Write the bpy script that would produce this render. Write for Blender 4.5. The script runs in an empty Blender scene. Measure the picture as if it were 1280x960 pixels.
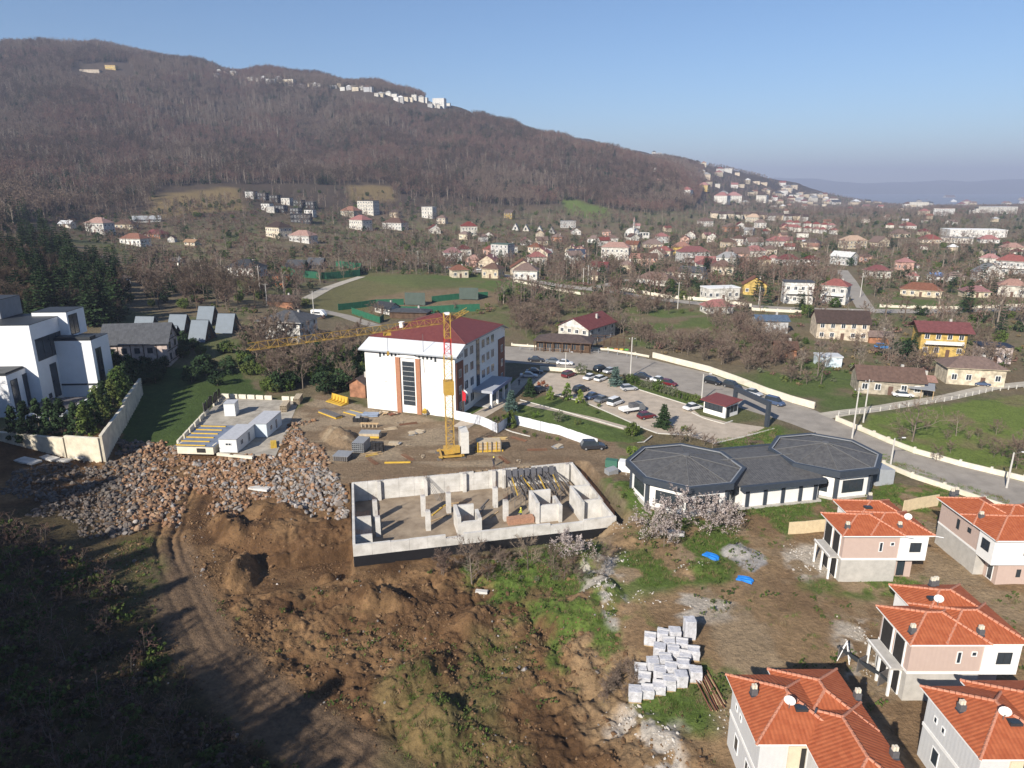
import bpy, bmesh, math, random
import numpy as np
from mathutils import Vector, Matrix
R = math.radians
random.seed(7); rng = np.random.default_rng(11)
SC = bpy.context.scene
COL = SC.collection
# ---------------------------------------------------------------- camera
CAMZ = 45.0; PITCH = R(16.0); FPX = 853.3
cam = bpy.data.cameras.new('camera'); camo = bpy.data.objects.new('camera', cam); COL.objects.link(camo)
camo.location = (0, 0, CAMZ); camo.rotation_euler = (R(90) - PITCH, 0, 0)
cam.sensor_width = 36; cam.lens = 36 * FPX / 1280; cam.clip_start = 0.5; cam.clip_end = 60000
SC.camera = camo
# ---------------------------------------------------------------- sky, sun, exposure
SUN_AZ, SUN_EL = R(33), R(31)            # light travels towards +X+Y, so the sun stands behind and to the left
world = bpy.data.worlds.new('World'); SC.world = world; world.use_nodes = True
wn = world.node_tree.nodes; wl = world.node_tree.links
sky = wn.new('ShaderNodeTexSky'); sky.sky_type = 'NISHITA'; sky.sun_disc = False
sky.sun_elevation = SUN_EL; sky.sun_rotation = R(180) + SUN_AZ
sky.altitude = 100; sky.air_density = 1.0; sky.dust_density = 0.2; sky.ozone_density = 6.0
wl.new(sky.outputs[0], wn['Background'].inputs[0]); wn['Background'].inputs[1].default_value = 0.074
sl = bpy.data.lights.new('sun', 'SUN'); slo = bpy.data.objects.new('sun', sl); COL.objects.link(slo)
sl.energy = 4.9; sl.angle = R(0.5); sl.color = (1.0, 0.925, 0.82)
slo.rotation_euler = (Vector((math.sin(SUN_AZ) * math.cos(SUN_EL), math.cos(SUN_AZ) * math.cos(SUN_EL), -math.sin(SUN_EL)))
                      .to_track_quat('-Z', 'Y').to_euler())
SC.view_settings.view_transform = 'Standard'; SC.view_settings.look = 'None'
SC.view_settings.gamma = 1; SC.view_settings.use_curve_mapping = False
SC.view_settings.exposure = 0.73
SC.cycles.max_bounces = 4; SC.cycles.diffuse_bounces = 2; SC.cycles.glossy_bounces = 2
SC.cycles.transparent_max_bounces = 4; SC.cycles.caustics_reflective = False; SC.cycles.caustics_refractive = False
SC.cycles.use_denoising = True; SC.cycles.volume_bounces = 0

# ---------------------------------------------------------------- picture geometry helpers
_c, _s = math.cos(PITCH), math.sin(PITCH)
def ray(px, py):
    x = (px - 640) / FPX; y = (py - 480) / FPX
    return x, _c - y * _s, -(_s + y * _c)
def P(px, py, z=0.0):
    a, b, d = ray(px, py); t = (z - CAMZ) / d
    return Vector((a * t, b * t, z))
def DP(px, py, Y):
    a, b, d = ray(px, py); t = Y / b
    return Vector((a * t, Y, CAMZ + d * t))

# ---------------------------------------------------------------- materials
MATS = {}
def mat(name, col, rough=0.85, var=0.15, scale=6.0, bump=0.0, bscale=None, metal=0.0, col2=None, spec=0.3, coord='Object', alpha=None):
    """Principled colour broken up by two scales of noise."""
    if name in MATS: return MATS[name]
    m = bpy.data.materials.new(name); m.use_nodes = True; nt = m.node_tree; N, L = nt.nodes, nt.links
    b = N['Principled BSDF']; b.inputs['Roughness'].default_value = rough; b.inputs['Metallic'].default_value = metal
    b.inputs['Specular IOR Level'].default_value = spec
    tc = N.new('ShaderNodeTexCoord')
    src = tc.outputs['Object']
    if coord == 'World':
        g = N.new('ShaderNodeNewGeometry'); src = g.outputs['Position']
    n1 = N.new('ShaderNodeTexNoise'); n1.inputs['Scale'].default_value = scale; n1.inputs['Detail'].default_value = 6
    n1.inputs['Roughness'].default_value = 0.65
    L.new(src, n1.inputs['Vector'])
    rp = N.new('ShaderNodeValToRGB'); e = rp.color_ramp.elements
    c1 = [max(0, c * (1 - var)) for c in col]; c2 = list(col2) if col2 else [min(1, c * (1 + var)) for c in col]
    e[0].position = 0.3; e[0].color = (*c1, 1); e[1].position = 0.7; e[1].color = (*c2, 1)
    L.new(n1.outputs['Fac'], rp.inputs['Fac']); L.new(rp.outputs['Color'], b.inputs['Base Color'])
    if bump:
        n2 = N.new('ShaderNodeTexNoise'); n2.inputs['Scale'].default_value = bscale or scale * 4; n2.inputs['Detail'].default_value = 4
        L.new(src, n2.inputs['Vector'])
        bp = N.new('ShaderNodeBump'); bp.inputs['Strength'].default_value = bump; bp.inputs['Distance'].default_value = 0.1
        L.new(n2.outputs['Fac'], bp.inputs['Height']); L.new(bp.outputs['Normal'], b.inputs['Normal'])
    MATS[name] = m
    return m
def wave_mat(name, col, col2, period, axis='X', rough=0.7, bump=0.5, dist=0.03, var=0.2, metal=0.0, second=None, rnd=0.0):
    """Ribbed or tiled sheet: colour noise plus wave relief along one axis (and a second axis for tile courses)."""
    if name in MATS: return MATS[name]
    m = bpy.data.materials.new(name); m.use_nodes = True; N, L = m.node_tree.nodes, m.node_tree.links
    b = N['Principled BSDF']; b.inputs['Roughness'].default_value = rough; b.inputs['Metallic'].default_value = metal
    b.inputs['Specular IOR Level'].default_value = 0.25
    tc = N.new('ShaderNodeUVMap')
    sp = N.new('ShaderNodeSeparateXYZ'); L.new(tc.outputs['UV'], sp.inputs[0])
    def saw(out, per, kind):
        d = N.new('ShaderNodeMath'); d.operation = 'DIVIDE'; L.new(out, d.inputs[0]); d.inputs[1].default_value = per
        if kind == 'saw':
            f = N.new('ShaderNodeMath'); f.operation = 'FRACT'; L.new(d.outputs[0], f.inputs[0]); return f.outputs[0], d.outputs[0]
        f = N.new('ShaderNodeMath'); f.operation = 'PINGPONG'; L.new(d.outputs[0], f.inputs[0]); f.inputs[1].default_value = 0.5; return f.outputs[0], d.outputs[0]
    h, cell1 = saw(sp.outputs[axis], period, 'ping')
    dark = h
    if second:
        h2, cell2 = saw(sp.outputs['Y' if axis == 'X' else 'X'], second, 'saw')
        ad = N.new('ShaderNodeMath'); ad.operation = 'MULTIPLY_ADD'; L.new(h2, ad.inputs[0]); ad.inputs[1].default_value = -0.9; L.new(h, ad.inputs[2])
        h = ad.outputs[0]
    n1 = N.new('ShaderNodeTexNoise'); n1.inputs['Scale'].default_value = 1.3; n1.inputs['Detail'].default_value = 7
    n1.inputs['Roughness'].default_value = 0.7
    L.new(tc.outputs['UV'], n1.inputs['Vector'])
    fac = n1.outputs['Fac']
    if second:
        fl = N.new('ShaderNodeVectorMath'); fl.operation = 'DIVIDE'; L.new(tc.outputs['UV'], fl.inputs[0])
        fl.inputs[1].default_value = (period, second, 1) if axis == 'X' else (second, period, 1)
        ff = N.new('ShaderNodeVectorMath'); ff.operation = 'FLOOR'; L.new(fl.outputs[0], ff.inputs[0])
        wn_ = N.new('ShaderNodeTexWhiteNoise'); wn_.noise_dimensions = '2D'; L.new(ff.outputs[0], wn_.inputs['Vector'])
        mx = N.new('ShaderNodeMath'); mx.operation = 'MULTIPLY_ADD'; L.new(wn_.outputs['Value'], mx.inputs[0]); mx.inputs[1].default_value = 0.35
        sb = N.new('ShaderNodeMath'); sb.operation = 'SUBTRACT'; L.new(fac, sb.inputs[0]); sb.inputs[1].default_value = 0.17
        L.new(sb.outputs[0], mx.inputs[2]); fac = mx.outputs[0]
    rp = N.new('ShaderNodeValToRGB'); e = rp.color_ramp.elements
    e[0].position = 0.3; e[0].color = (*col, 1); e[1].position = 0.7; e[1].color = (*col2, 1)
    L.new(fac, rp.inputs['Fac']); L.new(rp.outputs['Color'], b.inputs['Base Color'])
    if name.startswith('roof_'):       # roofs of different age
        oi = N.new('ShaderNodeObjectInfo'); hs = N.new('ShaderNodeHueSaturation'); mr = N.new('ShaderNodeMapRange'); mr.inputs[3].default_value = .55; mr.inputs[4].default_value = 1.2; ms = N.new('ShaderNodeMapRange'); ms.inputs[3].default_value = 1.0; ms.inputs[4].default_value = .6
        L.new(oi.outputs['Random'], mr.inputs[0]); L.new(oi.outputs['Random'], ms.inputs[0]); L.new(mr.outputs[0], hs.inputs['Value']); L.new(ms.outputs[0], hs.inputs['Saturation']); L.new(rp.outputs['Color'], hs.inputs['Color']); L.new(hs.outputs[0], b.inputs['Base Color'])
    bp = N.new('ShaderNodeBump'); bp.inputs['Strength'].default_value = bump; bp.inputs['Distance'].default_value = dist
    L.new(h, bp.inputs['Height']); L.new(bp.outputs['Normal'], b.inputs['Normal'])
    MATS[name] = m
    return m

# ---------------------------------------------------------------- mesh helpers
class MB:
    """Collects boxes, prisms, bars and polygons; build() links them as one mesh object."""
    def __init__(s): s.v = []; s.f = []; s.m = []; s.uv = {}
    def poly(s, pts, mi=0, uv=None):
        i = len(s.v); s.v += [tuple(p) for p in pts]; s.f.append(tuple(range(i, i + len(pts)))); s.m.append(mi)
        if uv: s.uv[len(s.f) - 1] = uv
        return s
    def hexa(s, p, mi=0):
        i = len(s.v); s.v += [tuple(q) for q in p]
        for q in ((3, 2, 1, 0), (4, 5, 6, 7), (0, 1, 5, 4), (1, 2, 6, 5), (2, 3, 7, 6), (3, 0, 4, 7)):
            s.f.append(tuple(i + k for k in q)); s.m.append(mi)
        return s
    def box(s, x0, y0, z0, x1, y1, z1, mi=0):
        return s.hexa(((x0, y0, z0), (x1, y0, z0), (x1, y1, z0), (x0, y1, z0), (x0, y0, z1), (x1, y0, z1), (x1, y1, z1), (x0, y1, z1)), mi)
    def cbox(s, c, d, mi=0, rz=0.0):
        ca, sa = math.cos(rz), math.sin(rz); x, y, z = c; a, b, h = d[0] / 2, d[1] / 2, d[2] / 2
        pts = []
        for zz in (-h, h):
            for u, w in ((-a, -b), (a, -b), (a, b), (-a, b)): pts.append((x + u * ca - w * sa, y + u * sa + w * ca, z + zz))
        return s.hexa(pts, mi)
    def prism(s, pts, z0, z1, mi=0, top=None):
        n = len(pts); i = len(s.v)
        s.v += [(p[0], p[1], z0) for p in pts] + [(p[0], p[1], z1) for p in pts]
        for k in range(n):
            j = (k + 1) % n; s.f.append((i + k, i + j, i + n + j, i + n + k)); s.m.append(mi)
        s.f.append(tuple(i + k for k in reversed(range(n)))); s.m.append(mi)
        s.f.append(tuple(i + n + k for k in range(n))); s.m.append(mi if top is None else top)
        return s
    def tube(s, p, q, r0, r1=None, n=6, mi=0, caps=True):
        p = Vector(p); q = Vector(q); r1 = r0 if r1 is None else r1
        d = q - p
        if d.length < 1e-6: return s
        d.normalize(); a = d.orthogonal().normalized(); b = d.cross(a); i = len(s.v)
        for c, r in ((p, r0), (q, r1)):
            for k in range(n):
                t = 2 * math.pi * k / n; s.v.append(tuple(c + a * (r * math.cos(t)) + b * (r * math.sin(t))))
        for k in range(n):
            j = (k + 1) % n; s.f.append((i + k, i + j, i + n + j, i + n + k)); s.m.append(mi)
        if caps:
            s.f.append(tuple(i + k for k in reversed(range(n)))); s.m.append(mi)
            s.f.append(tuple(i + n + k for k in range(n))); s.m.append(mi)
        return s
    def bar(s, p, q, w, mi=0):
        return s.tube(p, q, w * 0.7071, n=4, mi=mi)
    def mesh(s, name, mats, smooth=False):
        me = bpy.data.meshes.new(name); me.from_pydata(s.v, [], s.f)
        for m in (mats if isinstance(mats, (list, tuple)) else [mats]): me.materials.append(m)
        me.polygons.foreach_set('material_index', s.m)
        if smooth: me.polygons.foreach_set('use_smooth', [True] * len(s.f))
        if s.uv:
            ul = me.uv_layers.new(name='UVMap')
            for fi, uv in s.uv.items():
                st = me.polygons[fi].loop_start
                for k, q in enumerate(uv): ul.data[st + k].uv = q
        me.validate(clean_customdata=False); return me
    def build(s, name, mats, parent=None, loc=(0, 0, 0), rz=0.0, smooth=False):
        return ob(name, s.mesh(name, mats, smooth), parent, loc, rz)
def ob(name, me, parent=None, loc=(0, 0, 0), rz=0.0, scale=None):
    o = bpy.data.objects.new(name, me); COL.objects.link(o)
    if parent: o.parent = parent
    o.location = loc; o.rotation_euler = (0, 0, rz)
    if scale is not None: o.scale = scale if isinstance(scale, (tuple, list)) else (scale,) * 3
    return o
def tag(o, label=None, cat=None, group=None, kind=None):
    if label: o['label'] = label
    if cat: o['category'] = cat
    if group: o['group'] = group
    if kind: o['kind'] = kind
    return o
def thing(name, label, cat, loc=(0, 0, 0), rz=0.0, group=None, scale=None):
    return tag(ob(name, None, None, loc, rz, scale), label, cat, group)
def copy_tree(o, parent=None):
    c = o.copy(); COL.objects.link(c); c.parent = parent
    for ch in o.children: copy_tree(ch, c)
    return c
UNIT = MB().box(-.5, -.5, 0, .5, .5, 1)
_unit = {}
def unit_box(m):
    if m.name not in _unit: _unit[m.name] = UNIT.mesh('box_' + m.name, m)
    return _unit[m.name]

# ---------------------------------------------------------------- value noise (numpy)
def vnoise(x, y, seed=0):
    xi = np.floor(x).astype(np.int64); yi = np.floor(y).astype(np.int64); fx = x - xi; fy = y - yi
    def h(a, b):
        n = (a * 374761393 + b * 668265263 + seed * 1442695041) & 0xffffffff
        n = ((n ^ (n >> 13)) * 1274126177) & 0xffffffff
        return ((n ^ (n >> 16)) & 0xffff) / 65535.0
    u = fx * fx * (3 - 2 * fx); v = fy * fy * (3 - 2 * fy)
    return (h(xi, yi) * (1 - u) + h(xi + 1, yi) * u) * (1 - v) + (h(xi, yi + 1) * (1 - u) + h(xi + 1, yi + 1) * u) * v
def fbm(x, y, sc, oct=4, seed=0, gain=0.5):
    t = 0; a = 1.0; n = 0; f = 1.0 / sc
    for k in range(oct):
        t = t + a * vnoise(x * f + 17.3 * k, y * f - 9.1 * k, seed + k); n += a; a *= gain; f *= 2.03
    return t / n
def sstep(a, b, x):
    t = np.clip((x - a) / (b - a), 0, 1); return t * t * (3 - 2 * t)
def seg_dist(x, y, pts):
    """distance to a polyline and arclength of the nearest point"""
    best = np.full(np.shape(x), 1e9); arc = np.zeros(np.shape(x)); s0 = 0.0; side = np.zeros(np.shape(x))
    for (ax, ay), (bx, by) in zip(pts[:-1], pts[1:]):
        dx, dy = bx - ax, by - ay; l2 = dx * dx + dy * dy; l = math.sqrt(l2)
        t = np.clip(((x - ax) * dx + (y - ay) * dy) / l2, 0, 1)
        d = np.hypot(x - ax - t * dx, y - ay - t * dy); k = d < best
        best = np.where(k, d, best); arc = np.where(k, s0 + t * l, arc)
        side = np.where(k, ((x - ax) * dy - (y - ay) * dx) / l, side); s0 += l
    return best, arc, side
def inpoly(x, y, pts):
    r = np.zeros(np.shape(x), bool); n = len(pts)
    for k in range(n):
        (x0, y0), (x1, y1) = pts[k][:2], pts[(k + 1) % n][:2]
        if y0 == y1: continue
        c = ((y0 > y) != (y1 > y)) & (x < (x1 - x0) * (y - y0) / (y1 - y0) + x0); r ^= c
    return r
def poly_soft(x, y, pts, soft):
    """1 inside the polygon, fading to 0 over `soft` metres outside"""
    x = np.asarray(x, float); y = np.asarray(y, float); xs = [p[0] for p in pts]; ys = [p[1] for p in pts]; o = np.zeros(x.shape)
    k = (x > min(xs) - soft) & (x < max(xs) + soft) & (y > min(ys) - soft) & (y < max(ys) + soft)
    if k.any():
        a, b = x[k], y[k]; d, _, _ = seg_dist(a, b, [p[:2] for p in pts] + [pts[0][:2]]); o[k] = np.where(inpoly(a, b, pts), 1.0, 1 - sstep(0, soft, d))
    return o
def PX(pts, z=0.0): return [tuple(P(a, b, z)[:2]) for a, b in pts]
# ================================================================ terrain
CTRL = []
def cz(x, y, z): CTRL.append((x, y, z))
def cp(px, py, Y): v = DP(px, py, Y); CTRL.append((v.x, v.y, v.z))
# around the site, z = 0 is the crane yard
for a in [(0, 25, -3.5), (0, 45, -3.3), (-10, 55, -3.6), (-8, 70, -3.2), (-20, 70, -3.8), (-30, 60, -3.8), (-36, 80, -3.6), (-44, 95, -2.6), (-36, 96, -2.2),
          (6, 66, -2.2), (12, 72, -0.6), (9, 50, -2.2), (14, 48, -0.6), (18, 60, 0), (22, 76, 0), (40, 40, 0), (25, 25, -0.5), (40, 60, 0), (40, 75, 0),
          (60, 60, 0), (75, 75, 0.3), (60, 40, 0), (90, 60, 0.5), (-2, 80, -2.6), (6, 80, -2.0), (16, 84, -0.6), (20, 92, 0),
          (-11, 111, 0), (10, 116, 0), (-30, 112, 0), (-28, 104, 0), (30, 96, 0), (50, 101, 0), (62, 100, 0), (72, 95, -0.2), (25, 110, 0), (30, 128, -0.3),
          (10, 150, -0.5), (25, 165, -1), (50, 145, -0.6), (62, 125, -0.3), (-20, 145, 0), (-30, 165, -0.5), (0, 175, -0.8), (5, 195, -1.2),
          (-45, 113, 0), (-62, 116, 0), (-48, 140, 0), (-66, 140, 0), (-75, 125, 0), (-78, 112, 0), (-80, 145, 0), (-60, 160, 0), (-55, 105, -1.8), (-70, 100, -1.2),
          (-90, 100, 1.0), (-60, 80, -1.5), (-75, 75, 2), (-60, 55, -0.5), (-100, 70, 9), (-46, 40, 0.5), (-36, 34, 0), (-95, 122, 3), (-120, 110, 6), (-100, 150, 3),
          (-25, 20, -1), (-47, 20, 9), (-36, 6, 8), (-75, 42, 12), (-55, 15, 13), (-80, 10, 19), (-40, -10, 11), (-20, -15, 4), (-70, -40, 20), (0, -30, -1), (-20, -60, 8), (30, -30, 0), (40, 0, 0),
          (0, -150, 20), (150, -150, 15), (-150, -150, 40), (-200, 0, 45), (-150, 60, 28), (-140, 130, 9), (-170, 180, 14), (200, 0, 3), (150, 60, 2), (130, 100, 1),
          (-400, -200, 90), (-400, 100, 80), (300, -300, 30), (0, -500, 60), (-1000, 0, 200), (0, -1500, 100), (1500, 0, 10), (-1000, -1000, 200), (1500, -1500, 60)]: cz(*a)
# middle distance and valley (picture position + how far away it is)
for a in [(640, 430, 205), (760, 420, 215), (900, 440, 190), (1040, 480, 160), (1200, 520, 135), (1270, 560, 118), (1200, 470, 170), (1100, 430, 205), (1270, 430, 210),
          (350, 420, 200), (250, 425, 190), (180, 430, 180), (420, 400, 235), (520, 385, 262), (600, 392, 250), (700, 400, 240), (520, 355, 305), (420, 352, 320), (330, 372, 260),
          (300, 348, 300), (200, 340, 330), (80, 330, 300), (0, 330, 260), (640, 350, 330), (760, 365, 290), (900, 378, 268), (1080, 388, 255), (1270, 385, 262),
          (580, 328, 430), (480, 320, 440), (700, 335, 410), (860, 345, 370), (1000, 350, 350), (1200, 350, 355), (640, 300, 560), (800, 299, 640), (920, 300, 620), (1060, 300, 640), (1250, 300, 660),
          (460, 300, 540), (340, 300, 480), (200, 305, 450), (130, 290, 470), (40, 285, 420), (460, 266, 720), (535, 270, 730), (610, 280, 700), (640, 265, 850), (740, 270, 850), (840, 272, 900),
          (320, 262, 640), (250, 268, 590), (160, 265, 600), (920, 275, 900), (1000, 280, 850), (1150, 278, 900), (1270, 276, 950), (960, 262, 1250), (1080, 264, 1500), (1270, 262, 1600),
          (1000, 251, 2200), (1100, 255, 2500), (1270, 256, 2700), (870, 256, 1150), (900, 244, 1500)]: cp(*a)
# wooded hill: ridge, flanks and the second ridge behind its end
for a in [(-400, 44, 1350), (-150, 45, 1450), (0, 47, 1500), (60, 47, 1500), (130, 53, 1520), (190, 60, 1560), (250, 68, 1600), (330, 82, 1620), (400, 94, 1640), (470, 98, 1640), (520, 107, 1600), (580, 127, 1560),
          (640, 144, 1520), (700, 161, 1450), (760, 178, 1380), (800, 196, 1300), (840, 222, 1220), (868, 244, 1150),
          (-300, 150, 900), (0, 150, 1050), (120, 120, 1200), (220, 150, 1150), (400, 180, 1200), (300, 120, 1350), (520, 160, 1300), (640, 200, 1180), (760, 232, 1080), (560, 220, 1020), (680, 240, 1000), (0, 225, 620), (120, 230, 720),
          (220, 220, 800), (400, 228, 860), (480, 205, 1000), (-250, 250, 420), (0, 190, 800), (800, 255, 1000)]: cp(a[0], a[1] + ((8 + 9 * max(0, min(1, (380 - a[0]) / 200))) if a[1] < 200 and a[2] > 1290 else 0), a[2])
for px, py, Y, dz in [(-400, 44, 1350, 40), (0, 47, 1500, 60), (250, 68, 1600, 60), (470, 98, 1640, 60), (640, 144, 1520, 70), (760, 178, 1380, 60)]:
    v = DP(px, py, Y); cz(v.x * 1.3, v.y * 1.3, v.z - dz)
for a in [(800, 184, 2300), (850, 195, 2250), (900, 207, 2200), (950, 221, 2200), (1000, 235, 2250), (1040, 246, 2300), (900, 230, 1750), (960, 245, 1700), (740, 172, 2500), (640, 160, 2700)]: cp(*a)
for px, py, Y in [(850, 197, 2250), (950, 223, 2250), (740, 175, 2500)]:
    v = DP(px, py, Y); cz(v.x * 1.35, v.y * 1.35, v.z - 60)
for a in [(900, 3600, -36), (2000, 3300, -36), (3500, 2600, -30), (0, 4500, 40), (-2000, 4000, 250), (-2500, 1500, 300), (2500, 5000, -60), (1200, 6000, -60), (6000, 6000, -60), (6000, 2000, -40), (-6000, 6000, 300), (0, 13000, -60), (9000, 10000, -60), (-9000, 9000, 200), (-9000, -9000, 200), (9000, -9000, 50)]: cz(*a)
CTRL = np.array(CTRL)
def warp(x, y):
    r = np.hypot(x, y) + 1e-6; f = np.log(1 + r / 30) / r; return x * f, y * f
_cq = np.stack(warp(CTRL[:, 0], CTRL[:, 1]), 1); _n = len(CTRL); _C2 = 0.06 ** 2
_A = np.zeros((_n + 3, _n + 3)); _d2 = ((_cq[:, None] - _cq[None]) ** 2).sum(-1)
_A[:_n, :_n] = np.sqrt(_d2 + _C2) - np.eye(_n) * 0.004; _A[:_n, _n] = _A[_n, :_n] = 1; _A[:_n, _n + 1:] = _cq; _A[_n + 1:, :_n] = _cq.T
_w = np.linalg.solve(_A, np.append(CTRL[:, 2], [0, 0, 0]))
def base_h(x, y):
    sh = np.shape(x); x = np.ravel(x).astype(float); y = np.ravel(y).astype(float); u, v = warp(x, y)
    o = _w[_n] + _w[_n + 1] * u + _w[_n + 2] * v
    for k in range(_n): o += _w[k] * np.sqrt((u - _cq[k, 0]) ** 2 + (v - _cq[k, 1]) ** 2 + _C2)
    return o.reshape(sh)

# basement frame: u runs along the back wall, v towards the foreground
BO = (-25.5, 100.0); BU = (0.9739, 0.2270); BV = (0.2270, -0.9739); BL, BW = 36.8, 20.3
BR = math.atan2(BU[1], BU[0])
def buv(x, y): return (x - BO[0]) * BU[0] + (y - BO[1]) * BU[1], (x - BO[0]) * BV[0] + (y - BO[1]) * BV[1]
def bxy(u, v): return BO[0] + u * BU[0] + v * BV[0], BO[1] + u * BU[1] + v * BV[1]

TRACK = PX([(228, 628), (205, 680), (222, 740), (258, 810), (330, 880), (430, 945), (520, 1010), (600, 1080)], -3.8)
BANK = PX([(672, 735), (700, 780), (760, 850), (830, 920), (900, 985)], -1)
ROAD_U = PX([(600, 431), (640, 433), (740, 437), (814, 449), (886, 466), (957, 493), (1018, 512), (1075, 539), (1143, 567), (1280, 602), (1420, 632)], -0.5)
ROAD_L = PX([(600, 452), (640, 453), (731, 461), (779, 468), (872, 494), (930, 511), (983, 527), (1059, 556), (1100, 578), (1180, 607), (1280, 640), (1420, 690)], -0.5)
YARD = PX([(455, 512), (570, 530), (640, 548), (760, 552), (792, 590), (730, 588), (715, 577), (440, 602), (380, 590), (370, 520), (400, 495)])
PLATF = [(-60.8, 116.2), (-41.2, 110.6), (-46.9, 143.5), (-65.0, 146.0)]
TERR = [(-150, 128), (-92, 115.0), (-71.3, 110.4), (-83, 145.5), (-100, 152), (-150, 152)]     # villa terrace
LOT = PX([(640, 470), (668, 459), (735, 466), (790, 480), (880, 505), (905, 517), (960, 545), (900, 556), (860, 560), (800, 548), (700, 510), (650, 498)], -0.4)
MOUND = {}
def blob(x, y, cx, cy, rx, ry, rot, h, p=2.0):
    ca, sa = math.cos(rot), math.sin(rot); dx, dy = x - cx, y - cy
    d = np.sqrt(((dx * ca + dy * sa) / rx) ** 2 + ((-dx * sa + dy * ca) / ry) ** 2)
    return h * np.clip(1 - d ** p, 0, 1) ** 1.2
def far_h(x, y):
    r = np.hypot(x, y); h = base_h(x, y)
    return h + (fbm(x, y, 60, 4, 3) - 0.5) * 10 * sstep(420, 1100, r) + (fbm(x, y, 420, 4, 9) - 0.5) * 45 * sstep(700, 1400, r) * sstep(20, 80, h)
def height(x, y):
    x = np.asarray(x, float); y = np.asarray(y, float); sh = x.shape; x = x.ravel(); y = y.ravel(); r = np.hypot(x, y); h = far_h(x, y); k = (r < 262) | ((r < 420) & (y < 200))
    if k.any(): h[k] = near_h(x[k], y[k], h[k])
    return h.reshape(sh)
def near_h(x, y, h):
    r = np.hypot(x, y)
    near = 1 - sstep(150, 260, r)
    # building yard and other made ground are flat
    yd = poly_soft(x, y, YARD, 4); h = h * (1 - yd) + yd * (0.0 + (fbm(x, y, 5, 3, 5) - .5) * 0.25)
    # churned mud in front of the basement
    u, v = buv(x, y)
    mud = sstep(21.5, 24.5, v) * near * sstep(-70, -45, x) * (1 - sstep(-4, 4, (x - 6) - (75 - y) * 0.30)) * sstep(15, 30, r)
    pile = sstep(-26, -3, u) * (1 - sstep(-1.5, -0.2, u)) * sstep(4, 9, v) * (1 - sstep(22, 25, v))
    mud = np.maximum(mud, pile)
    rough = (fbm(x, y, 7, 5, 21, .55) - .5) * 2.2 + (np.abs(fbm(x + 3, y, 3.2, 4, 33, .6) - .5)) * -2.4 + (fbm(x, y, 1.1, 3, 4, .6) - .5) * 1.0
    str_ = fbm((x * .82 + y * .57) * .35, (y * .82 - x * .57) * 2.2, 4.5, 3, 64) - .5
    rough = rough * .8 + str_ * 1.1 - .45 * np.clip(1 - np.abs(fbm(x, y * .8, 7, 3, 61) - .5) * 18, 0, 1) - .25 * np.clip(1 - np.abs(fbm(x * .7, y, 3.5, 3, 62) - .5) * 16, 0, 1) + .2 * sstep(.55, .62, fbm(x, y, 2.4, 3, 63)) + (fbm(x, y, .7, 2, 65) - .5) * .45
    h = h + rough * mud * 0.8
    for (tr, w, amp) in ((TRACK, 3.6, 1.7),):
        d, arc, side = seg_dist(x, y, tr); m = (1 - sstep(w * .7, w * 1.5, d)) * sstep(15, 30, r)
        amp = amp * (1 - .75 * sstep(14, 26, arc)); side = side + (fbm(arc, arc * 0 + side * .2, 5, 3, 77) - .5) * 1.6 * (1 - sstep(20, 30, arc))
        rut = -0.28 * (np.exp(-((np.abs(side) - 1.0) / .35) ** 2)) + 0.12 * np.exp(-((np.abs(side) - w) / .6) ** 2) - 0.16 * np.exp(-((side + 2.1) / .3) ** 2) + 0.04 * np.sin(arc * 3.2)
        h = np.where(m > 0, h - m * (.7 + .25 * sstep(14, 26, arc)) * rough * mud * .8 + rut * m * amp, h)
    # sun-baked bank between the mud and the grass with pallets
    d, arc, side = seg_dist(x, y, BANK); h = h + 0.55 * np.exp(-(d / 0.9) ** 2) * (fbm(x, y, 3, 3, 8)) - .35 * np.exp(-((side - 1.6) / .6) ** 2) * (d < 4)
    # dug hole beside the basement's end wall, spoil bank behind it
    hole = sstep(-14.5, -12.8, u + .35 * (v - 17)) * (1 - sstep(-.4, 0, u)) * sstep(14.5, 16, v) * (1 - sstep(21.5, 23, v)); h = h * (1 - hole) + hole * (-4.7 + (fbm(x, y, 2, 3, 2) - .5) * .3)
    h = h + blob(x, y, *bxy(-10, 9.5), 10, 4.2, BR - .25, 1.7) * (.7 + .6 * fbm(x, y, 3, 4, 6)) + blob(x, y, *bxy(-14.5, 17.5), 2.2, 4.5, .3, 2.4) * (.6 + .8 * fbm(x, y, 1.6, 4, 16)) + blob(x, y, *bxy(-3.4, 21.2), 1.6, 1.2, .3, 1.6)
    fr = sstep(-.5, .3, u) * (1 - sstep(33, 37, u)) * sstep(20.0, 20.4, v) * (1 - sstep(21.6, 24.5, v)); h = h * (1 - fr) + fr * (-3.1 + .05 * fbm(x, y, 1, 2, 1))
    rt = sstep(36.6, 37.2, u) * (1 - sstep(38.2, 39.6, u)) * sstep(-.5, 1, v) * (1 - sstep(19, 22, v)); h = h * (1 - rt) + rt * (-2.6)
    pit = (u > -.1) & (u < BL + .1) & (v > -.1) & (v < BW + .05); h = np.where(pit, -3.25, h)
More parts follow.
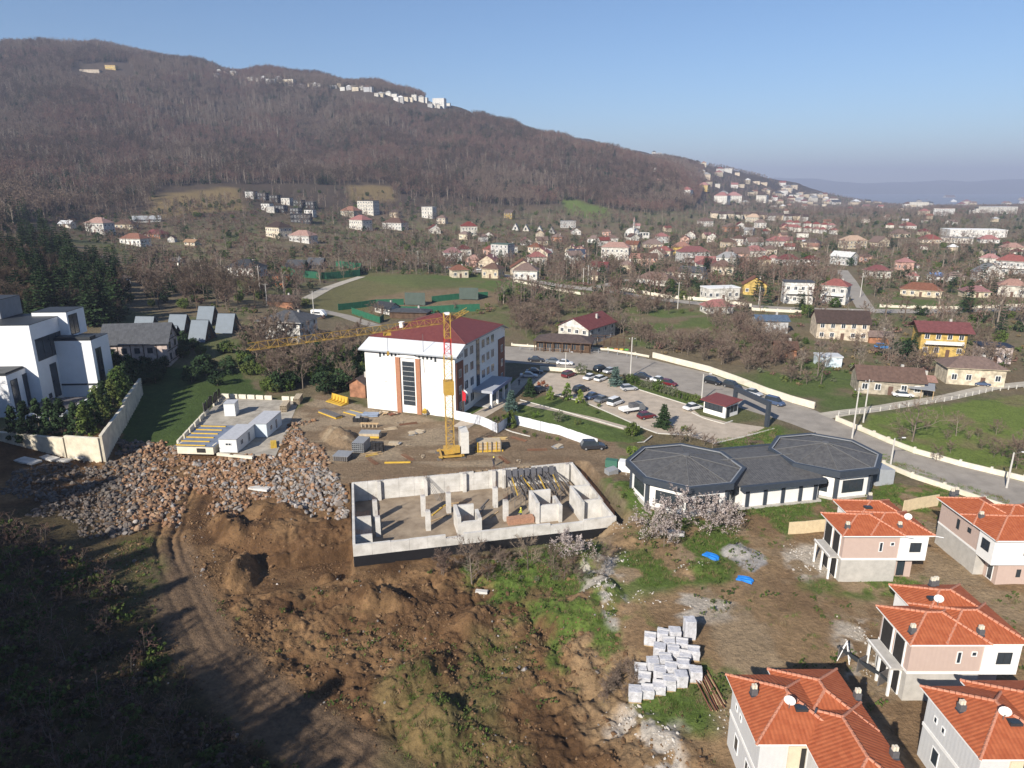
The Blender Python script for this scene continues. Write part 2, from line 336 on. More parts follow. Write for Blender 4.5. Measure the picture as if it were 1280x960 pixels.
    # earth mounds
    for (px, py, z, rx, ry, rot, hh) in ((285, 655, -2, 2.2, 6.0, .75, 2.0), (345, 640, -2, 6, 2.6, -.3, 1.6), (424, 548, 0, 6.2, 2.9, -.9, 2.2), (716, 757, -1.0, 4.4, 3.6, .2, 1.9), (790, 672, 0, 2.2, 1.5, .3, .6), (917, 690, 0, 2.6, 1.8, -.4, .8), (880, 712, 0, 3.2, 1.6, .1, .6),
                                     (752, 735, -.6, 2.2, 4.8, .35, 1.2), (735, 700, -1, 2.8, 2.2, 0, 1.2), (775, 610, 0, 3, 6, .1, .8), (520, 840, -3, 5, 3, .5, 1.4), (540, 900, -3, 3.4, 4.5, .3, 1.6), (470, 745, -3, 5.5, 2.2, -.3, 1.5), (600, 770, -3, 5, 2.5, .6, 1.0)):
        q = P(px, py, z); h = h + blob(x, y, q.x, q.y, rx, ry, rot, hh) * (.5 + 1.0 * fbm(x, y, 1.5, 5, 14, .6))
    # container platform, rock slope in front of it
    pf = poly_soft(x, y, PLATF, .5); h = h * (1 - pf) + pf * -.06
    # villa terrace held by its wall
    tr = poly_soft(x, y, TERR, 1.0); h = h * (1 - tr) + tr * 3.0
    # levelled lot, road, octagon forecourt
    lt = poly_soft(x, y, LOT, 3); h = h * (1 - lt) + lt * -.45
    rd = poly_soft(x, y, ROAD_U + ROAD_L[::-1], 4); h = h * (1 - rd) + rd * (-.6)
    # fine lumps everywhere near
    h = h + (fbm(x, y, 2.2, 3, 40) - .5) * .16 * near * (1 - yd * .6) * (1 - pf) * (1 - np.maximum(lt, rd)) * (~pit)
    return h
def H(x, y): return float(height(np.array([x]), np.array([y]))[0])
def G(px, py, far=6000):
    """ground point seen at a place in the picture"""
    a, b, d = ray(px, py); t = np.geomspace(25, far, 130); hh = far_h(a * t, b * t) + 1.5; k = np.argmax(CAMZ + d * t < hh)
    if k == 0: k = 129
    t = np.linspace(t[max(0, k - 2)], t[min(129, k + 2)], 50); hh = height(a * t, b * t); k = max(1, np.argmax(CAMZ + d * t < hh)); t2 = np.linspace(t[k - 1], t[k], 12); hh = height(a * t2, b * t2); k = np.argmax(CAMZ + d * t2 < hh); t0 = t2[k]
    return Vector((a * t0, b * t0, float(hh[k])))

# one sheet: rings around the site, finest where it is looked at most closely
az = np.concatenate([np.linspace(-180, -60, 50)[:-1], np.linspace(-60, -40, 40)[:-1], np.linspace(-40, 40, 640)[:-1], np.linspace(40, 60, 30)[:-1], np.linspace(60, 180, 40)[:-1]])
rr = np.concatenate([np.linspace(3, 36, 22)[:-1], np.linspace(36, 130, 430)[:-1], np.geomspace(130, 600, 230)[:-1], np.geomspace(600, 13000, 170)])
AZ, RR = np.meshgrid(np.radians(az), rr); GX, GY = RR * np.sin(AZ), RR * np.cos(AZ); GZ = height(GX, GY)
na, nr = len(az), len(rr)
# ---- ground cover: the soil or turf itself, with shade coloured into the lawn by the villa
x, y = GX, GY; r = RR
def mixc(c, col, m): return c * (1 - m[..., None]) + np.array(col) * m[..., None]
jx = x + (fbm(x, y, 3, 3, 71) - .5) * 3.5; jy = y + (fbm(x, y, 3, 3, 72) - .5) * 3.5
n1 = fbm(x, y, 9, 4, 81); n2 = fbm(x, y, 40, 4, 82); n3 = fbm(x, y, 1.6, 3, 83)
c = np.zeros(x.shape + (3,)) + np.array((.165, .135, .085))
c = mixc(c, (.105, .125, .045), sstep(.48, .62, n1 * .5 + n2 * .5) * .8)
c = mixc(c, (.17, .125, .075), sstep(.55, .7, fbm(x, y, 15, 4, 84)) * .7)
hill = sstep(380, 520, r) * sstep(8, 30, GZ); c = mixc(c, (.062, .046, .036), hill * .92)
plain = sstep(700, 1200, r) * (1 - sstep(0, 30, GZ)); c = mixc(c, (.13, .12, .08), plain * .7)
def cover(px, col, m=1.0, z=0.0, soft=2.0, w=True):
    global c
    k = poly_soft(jx if w else x, jy if w else y, PX(px, z), soft); c = mixc(c, col, k * m); return k
DIRT = (.12, .068, .034); DIRT2 = (.205, .125, .063)
def dirt_mix(): return np.array(DIRT) + (np.array(DIRT2) - np.array(DIRT)) * sstep(.35, .65, fbm(x, y, 4, 4, 91))[..., None]
u, v = buv(x, y)
# mud field
k = cover([(-300, 1400), (-300, 640), (60, 575), (200, 560), (380, 570), (440, 600), (440, 700), (660, 700), (700, 760), (840, 960), (1000, 1400)], DIRT, 1, -3); c = c * (1 - k[..., None]) + dirt_mix() * k[..., None]; c = c * (1 - k[..., None] * .3 * sstep(.5, .62, fbm(x, y, 2.6, 4, 93))[..., None])
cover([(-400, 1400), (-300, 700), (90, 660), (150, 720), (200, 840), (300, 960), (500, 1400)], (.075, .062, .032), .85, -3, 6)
d_, arc_, side_ = seg_dist(x, y, TRACK); c = mixc(c, (.135, .095, .063), (1 - sstep(2.6, 4.2, d_)) * sstep(8, 22, arc_) * .85)
for px in ([(590, 800), (635, 790), (640, 850), (605, 880)], [(560, 860), (600, 880), (640, 940), (560, 960)], [(150, 690), (185, 670), (200, 720), (160, 760)], [(640, 700), (700, 690), (720, 730), (650, 750)], [(480, 850), (530, 840), (560, 930), (500, 960)]): cover(px, (.10, .105, .04), .4, -3, 2.5)
# brown building land with the new houses
k = cover([(700, 720), (770, 640), (1000, 620), (1280, 600), (1500, 640), (1500, 1300), (900, 1100), (820, 960), (760, 880)], (.26, .178, .10), 1, 0, 3); c = mixc(c, (.19, .125, .07), k * sstep(.45, .6, n1) * .8); c = mixc(c, (.29, .22, .14), k * sstep(.52, .66, fbm(x, y, 6, 4, 95)) * .8)
for px in ([(690, 740), (775, 730), (800, 800), (790, 850), (700, 820)], [(780, 690), (900, 680), (905, 720), (800, 735)], [(790, 850), (840, 830), (900, 840), (880, 900), (830, 890)], [(590, 690), (740, 665), (735, 730), (640, 745)], [(800, 620), (1040, 605), (1040, 645), (900, 690), (800, 660)], [(1010, 720), (1150, 718), (1150, 735), (1020, 735)],
           [(1095, 560), (1200, 600), (1280, 628), (1280, 650), (1160, 640), (1095, 640)], [(790, 570), (770, 600), (800, 640), (830, 650)], [(900, 545), (975, 530), (985, 560), (930, 580)]):
    kk = poly_soft(jx, jy, PX(px), 2.5) * sstep(.36, .52, fbm(x, y, 3.5, 4, 97)); c = mixc(c, (.085, .135, .028), kk * .95)
for px in ([(733, 705), (760, 690), (778, 755), (768, 772), (752, 745)], [(815, 905), (850, 915), (860, 965), (830, 985)], [(778, 880), (800, 880), (805, 905), (790, 905)]): kk = poly_soft(jx, jy, PX(px, -.6), 1.5) * sstep(.42, .5, fbm(x, y, 1.5, 3, 96)); c = mixc(c, (.42, .39, .35), kk * .85)
kk = poly_soft(jx, jy, PX([(850, 738), (900, 735), (908, 765), (860, 770)]), 2.5) * sstep(.4, .52, fbm(x * .5 + y * .3, y, 2.2, 3, 94)); c = mixc(c, (.46, .42, .36), kk * .85)                     # spilled plaster
for px in ([(985, 690), (1020, 690), (1030, 715), (1000, 720)], [(1055, 790), (1090, 780), (1110, 850), (1080, 850)]): kk = poly_soft(jx, jy, PX(px), 2) * sstep(.4, .55, fbm(x, y, 1.8, 3, 90)); c = mixc(c, (.48, .43, .36), kk * .85)
cover([(905, 690), (930, 680), (952, 702), (925, 712)], (.33, .32, .31), .95, 0, .6)                    # grey gravel heap
# yard
k = poly_soft(jx, jy, YARD, 1.5); c = mixc(c, (.31, .245, .17), k * .95); c = mixc(c, (.19, .135, .085), k * sstep(.42, .6, fbm(x * .5, y * 1.6, 4, 4, 92)) * .85)
cover([(560, 530), (760, 552), (790, 600), (640, 575)], (.19, .135, .085), .8, 0, 2)
# lawns and meadows
cover([(170, 470), (300, 470), (330, 495), (270, 500), (222, 556), (150, 560)], (.05, .085, .022), .95, 0, 1.2)  # lawn beside the villa: its shade is put into a darker green
m_ = cover([(1075, 545), (1090, 520), (1280, 488), (1500, 470), (1500, 640), (1280, 598), (1180, 578)], (.14, .19, .04), .95, 0, 2); c = mixc(c, (.19, .16, .08), m_ * sstep(.5, .64, fbm(x, y, 7, 4, 99)) * .8)
cover([(380, 385), (455, 345), (600, 348), (640, 360), (600, 385), (420, 392)], (.135, .13, .055), .9, 2, 8); cover([(470, 372), (590, 362), (640, 372), (560, 384), (470, 386)], (.20, .145, .09), .85, 2, 6); cover([(455, 350), (540, 348), (600, 356), (520, 362)], (.11, .14, .045), .7, 2, 8)
for px in ([(770, 395), (900, 390), (920, 430), (800, 430)], [(640, 345), (800, 365), (800, 385), (700, 385), (600, 365)], [(960, 440), (1100, 470), (1060, 515), (960, 480)], [(1090, 365), (1280, 370), (1280, 385), (1100, 388)], [(560, 345), (640, 350), (640, 362), (540, 356)]):
    kk = poly_soft(jx, jy, PX(px), 4) * sstep(.35, .55, n1); c = mixc(c, (.09, .135, .035), kk * .75)
for px, Y_ in (([(195, 245), (290, 235), (300, 262), (200, 270)], 12), ([(705, 250), (760, 262), (750, 276), (720, 268)], 20), ([(440, 232), (485, 235), (490, 250), (445, 250)], 20)):
    pts = [tuple(G(a, b)[:2]) for a, b in px]; kk = poly_soft(x, y, pts, 12); c = mixc(c, (.20, .15, .07) if px[0][0] < 600 else (.12, .17, .04), kk * .9)
for px in ([(640, 512), (684, 492), (731, 503), (777, 523), (800, 535), (805, 552), (760, 549), (640, 520)],[(745,471),(798,487),(872,510),(880,500),(790,470)], [(628, 500), (650, 480), (640, 470), (600, 505), (575, 522), (600, 525)]):
    kk = poly_soft(jx, jy, PX(px), 1); c = mixc(c, (.095, .14, .035), kk * .9)
c = c * (0.82 + 0.36 * n3)[..., None]
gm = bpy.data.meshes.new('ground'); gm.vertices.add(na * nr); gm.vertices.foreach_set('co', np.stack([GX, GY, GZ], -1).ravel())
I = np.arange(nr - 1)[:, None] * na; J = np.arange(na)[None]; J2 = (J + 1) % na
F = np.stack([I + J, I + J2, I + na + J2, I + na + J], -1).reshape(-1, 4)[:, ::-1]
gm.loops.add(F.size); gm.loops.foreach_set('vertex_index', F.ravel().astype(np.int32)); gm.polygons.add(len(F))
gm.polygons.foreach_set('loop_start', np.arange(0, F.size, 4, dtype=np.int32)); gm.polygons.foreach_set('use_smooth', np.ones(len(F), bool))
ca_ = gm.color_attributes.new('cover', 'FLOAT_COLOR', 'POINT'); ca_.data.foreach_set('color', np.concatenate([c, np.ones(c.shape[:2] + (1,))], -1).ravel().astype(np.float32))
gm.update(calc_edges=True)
m = bpy.data.materials.new('soil_and_turf'); m.use_nodes = True; N, L = m.node_tree.nodes, m.node_tree.links; b = N['Principled BSDF']
b.inputs['Roughness'].default_value = .95; b.inputs['Specular IOR Level'].default_value = .15
at = N.new('ShaderNodeAttribute'); at.attribute_name = 'cover'
geo = N.new('ShaderNodeNewGeometry')
nz = N.new('ShaderNodeTexNoise'); nz.inputs['Scale'].default_value = 1.7; nz.inputs['Detail'].default_value = 8; nz.inputs['Roughness'].default_value = .75; L.new(geo.outputs['Position'], nz.inputs['Vector'])
rp = N.new('ShaderNodeValToRGB'); rp.color_ramp.elements[0].position = .3; rp.color_ramp.elements[0].color = (.55, .55, .55, 1); rp.color_ramp.elements[1].position = .72; rp.color_ramp.elements[1].color = (1.35, 1.32, 1.28, 1)
L.new(nz.outputs['Fac'], rp.inputs['Fac']); mx = N.new('ShaderNodeMix'); mx.data_type = 'RGBA'; mx.blend_type = 'MULTIPLY'; mx.inputs['Factor'].default_value = 1
L.new(at.outputs['Color'], mx.inputs['A']); L.new(rp.outputs['Color'], mx.inputs['B']); L.new(mx.outputs['Result'], b.inputs['Base Color'])
nb = N.new('ShaderNodeTexNoise'); nb.inputs['Scale'].default_value = 2.4; nb.inputs['Detail'].default_value = 7; nb.inputs['Roughness'].default_value = .7; L.new(geo.outputs['Position'], nb.inputs['Vector'])
bp = N.new('ShaderNodeBump'); bp.inputs['Strength'].default_value = .8; bp.inputs['Distance'].default_value = .32; L.new(nb.outputs['Fac'], bp.inputs['Height']); L.new(bp.outputs['Normal'], b.inputs['Normal'])
gm.materials.append(m)
tag(ob('ground', gm), 'brown building land, valley floor and wooded hill in one sheet', 'ground', kind='structure')
# from here on heights are read off the sheet itself
_az = np.append(np.radians(az), math.pi); _gz = np.concatenate([GZ, GZ[:, :1]], 1)
def height(x, y):
    x = np.asarray(x, float); y = np.asarray(y, float); a = np.arctan2(x, y); r = np.clip(np.hypot(x, y), rr[0], rr[-1] - 1e-6)
    i = np.clip(np.searchsorted(_az, a, side='right') - 1, 0, len(_az) - 2); j = np.clip(np.searchsorted(rr, r, side='right') - 1, 0, nr - 2)
    u = (a - _az[i]) / (_az[i + 1] - _az[i]); v = (r - rr[j]) / (rr[j + 1] - rr[j])
    return (_gz[j, i] * (1 - u) + _gz[j, i + 1] * u) * (1 - v) + (_gz[j + 1, i] * (1 - u) + _gz[j + 1, i + 1] * u) * v
_gt = np.concatenate([np.linspace(30, 300, 900)[:-1], np.geomspace(300, 6000, 900)])
def G(px, py):
    a, b, d = ray(px, py); k = max(1, int(np.argmax(CAMZ + d * _gt < height(a * _gt, b * _gt)))); t = np.linspace(_gt[k - 1], _gt[k], 10); hh = height(a * t, b * t); k = int(np.argmax(CAMZ + d * t < hh))
    return Vector((a * t[k], b * t[k], float(hh[k])))
# sea in the bay, mountains on its far shore
wm = mat('sea_water', (.17, .20, .24), .6, .1, .002, spec=.3)
tag(MB().poly([(-3000, 2600, -33), (14000, 1200, -33), (14000, 15500, -33), (-3000, 15500, -33)]).build('sea', wm), 'pale blue water of the bay beyond the town', 'sea', kind='structure')
fx = np.linspace(-1500, 13000, 120); mb = MB(); rows = 14; fm = []
for j in range(rows):
    t = j / (rows - 1); yy = 9800 + 2600 * t + (fbm(fx, fx * 0 + j * 300, 1500, 3, 55) - .5) * 500
    hh = (np.sin(min(t, .8) / .8 * math.pi / 2)) * (250 + 110 * (fbm(fx, fx * 0, 2600, 4, 56) - .5) * 2) * (.8 + .4 * fbm(fx, yy, 700, 4, 57)) - 40
    if t == 0: hh = hh * 0 - 40
    fm.append(np.stack([fx, yy, hh], 1))
fm = np.array(fm); mb.v = [tuple(p) for p in fm.reshape(-1, 3)]; nx = len(fx)
mb.f = [(j * nx + i, j * nx + i + 1, (j + 1) * nx + i + 1, (j + 1) * nx + i) for j in range(rows - 1) for i in range(nx - 1)]; mb.m = [0] * len(mb.f)
tag(mb.build('mountains', mat('far_woods', (.08, .09, .07), .95, .3, .004, coord='World'), smooth=True), 'faint mountain range on the far shore of the bay', 'mountains', kind='structure')
# ================================================================ vegetation kinds
def rmat(name, cols, rough=.9, trans=0.0):
    """foliage or bark whose tone differs from plant to plant"""
    m = bpy.data.materials.new(name); m.use_nodes = True; N, L = m.node_tree.nodes, m.node_tree.links; b = N['Principled BSDF']
    b.inputs['Roughness'].default_value = rough; b.inputs['Specular IOR Level'].default_value = .15
    oi = N.new('ShaderNodeObjectInfo'); rp = N.new('ShaderNodeValToRGB'); e = rp.color_ramp.elements
    while len(e) < len(cols): e.new(.5)
    for k, cc in enumerate(cols): e[k].position = k / max(1, len(cols) - 1); e[k].color = (*cc, 1)
    L.new(oi.outputs['Random'], rp.inputs['Fac'])
    tc = N.new('ShaderNodeNewGeometry'); nz = N.new('ShaderNodeTexNoise'); nz.inputs['Scale'].default_value = .9; nz.inputs['Detail'].default_value = 3; L.new(tc.outputs['Position'], nz.inputs['Vector'])
    r2 = N.new('ShaderNodeValToRGB'); r2.color_ramp.elements[0].position = .3; r2.color_ramp.elements[0].color = (.6, .6, .6, 1); r2.color_ramp.elements[1].position = .7; r2.color_ramp.elements[1].color = (1.3, 1.3, 1.3, 1); L.new(nz.outputs['Fac'], r2.inputs['Fac'])
    mx = N.new('ShaderNodeMix'); mx.data_type = 'RGBA'; mx.blend_type = 'MULTIPLY'; mx.inputs['Factor'].default_value = 1
    L.new(rp.outputs['Color'], mx.inputs['A']); L.new(r2.outputs['Color'], mx.inputs['B']); L.new(mx.outputs['Result'], b.inputs['Base Color'])
    MATS[name] = m; return m
BARK = rmat('bark', [(.16, .13, .10), (.22, .18, .145), (.12, .10, .08)])
TWIG = rmat('twigs', [(.14, .10, .078), (.21, .16, .122), (.16, .11, .088), (.25, .195, .145)])
TWIG_RED = rmat('twigs_reddish', [(.20, .115, .092), (.15, .092, .074), (.23, .14, .105)])
TWIG_PALE = rmat('twigs_pale', [(.25, .205, .165), (.19, .16, .13), (.30, .25, .20)])
TWIG_WARM = rmat('twigs_warm', [(.16, .115, .09), (.20, .155, .12), (.15, .10, .08), (.23, .18, .14)])
TWIG_DARK = rmat('twigs_dark', [(.075, .055, .042), (.10, .075, .055), (.12, .085, .06)])
EVER = rmat('evergreen', [(.018, .036, .016), (.03, .055, .02), (.04, .07, .028)])
EVER_BLUE = rmat('evergreen_blue', [(.08, .13, .11), (.10, .15, .13)])
LEAF = rmat('shrub_leaves', [(.05, .085, .02), (.085, .12, .028), (.11, .13, .04)])
LEAF_BRIGHT = rmat('shrub_leaves_bright', [(.12, .19, .03), (.16, .21, .035), (.10, .16, .03)])
LEAF_OLIVE = rmat('olive_leaves', [(.11, .125, .07), (.14, .15, .09)])
LEAF_RED = rmat('russet_leaves', [(.20, .07, .035), (.17, .08, .045)])
BLOSSOM = rmat('blossom', [(.40, .345, .325), (.46, .40, .37)])
GRASSM = rmat('grass_blades', [(.07, .125, .022), (.10, .16, .03), (.13, .165, .05)])
DRYM = rmat('dry_grass', [(.22, .17, .09), (.17, .125, .065), (.27, .21, .12)])

def _rv(): 
    v = Vector((random.gauss(0, 1), random.gauss(0, 1), random.gauss(0, 1))); return v.normalized()
def tri(mb, p, d, l, w, mi=0):
    s = d.cross(_rv())
    if s.length < 1e-4: return
    s = s.normalized() * (w / 2); mb.poly([p - s, p + s, p + d * l], mi)
def gen_bare(seed, h=10.0, spread=.45, limbs=8, br=6, tw=14, tww=.05, up=.5, trunk_frac=.35, tr=.16, blossom=0, twl=1.0):
    """leafless tree: trunk and limbs as tapered tubes, twigs as thin slivers; two collectors: trunk, crown"""
    random.seed(seed); T = MB(); C = MB()
    top = Vector((random.uniform(-.4, .4), random.uniform(-.4, .4), h * .82)); mid = Vector((random.uniform(-.2, .2), random.uniform(-.2, .2), h * .42))
    T.tube((0, 0, -.4), mid, tr * h / 10, tr * .68 * h / 10, 6, caps=False); T.tube(mid, top, tr * .68 * h / 10, .02, 5, caps=False)
    for i in range(limbs):
        t = trunk_frac + (.95 - trunk_frac) * (i + random.random() * .6) / limbs
        p = mid * (t / .42) * .52 if t < .42 else mid.lerp(top, (t - .42) / .58)
        if t < .42: p = Vector((0, 0, 0)).lerp(mid, t / .42)
        a = i * 2.4 + random.uniform(-.5, .5); el = up + random.uniform(-.15, .35)
        L_ = h * spread * (1.05 - .55 * t) * random.uniform(.75, 1.2)
        d = Vector((math.cos(a) * math.cos(el), math.sin(a) * math.cos(el), math.sin(el)))
        e1 = p + d * L_ * .55; e2 = e1 + (d + Vector((0, 0, .35)) + _rv() * .25).normalized() * L_ * .5
        r0 = tr * .42 * h / 10 * (1.1 - .6 * t); T.tube(p, e1, r0, r0 * .6, 4, caps=False); T.tube(e1, e2, r0 * .6, .012, 3, caps=False)
        for j in range(br):
            s = .25 + .75 * (j + random.random()) / br; q = p.lerp(e1, s / .55) if s < .55 else e1.lerp(e2, (s - .55) / .45)
            bd = (d * .5 + _rv() * .75 + Vector((0, 0, .35))).normalized(); bl = L_ * .42 * random.uniform(.6, 1.2); qe = q + bd * bl
            C.tube(q, qe, r0 * .3 + .006, .008, 3, caps=False)
            for k in range(tw):
                s2 = random.uniform(.15, 1); z = q.lerp(qe, s2); td = (bd * .6 + _rv() * .8 + Vector((0, 0, .25))).normalized(); tl = bl * random.uniform(.25, .6) * twl
                tri(C, z, td, tl, tww)
                if blossom and random.random() < blossom:
                    for _ in range(2):
                        e = z + td * tl * random.uniform(.3, 1); tri(C, e, _rv(), .16, .16, 1)
    return T, C
def join(T, C, ci=1):
    M = MB(); M.v = T.v + C.v; n = len(T.v); M.f = list(T.f) + [tuple(a + n for a in f) for f in C.f]; M.m = [0] * len(T.f) + [ci + k for k in C.m]; return M
def gen_leafy(seed, rx, ry, rz, n=26, per=26, size=.28, shape='ball', base=0.15):
    random.seed(seed); C = MB()
    for i in range(n):
        d = _rv()
        if shape == 'cone':
            t = (i + random.random()) / n; rad = (1 - t) ** .8; a = random.uniform(0, 6.28); q = Vector((math.cos(a) * rx * rad * .8, math.sin(a) * ry * rad * .8, t * rz * 2))
        else:
            k = random.uniform(.55, .9); q = Vector((d.x * rx * k, d.y * ry * k, rz + d.z * rz * k))
        q.z += base; cr = min(rx, rz) * random.uniform(.28, .45)
        for _ in range(per):
            p = q + _rv() * cr * random.uniform(.4, 1.0); nrm = ((p - q).normalized() + _rv() * .7 + Vector((0, 0, .3))).normalized()
            a = nrm.orthogonal().normalized(); b = nrm.cross(a); s = size * random.uniform(.6, 1.3); th = random.uniform(0, 6.28); a, b = a * math.cos(th) + b * math.sin(th), b * math.cos(th) - a * math.sin(th)
            C.poly([p - a * s * .5, p + b * s * .32, p + a * s * .5, p - b * s * .32])
    return C
def gen_conifer(seed, h=12, r=2.6, tiers=15, per=9, droop=.25):
    random.seed(seed); T = MB().tube((0, 0, -.3), (0, 0, h * .97), .16 * h / 10, .02, 6, caps=False); C = MB()
    for i in range(tiers):
        t = i / tiers; z = h * (.1 + .88 * t); rr_ = r * (1 - t) ** .85 * random.uniform(.85, 1.1) + .15
        for k in range(per):
            a = 6.283 * (k + random.random() * .7) / per + i; d = Vector((math.cos(a), math.sin(a), -droop + random.uniform(-.1, .25))); L_ = rr_ * random.uniform(.75, 1.15); p = Vector((0, 0, z)); e = p + d * L_; s = Vector((-d.y, d.x, 0)) * (.2 + L_ * .2)
            m_ = p.lerp(e, .55); C.poly([p, m_ - s, e, m_ + s])
            for _ in range(5):
                q = p.lerp(e, random.uniform(.35, 1)) + s * random.uniform(-1, 1); tri(C, q, (d + _rv() * .7 + Vector((0, 0, .3))).normalized(), .35 + .12 * L_, .3)
    return T, C
def gen_tuft(seed, n=22, h=.4, r=.35, w=.05):
    random.seed(seed); C = MB()
    for _ in range(n):
        a = random.uniform(0, 6.28); q = Vector((math.cos(a), math.sin(a), 0)) * r * math.sqrt(random.random()); d = (Vector((math.cos(a) * .5, math.sin(a) * .5, 1)) + _rv() * .25).normalized(); tri(C, q - d * .05, d, h * random.uniform(.6, 1.3), w)
    return C
def gen_rock(seed, sub=2):
    random.seed(seed); bm = bmesh.new(); bmesh.ops.create_icosphere(bm, subdivisions=sub, radius=1.0)
    pl = [(_rv(), random.uniform(.55, .85)) for _ in range(9)]; sc = Vector((random.uniform(.8, 1.25), random.uniform(.7, 1.1), random.uniform(.55, .9)))
    for v in bm.verts:
        for n_, d_ in pl:
            k = v.co.dot(n_)
            if k > d_: v.co -= n_ * (k - d_)
        v.co = Vector((v.co.x * sc.x, v.co.y * sc.y, v.co.z * sc.z)) * random.uniform(.96, 1.04)
    me = bpy.data.meshes.new('rock'); bm.to_mesh(me); bm.free(); return me

_pts_i = [0]
def proto(me, name='plant_kind'):
    return bpy.data.objects.new(name, me)
def scatter(name, pts, sc, kinds, protos, label, cat, rz=None, tilt=0.0):
    """one mass of look-alike plants or stones: instances on points"""
    n = len(pts); me = bpy.data.meshes.new(name); me.vertices.add(n); me.vertices.foreach_set('co', np.asarray(pts, np.float32).ravel())
    def attr(k, t, d):
        a = me.attributes.new(k, t, 'POINT'); a.data.foreach_set('value', d)
    attr('sc', 'FLOAT', np.asarray(sc, np.float32)); attr('kind_no', 'INT', np.asarray(kinds, np.int32))
    rot = me.attributes.new('rot', 'FLOAT_VECTOR', 'POINT'); rv = np.stack([rng.uniform(-tilt, tilt, n), rng.uniform(-tilt, tilt, n), rng.uniform(0, 6.28, n) if rz is None else np.asarray(rz)], 1)
    rot.data.foreach_set('vector', rv.astype(np.float32).ravel())
    o = ob(name, me); ng = bpy.data.node_groups.new(name, 'GeometryNodeTree'); ng.is_modifier = True
    ng.interface.new_socket('Geometry', in_out='INPUT', socket_type='NodeSocketGeometry'); ng.interface.new_socket('Geometry', in_out='OUTPUT', socket_type='NodeSocketGeometry')
    N, L = ng.nodes, ng.links; gi = N.new('NodeGroupInput'); go = N.new('NodeGroupOutput'); jn = N.new('GeometryNodeJoinGeometry')
    def named(t, nm):
        a = N.new('GeometryNodeInputNamedAttribute'); a.data_type = t; a.inputs[0].default_value = nm; return a.outputs[0]
    s_ = named('FLOAT', 'sc'); r_ = named('FLOAT_VECTOR', 'rot'); k_ = named('INT', 'kind_no')
    e2r = N.new('FunctionNodeEulerToRotation'); L.new(r_, e2r.inputs[0])
    for i, p in enumerate(protos):
        oi = N.new('GeometryNodeObjectInfo'); oi.inputs['Object'].default_value = p; oi.inputs['As Instance'].default_value = True
        cm = N.new('FunctionNodeCompare'); cm.data_type = 'INT'; cm.operation = 'EQUAL'; L.new(k_, cm.inputs[2]); cm.inputs[3].default_value = i
        ip = N.new('GeometryNodeInstanceOnPoints'); L.new(gi.outputs[0], ip.inputs['Points']); L.new(cm.outputs[0], ip.inputs['Selection']); L.new(oi.outputs['Geometry'], ip.inputs['Instance'])
        L.new(e2r.outputs[0], ip.inputs['Rotation']); L.new(s_, ip.inputs['Scale']); L.new(ip.outputs[0], jn.inputs[0])
    L.new(jn.outputs[0], go.inputs[0]); md = o.modifiers.new('scatter', 'NODES'); md.node_group = ng
    tag(o, label, cat, kind='stuff'); return o
def project(x, y, z):
    dz = z - CAMZ; zc = y * _c - dz * _s; yc = -(y * _s + dz * _c); return 640 + FPX * x / zc, 480 + FPX * yc / zc

# ---------------------------------------------------------------- the wooded hill
FP = []
for k in range(4): T, C = gen_bare(100 + k, 11, .36, 7, 4, 11, .2, .55, .25, .2, twl=1.4); FP.append(proto(join(T, C).mesh('bare_tree_far', [BARK, TWIG])))
for k in range(2): T, C = gen_bare(110 + k, 10, .4, 7, 4, 11, .2, .5, .22, .2, twl=1.4); FP.append(proto(join(T, C).mesh('bare_tree_far', [BARK, TWIG_RED])))
for k in range(2): T, C = gen_bare(120 + k, 14, .2, 8, 3, 7, .13, .9, .2, .22); FP.append(proto(join(T, C).mesh('pale_tree_far', [TWIG_PALE, TWIG_PALE])))
for k in range(2): T, C = gen_bare(124 + k, 11, .38, 7, 4, 11, .2, .5, .22, .2, twl=1.4); FP.append(proto(join(T, C).mesh('dark_tree_far', [TWIG_DARK, TWIG_DARK])))
T, C = gen_conifer(130, 12, 2.6, 10, 6); FP.append(proto(join(T, C).mesh('conifer_far', [BARK, EVER])))
FP.append(proto(gen_leafy(131, 2.6, 2.6, 2.6, 18, 12, .9).mesh('evergreen_far', [EVER])))
FOREST_PX = [(-260, 20), (880, 20), (880, 238), (874, 250), (866, 262), (830, 268), (760, 262), (720, 250), (700, 256), (640, 258), (560, 250), (500, 244), (440, 232), (330, 230), (290, 233), (200, 242), (180, 262), (90, 268), (40, 276), (0, 296), (-100, 310), (-260, 320)]
CLEAR_PX = [[(86, 102), (94, 80), (160, 78), (174, 102)], [(410, 112), (470, 114), (545, 126), (600, 140), (600, 147), (540, 143), (470, 132), (410, 122)], [(195, 236), (290, 228), (300, 262), (200, 270)], [(700, 250), (760, 262), (750, 276), (715, 266)], [(438, 228), (490, 232), (492, 254), (440, 252)]]
n = 105000; a_ = rng.uniform(R(-52), R(24), n); r_ = np.sqrt(rng.uniform(420 ** 2, 2050 ** 2, n)); X, Y = r_ * np.sin(a_), r_ * np.cos(a_); Z = height(X, Y); px, py = project(X, Y, Z)
ok = inpoly(px, py, FOREST_PX)
for q in CLEAR_PX: ok &= ~inpoly(px, py, q)
ok &= rng.uniform(0, 1, n) < np.clip(.62 + 1.2 * (fbm(X, Y, 60, 3, 201) - .25), 0, 1)
X, Y, Z, px, py = X[ok], Y[ok], Z[ok], px[ok], py[ok]; n = len(X)
kn = np.floor(rng.uniform(0, 4, n)).astype(int); z1 = fbm(X, Y, 130, 3, 202); z2 = fbm(X, Y, 90, 3, 203); z3 = fbm(X, Y, 110, 3, 204)
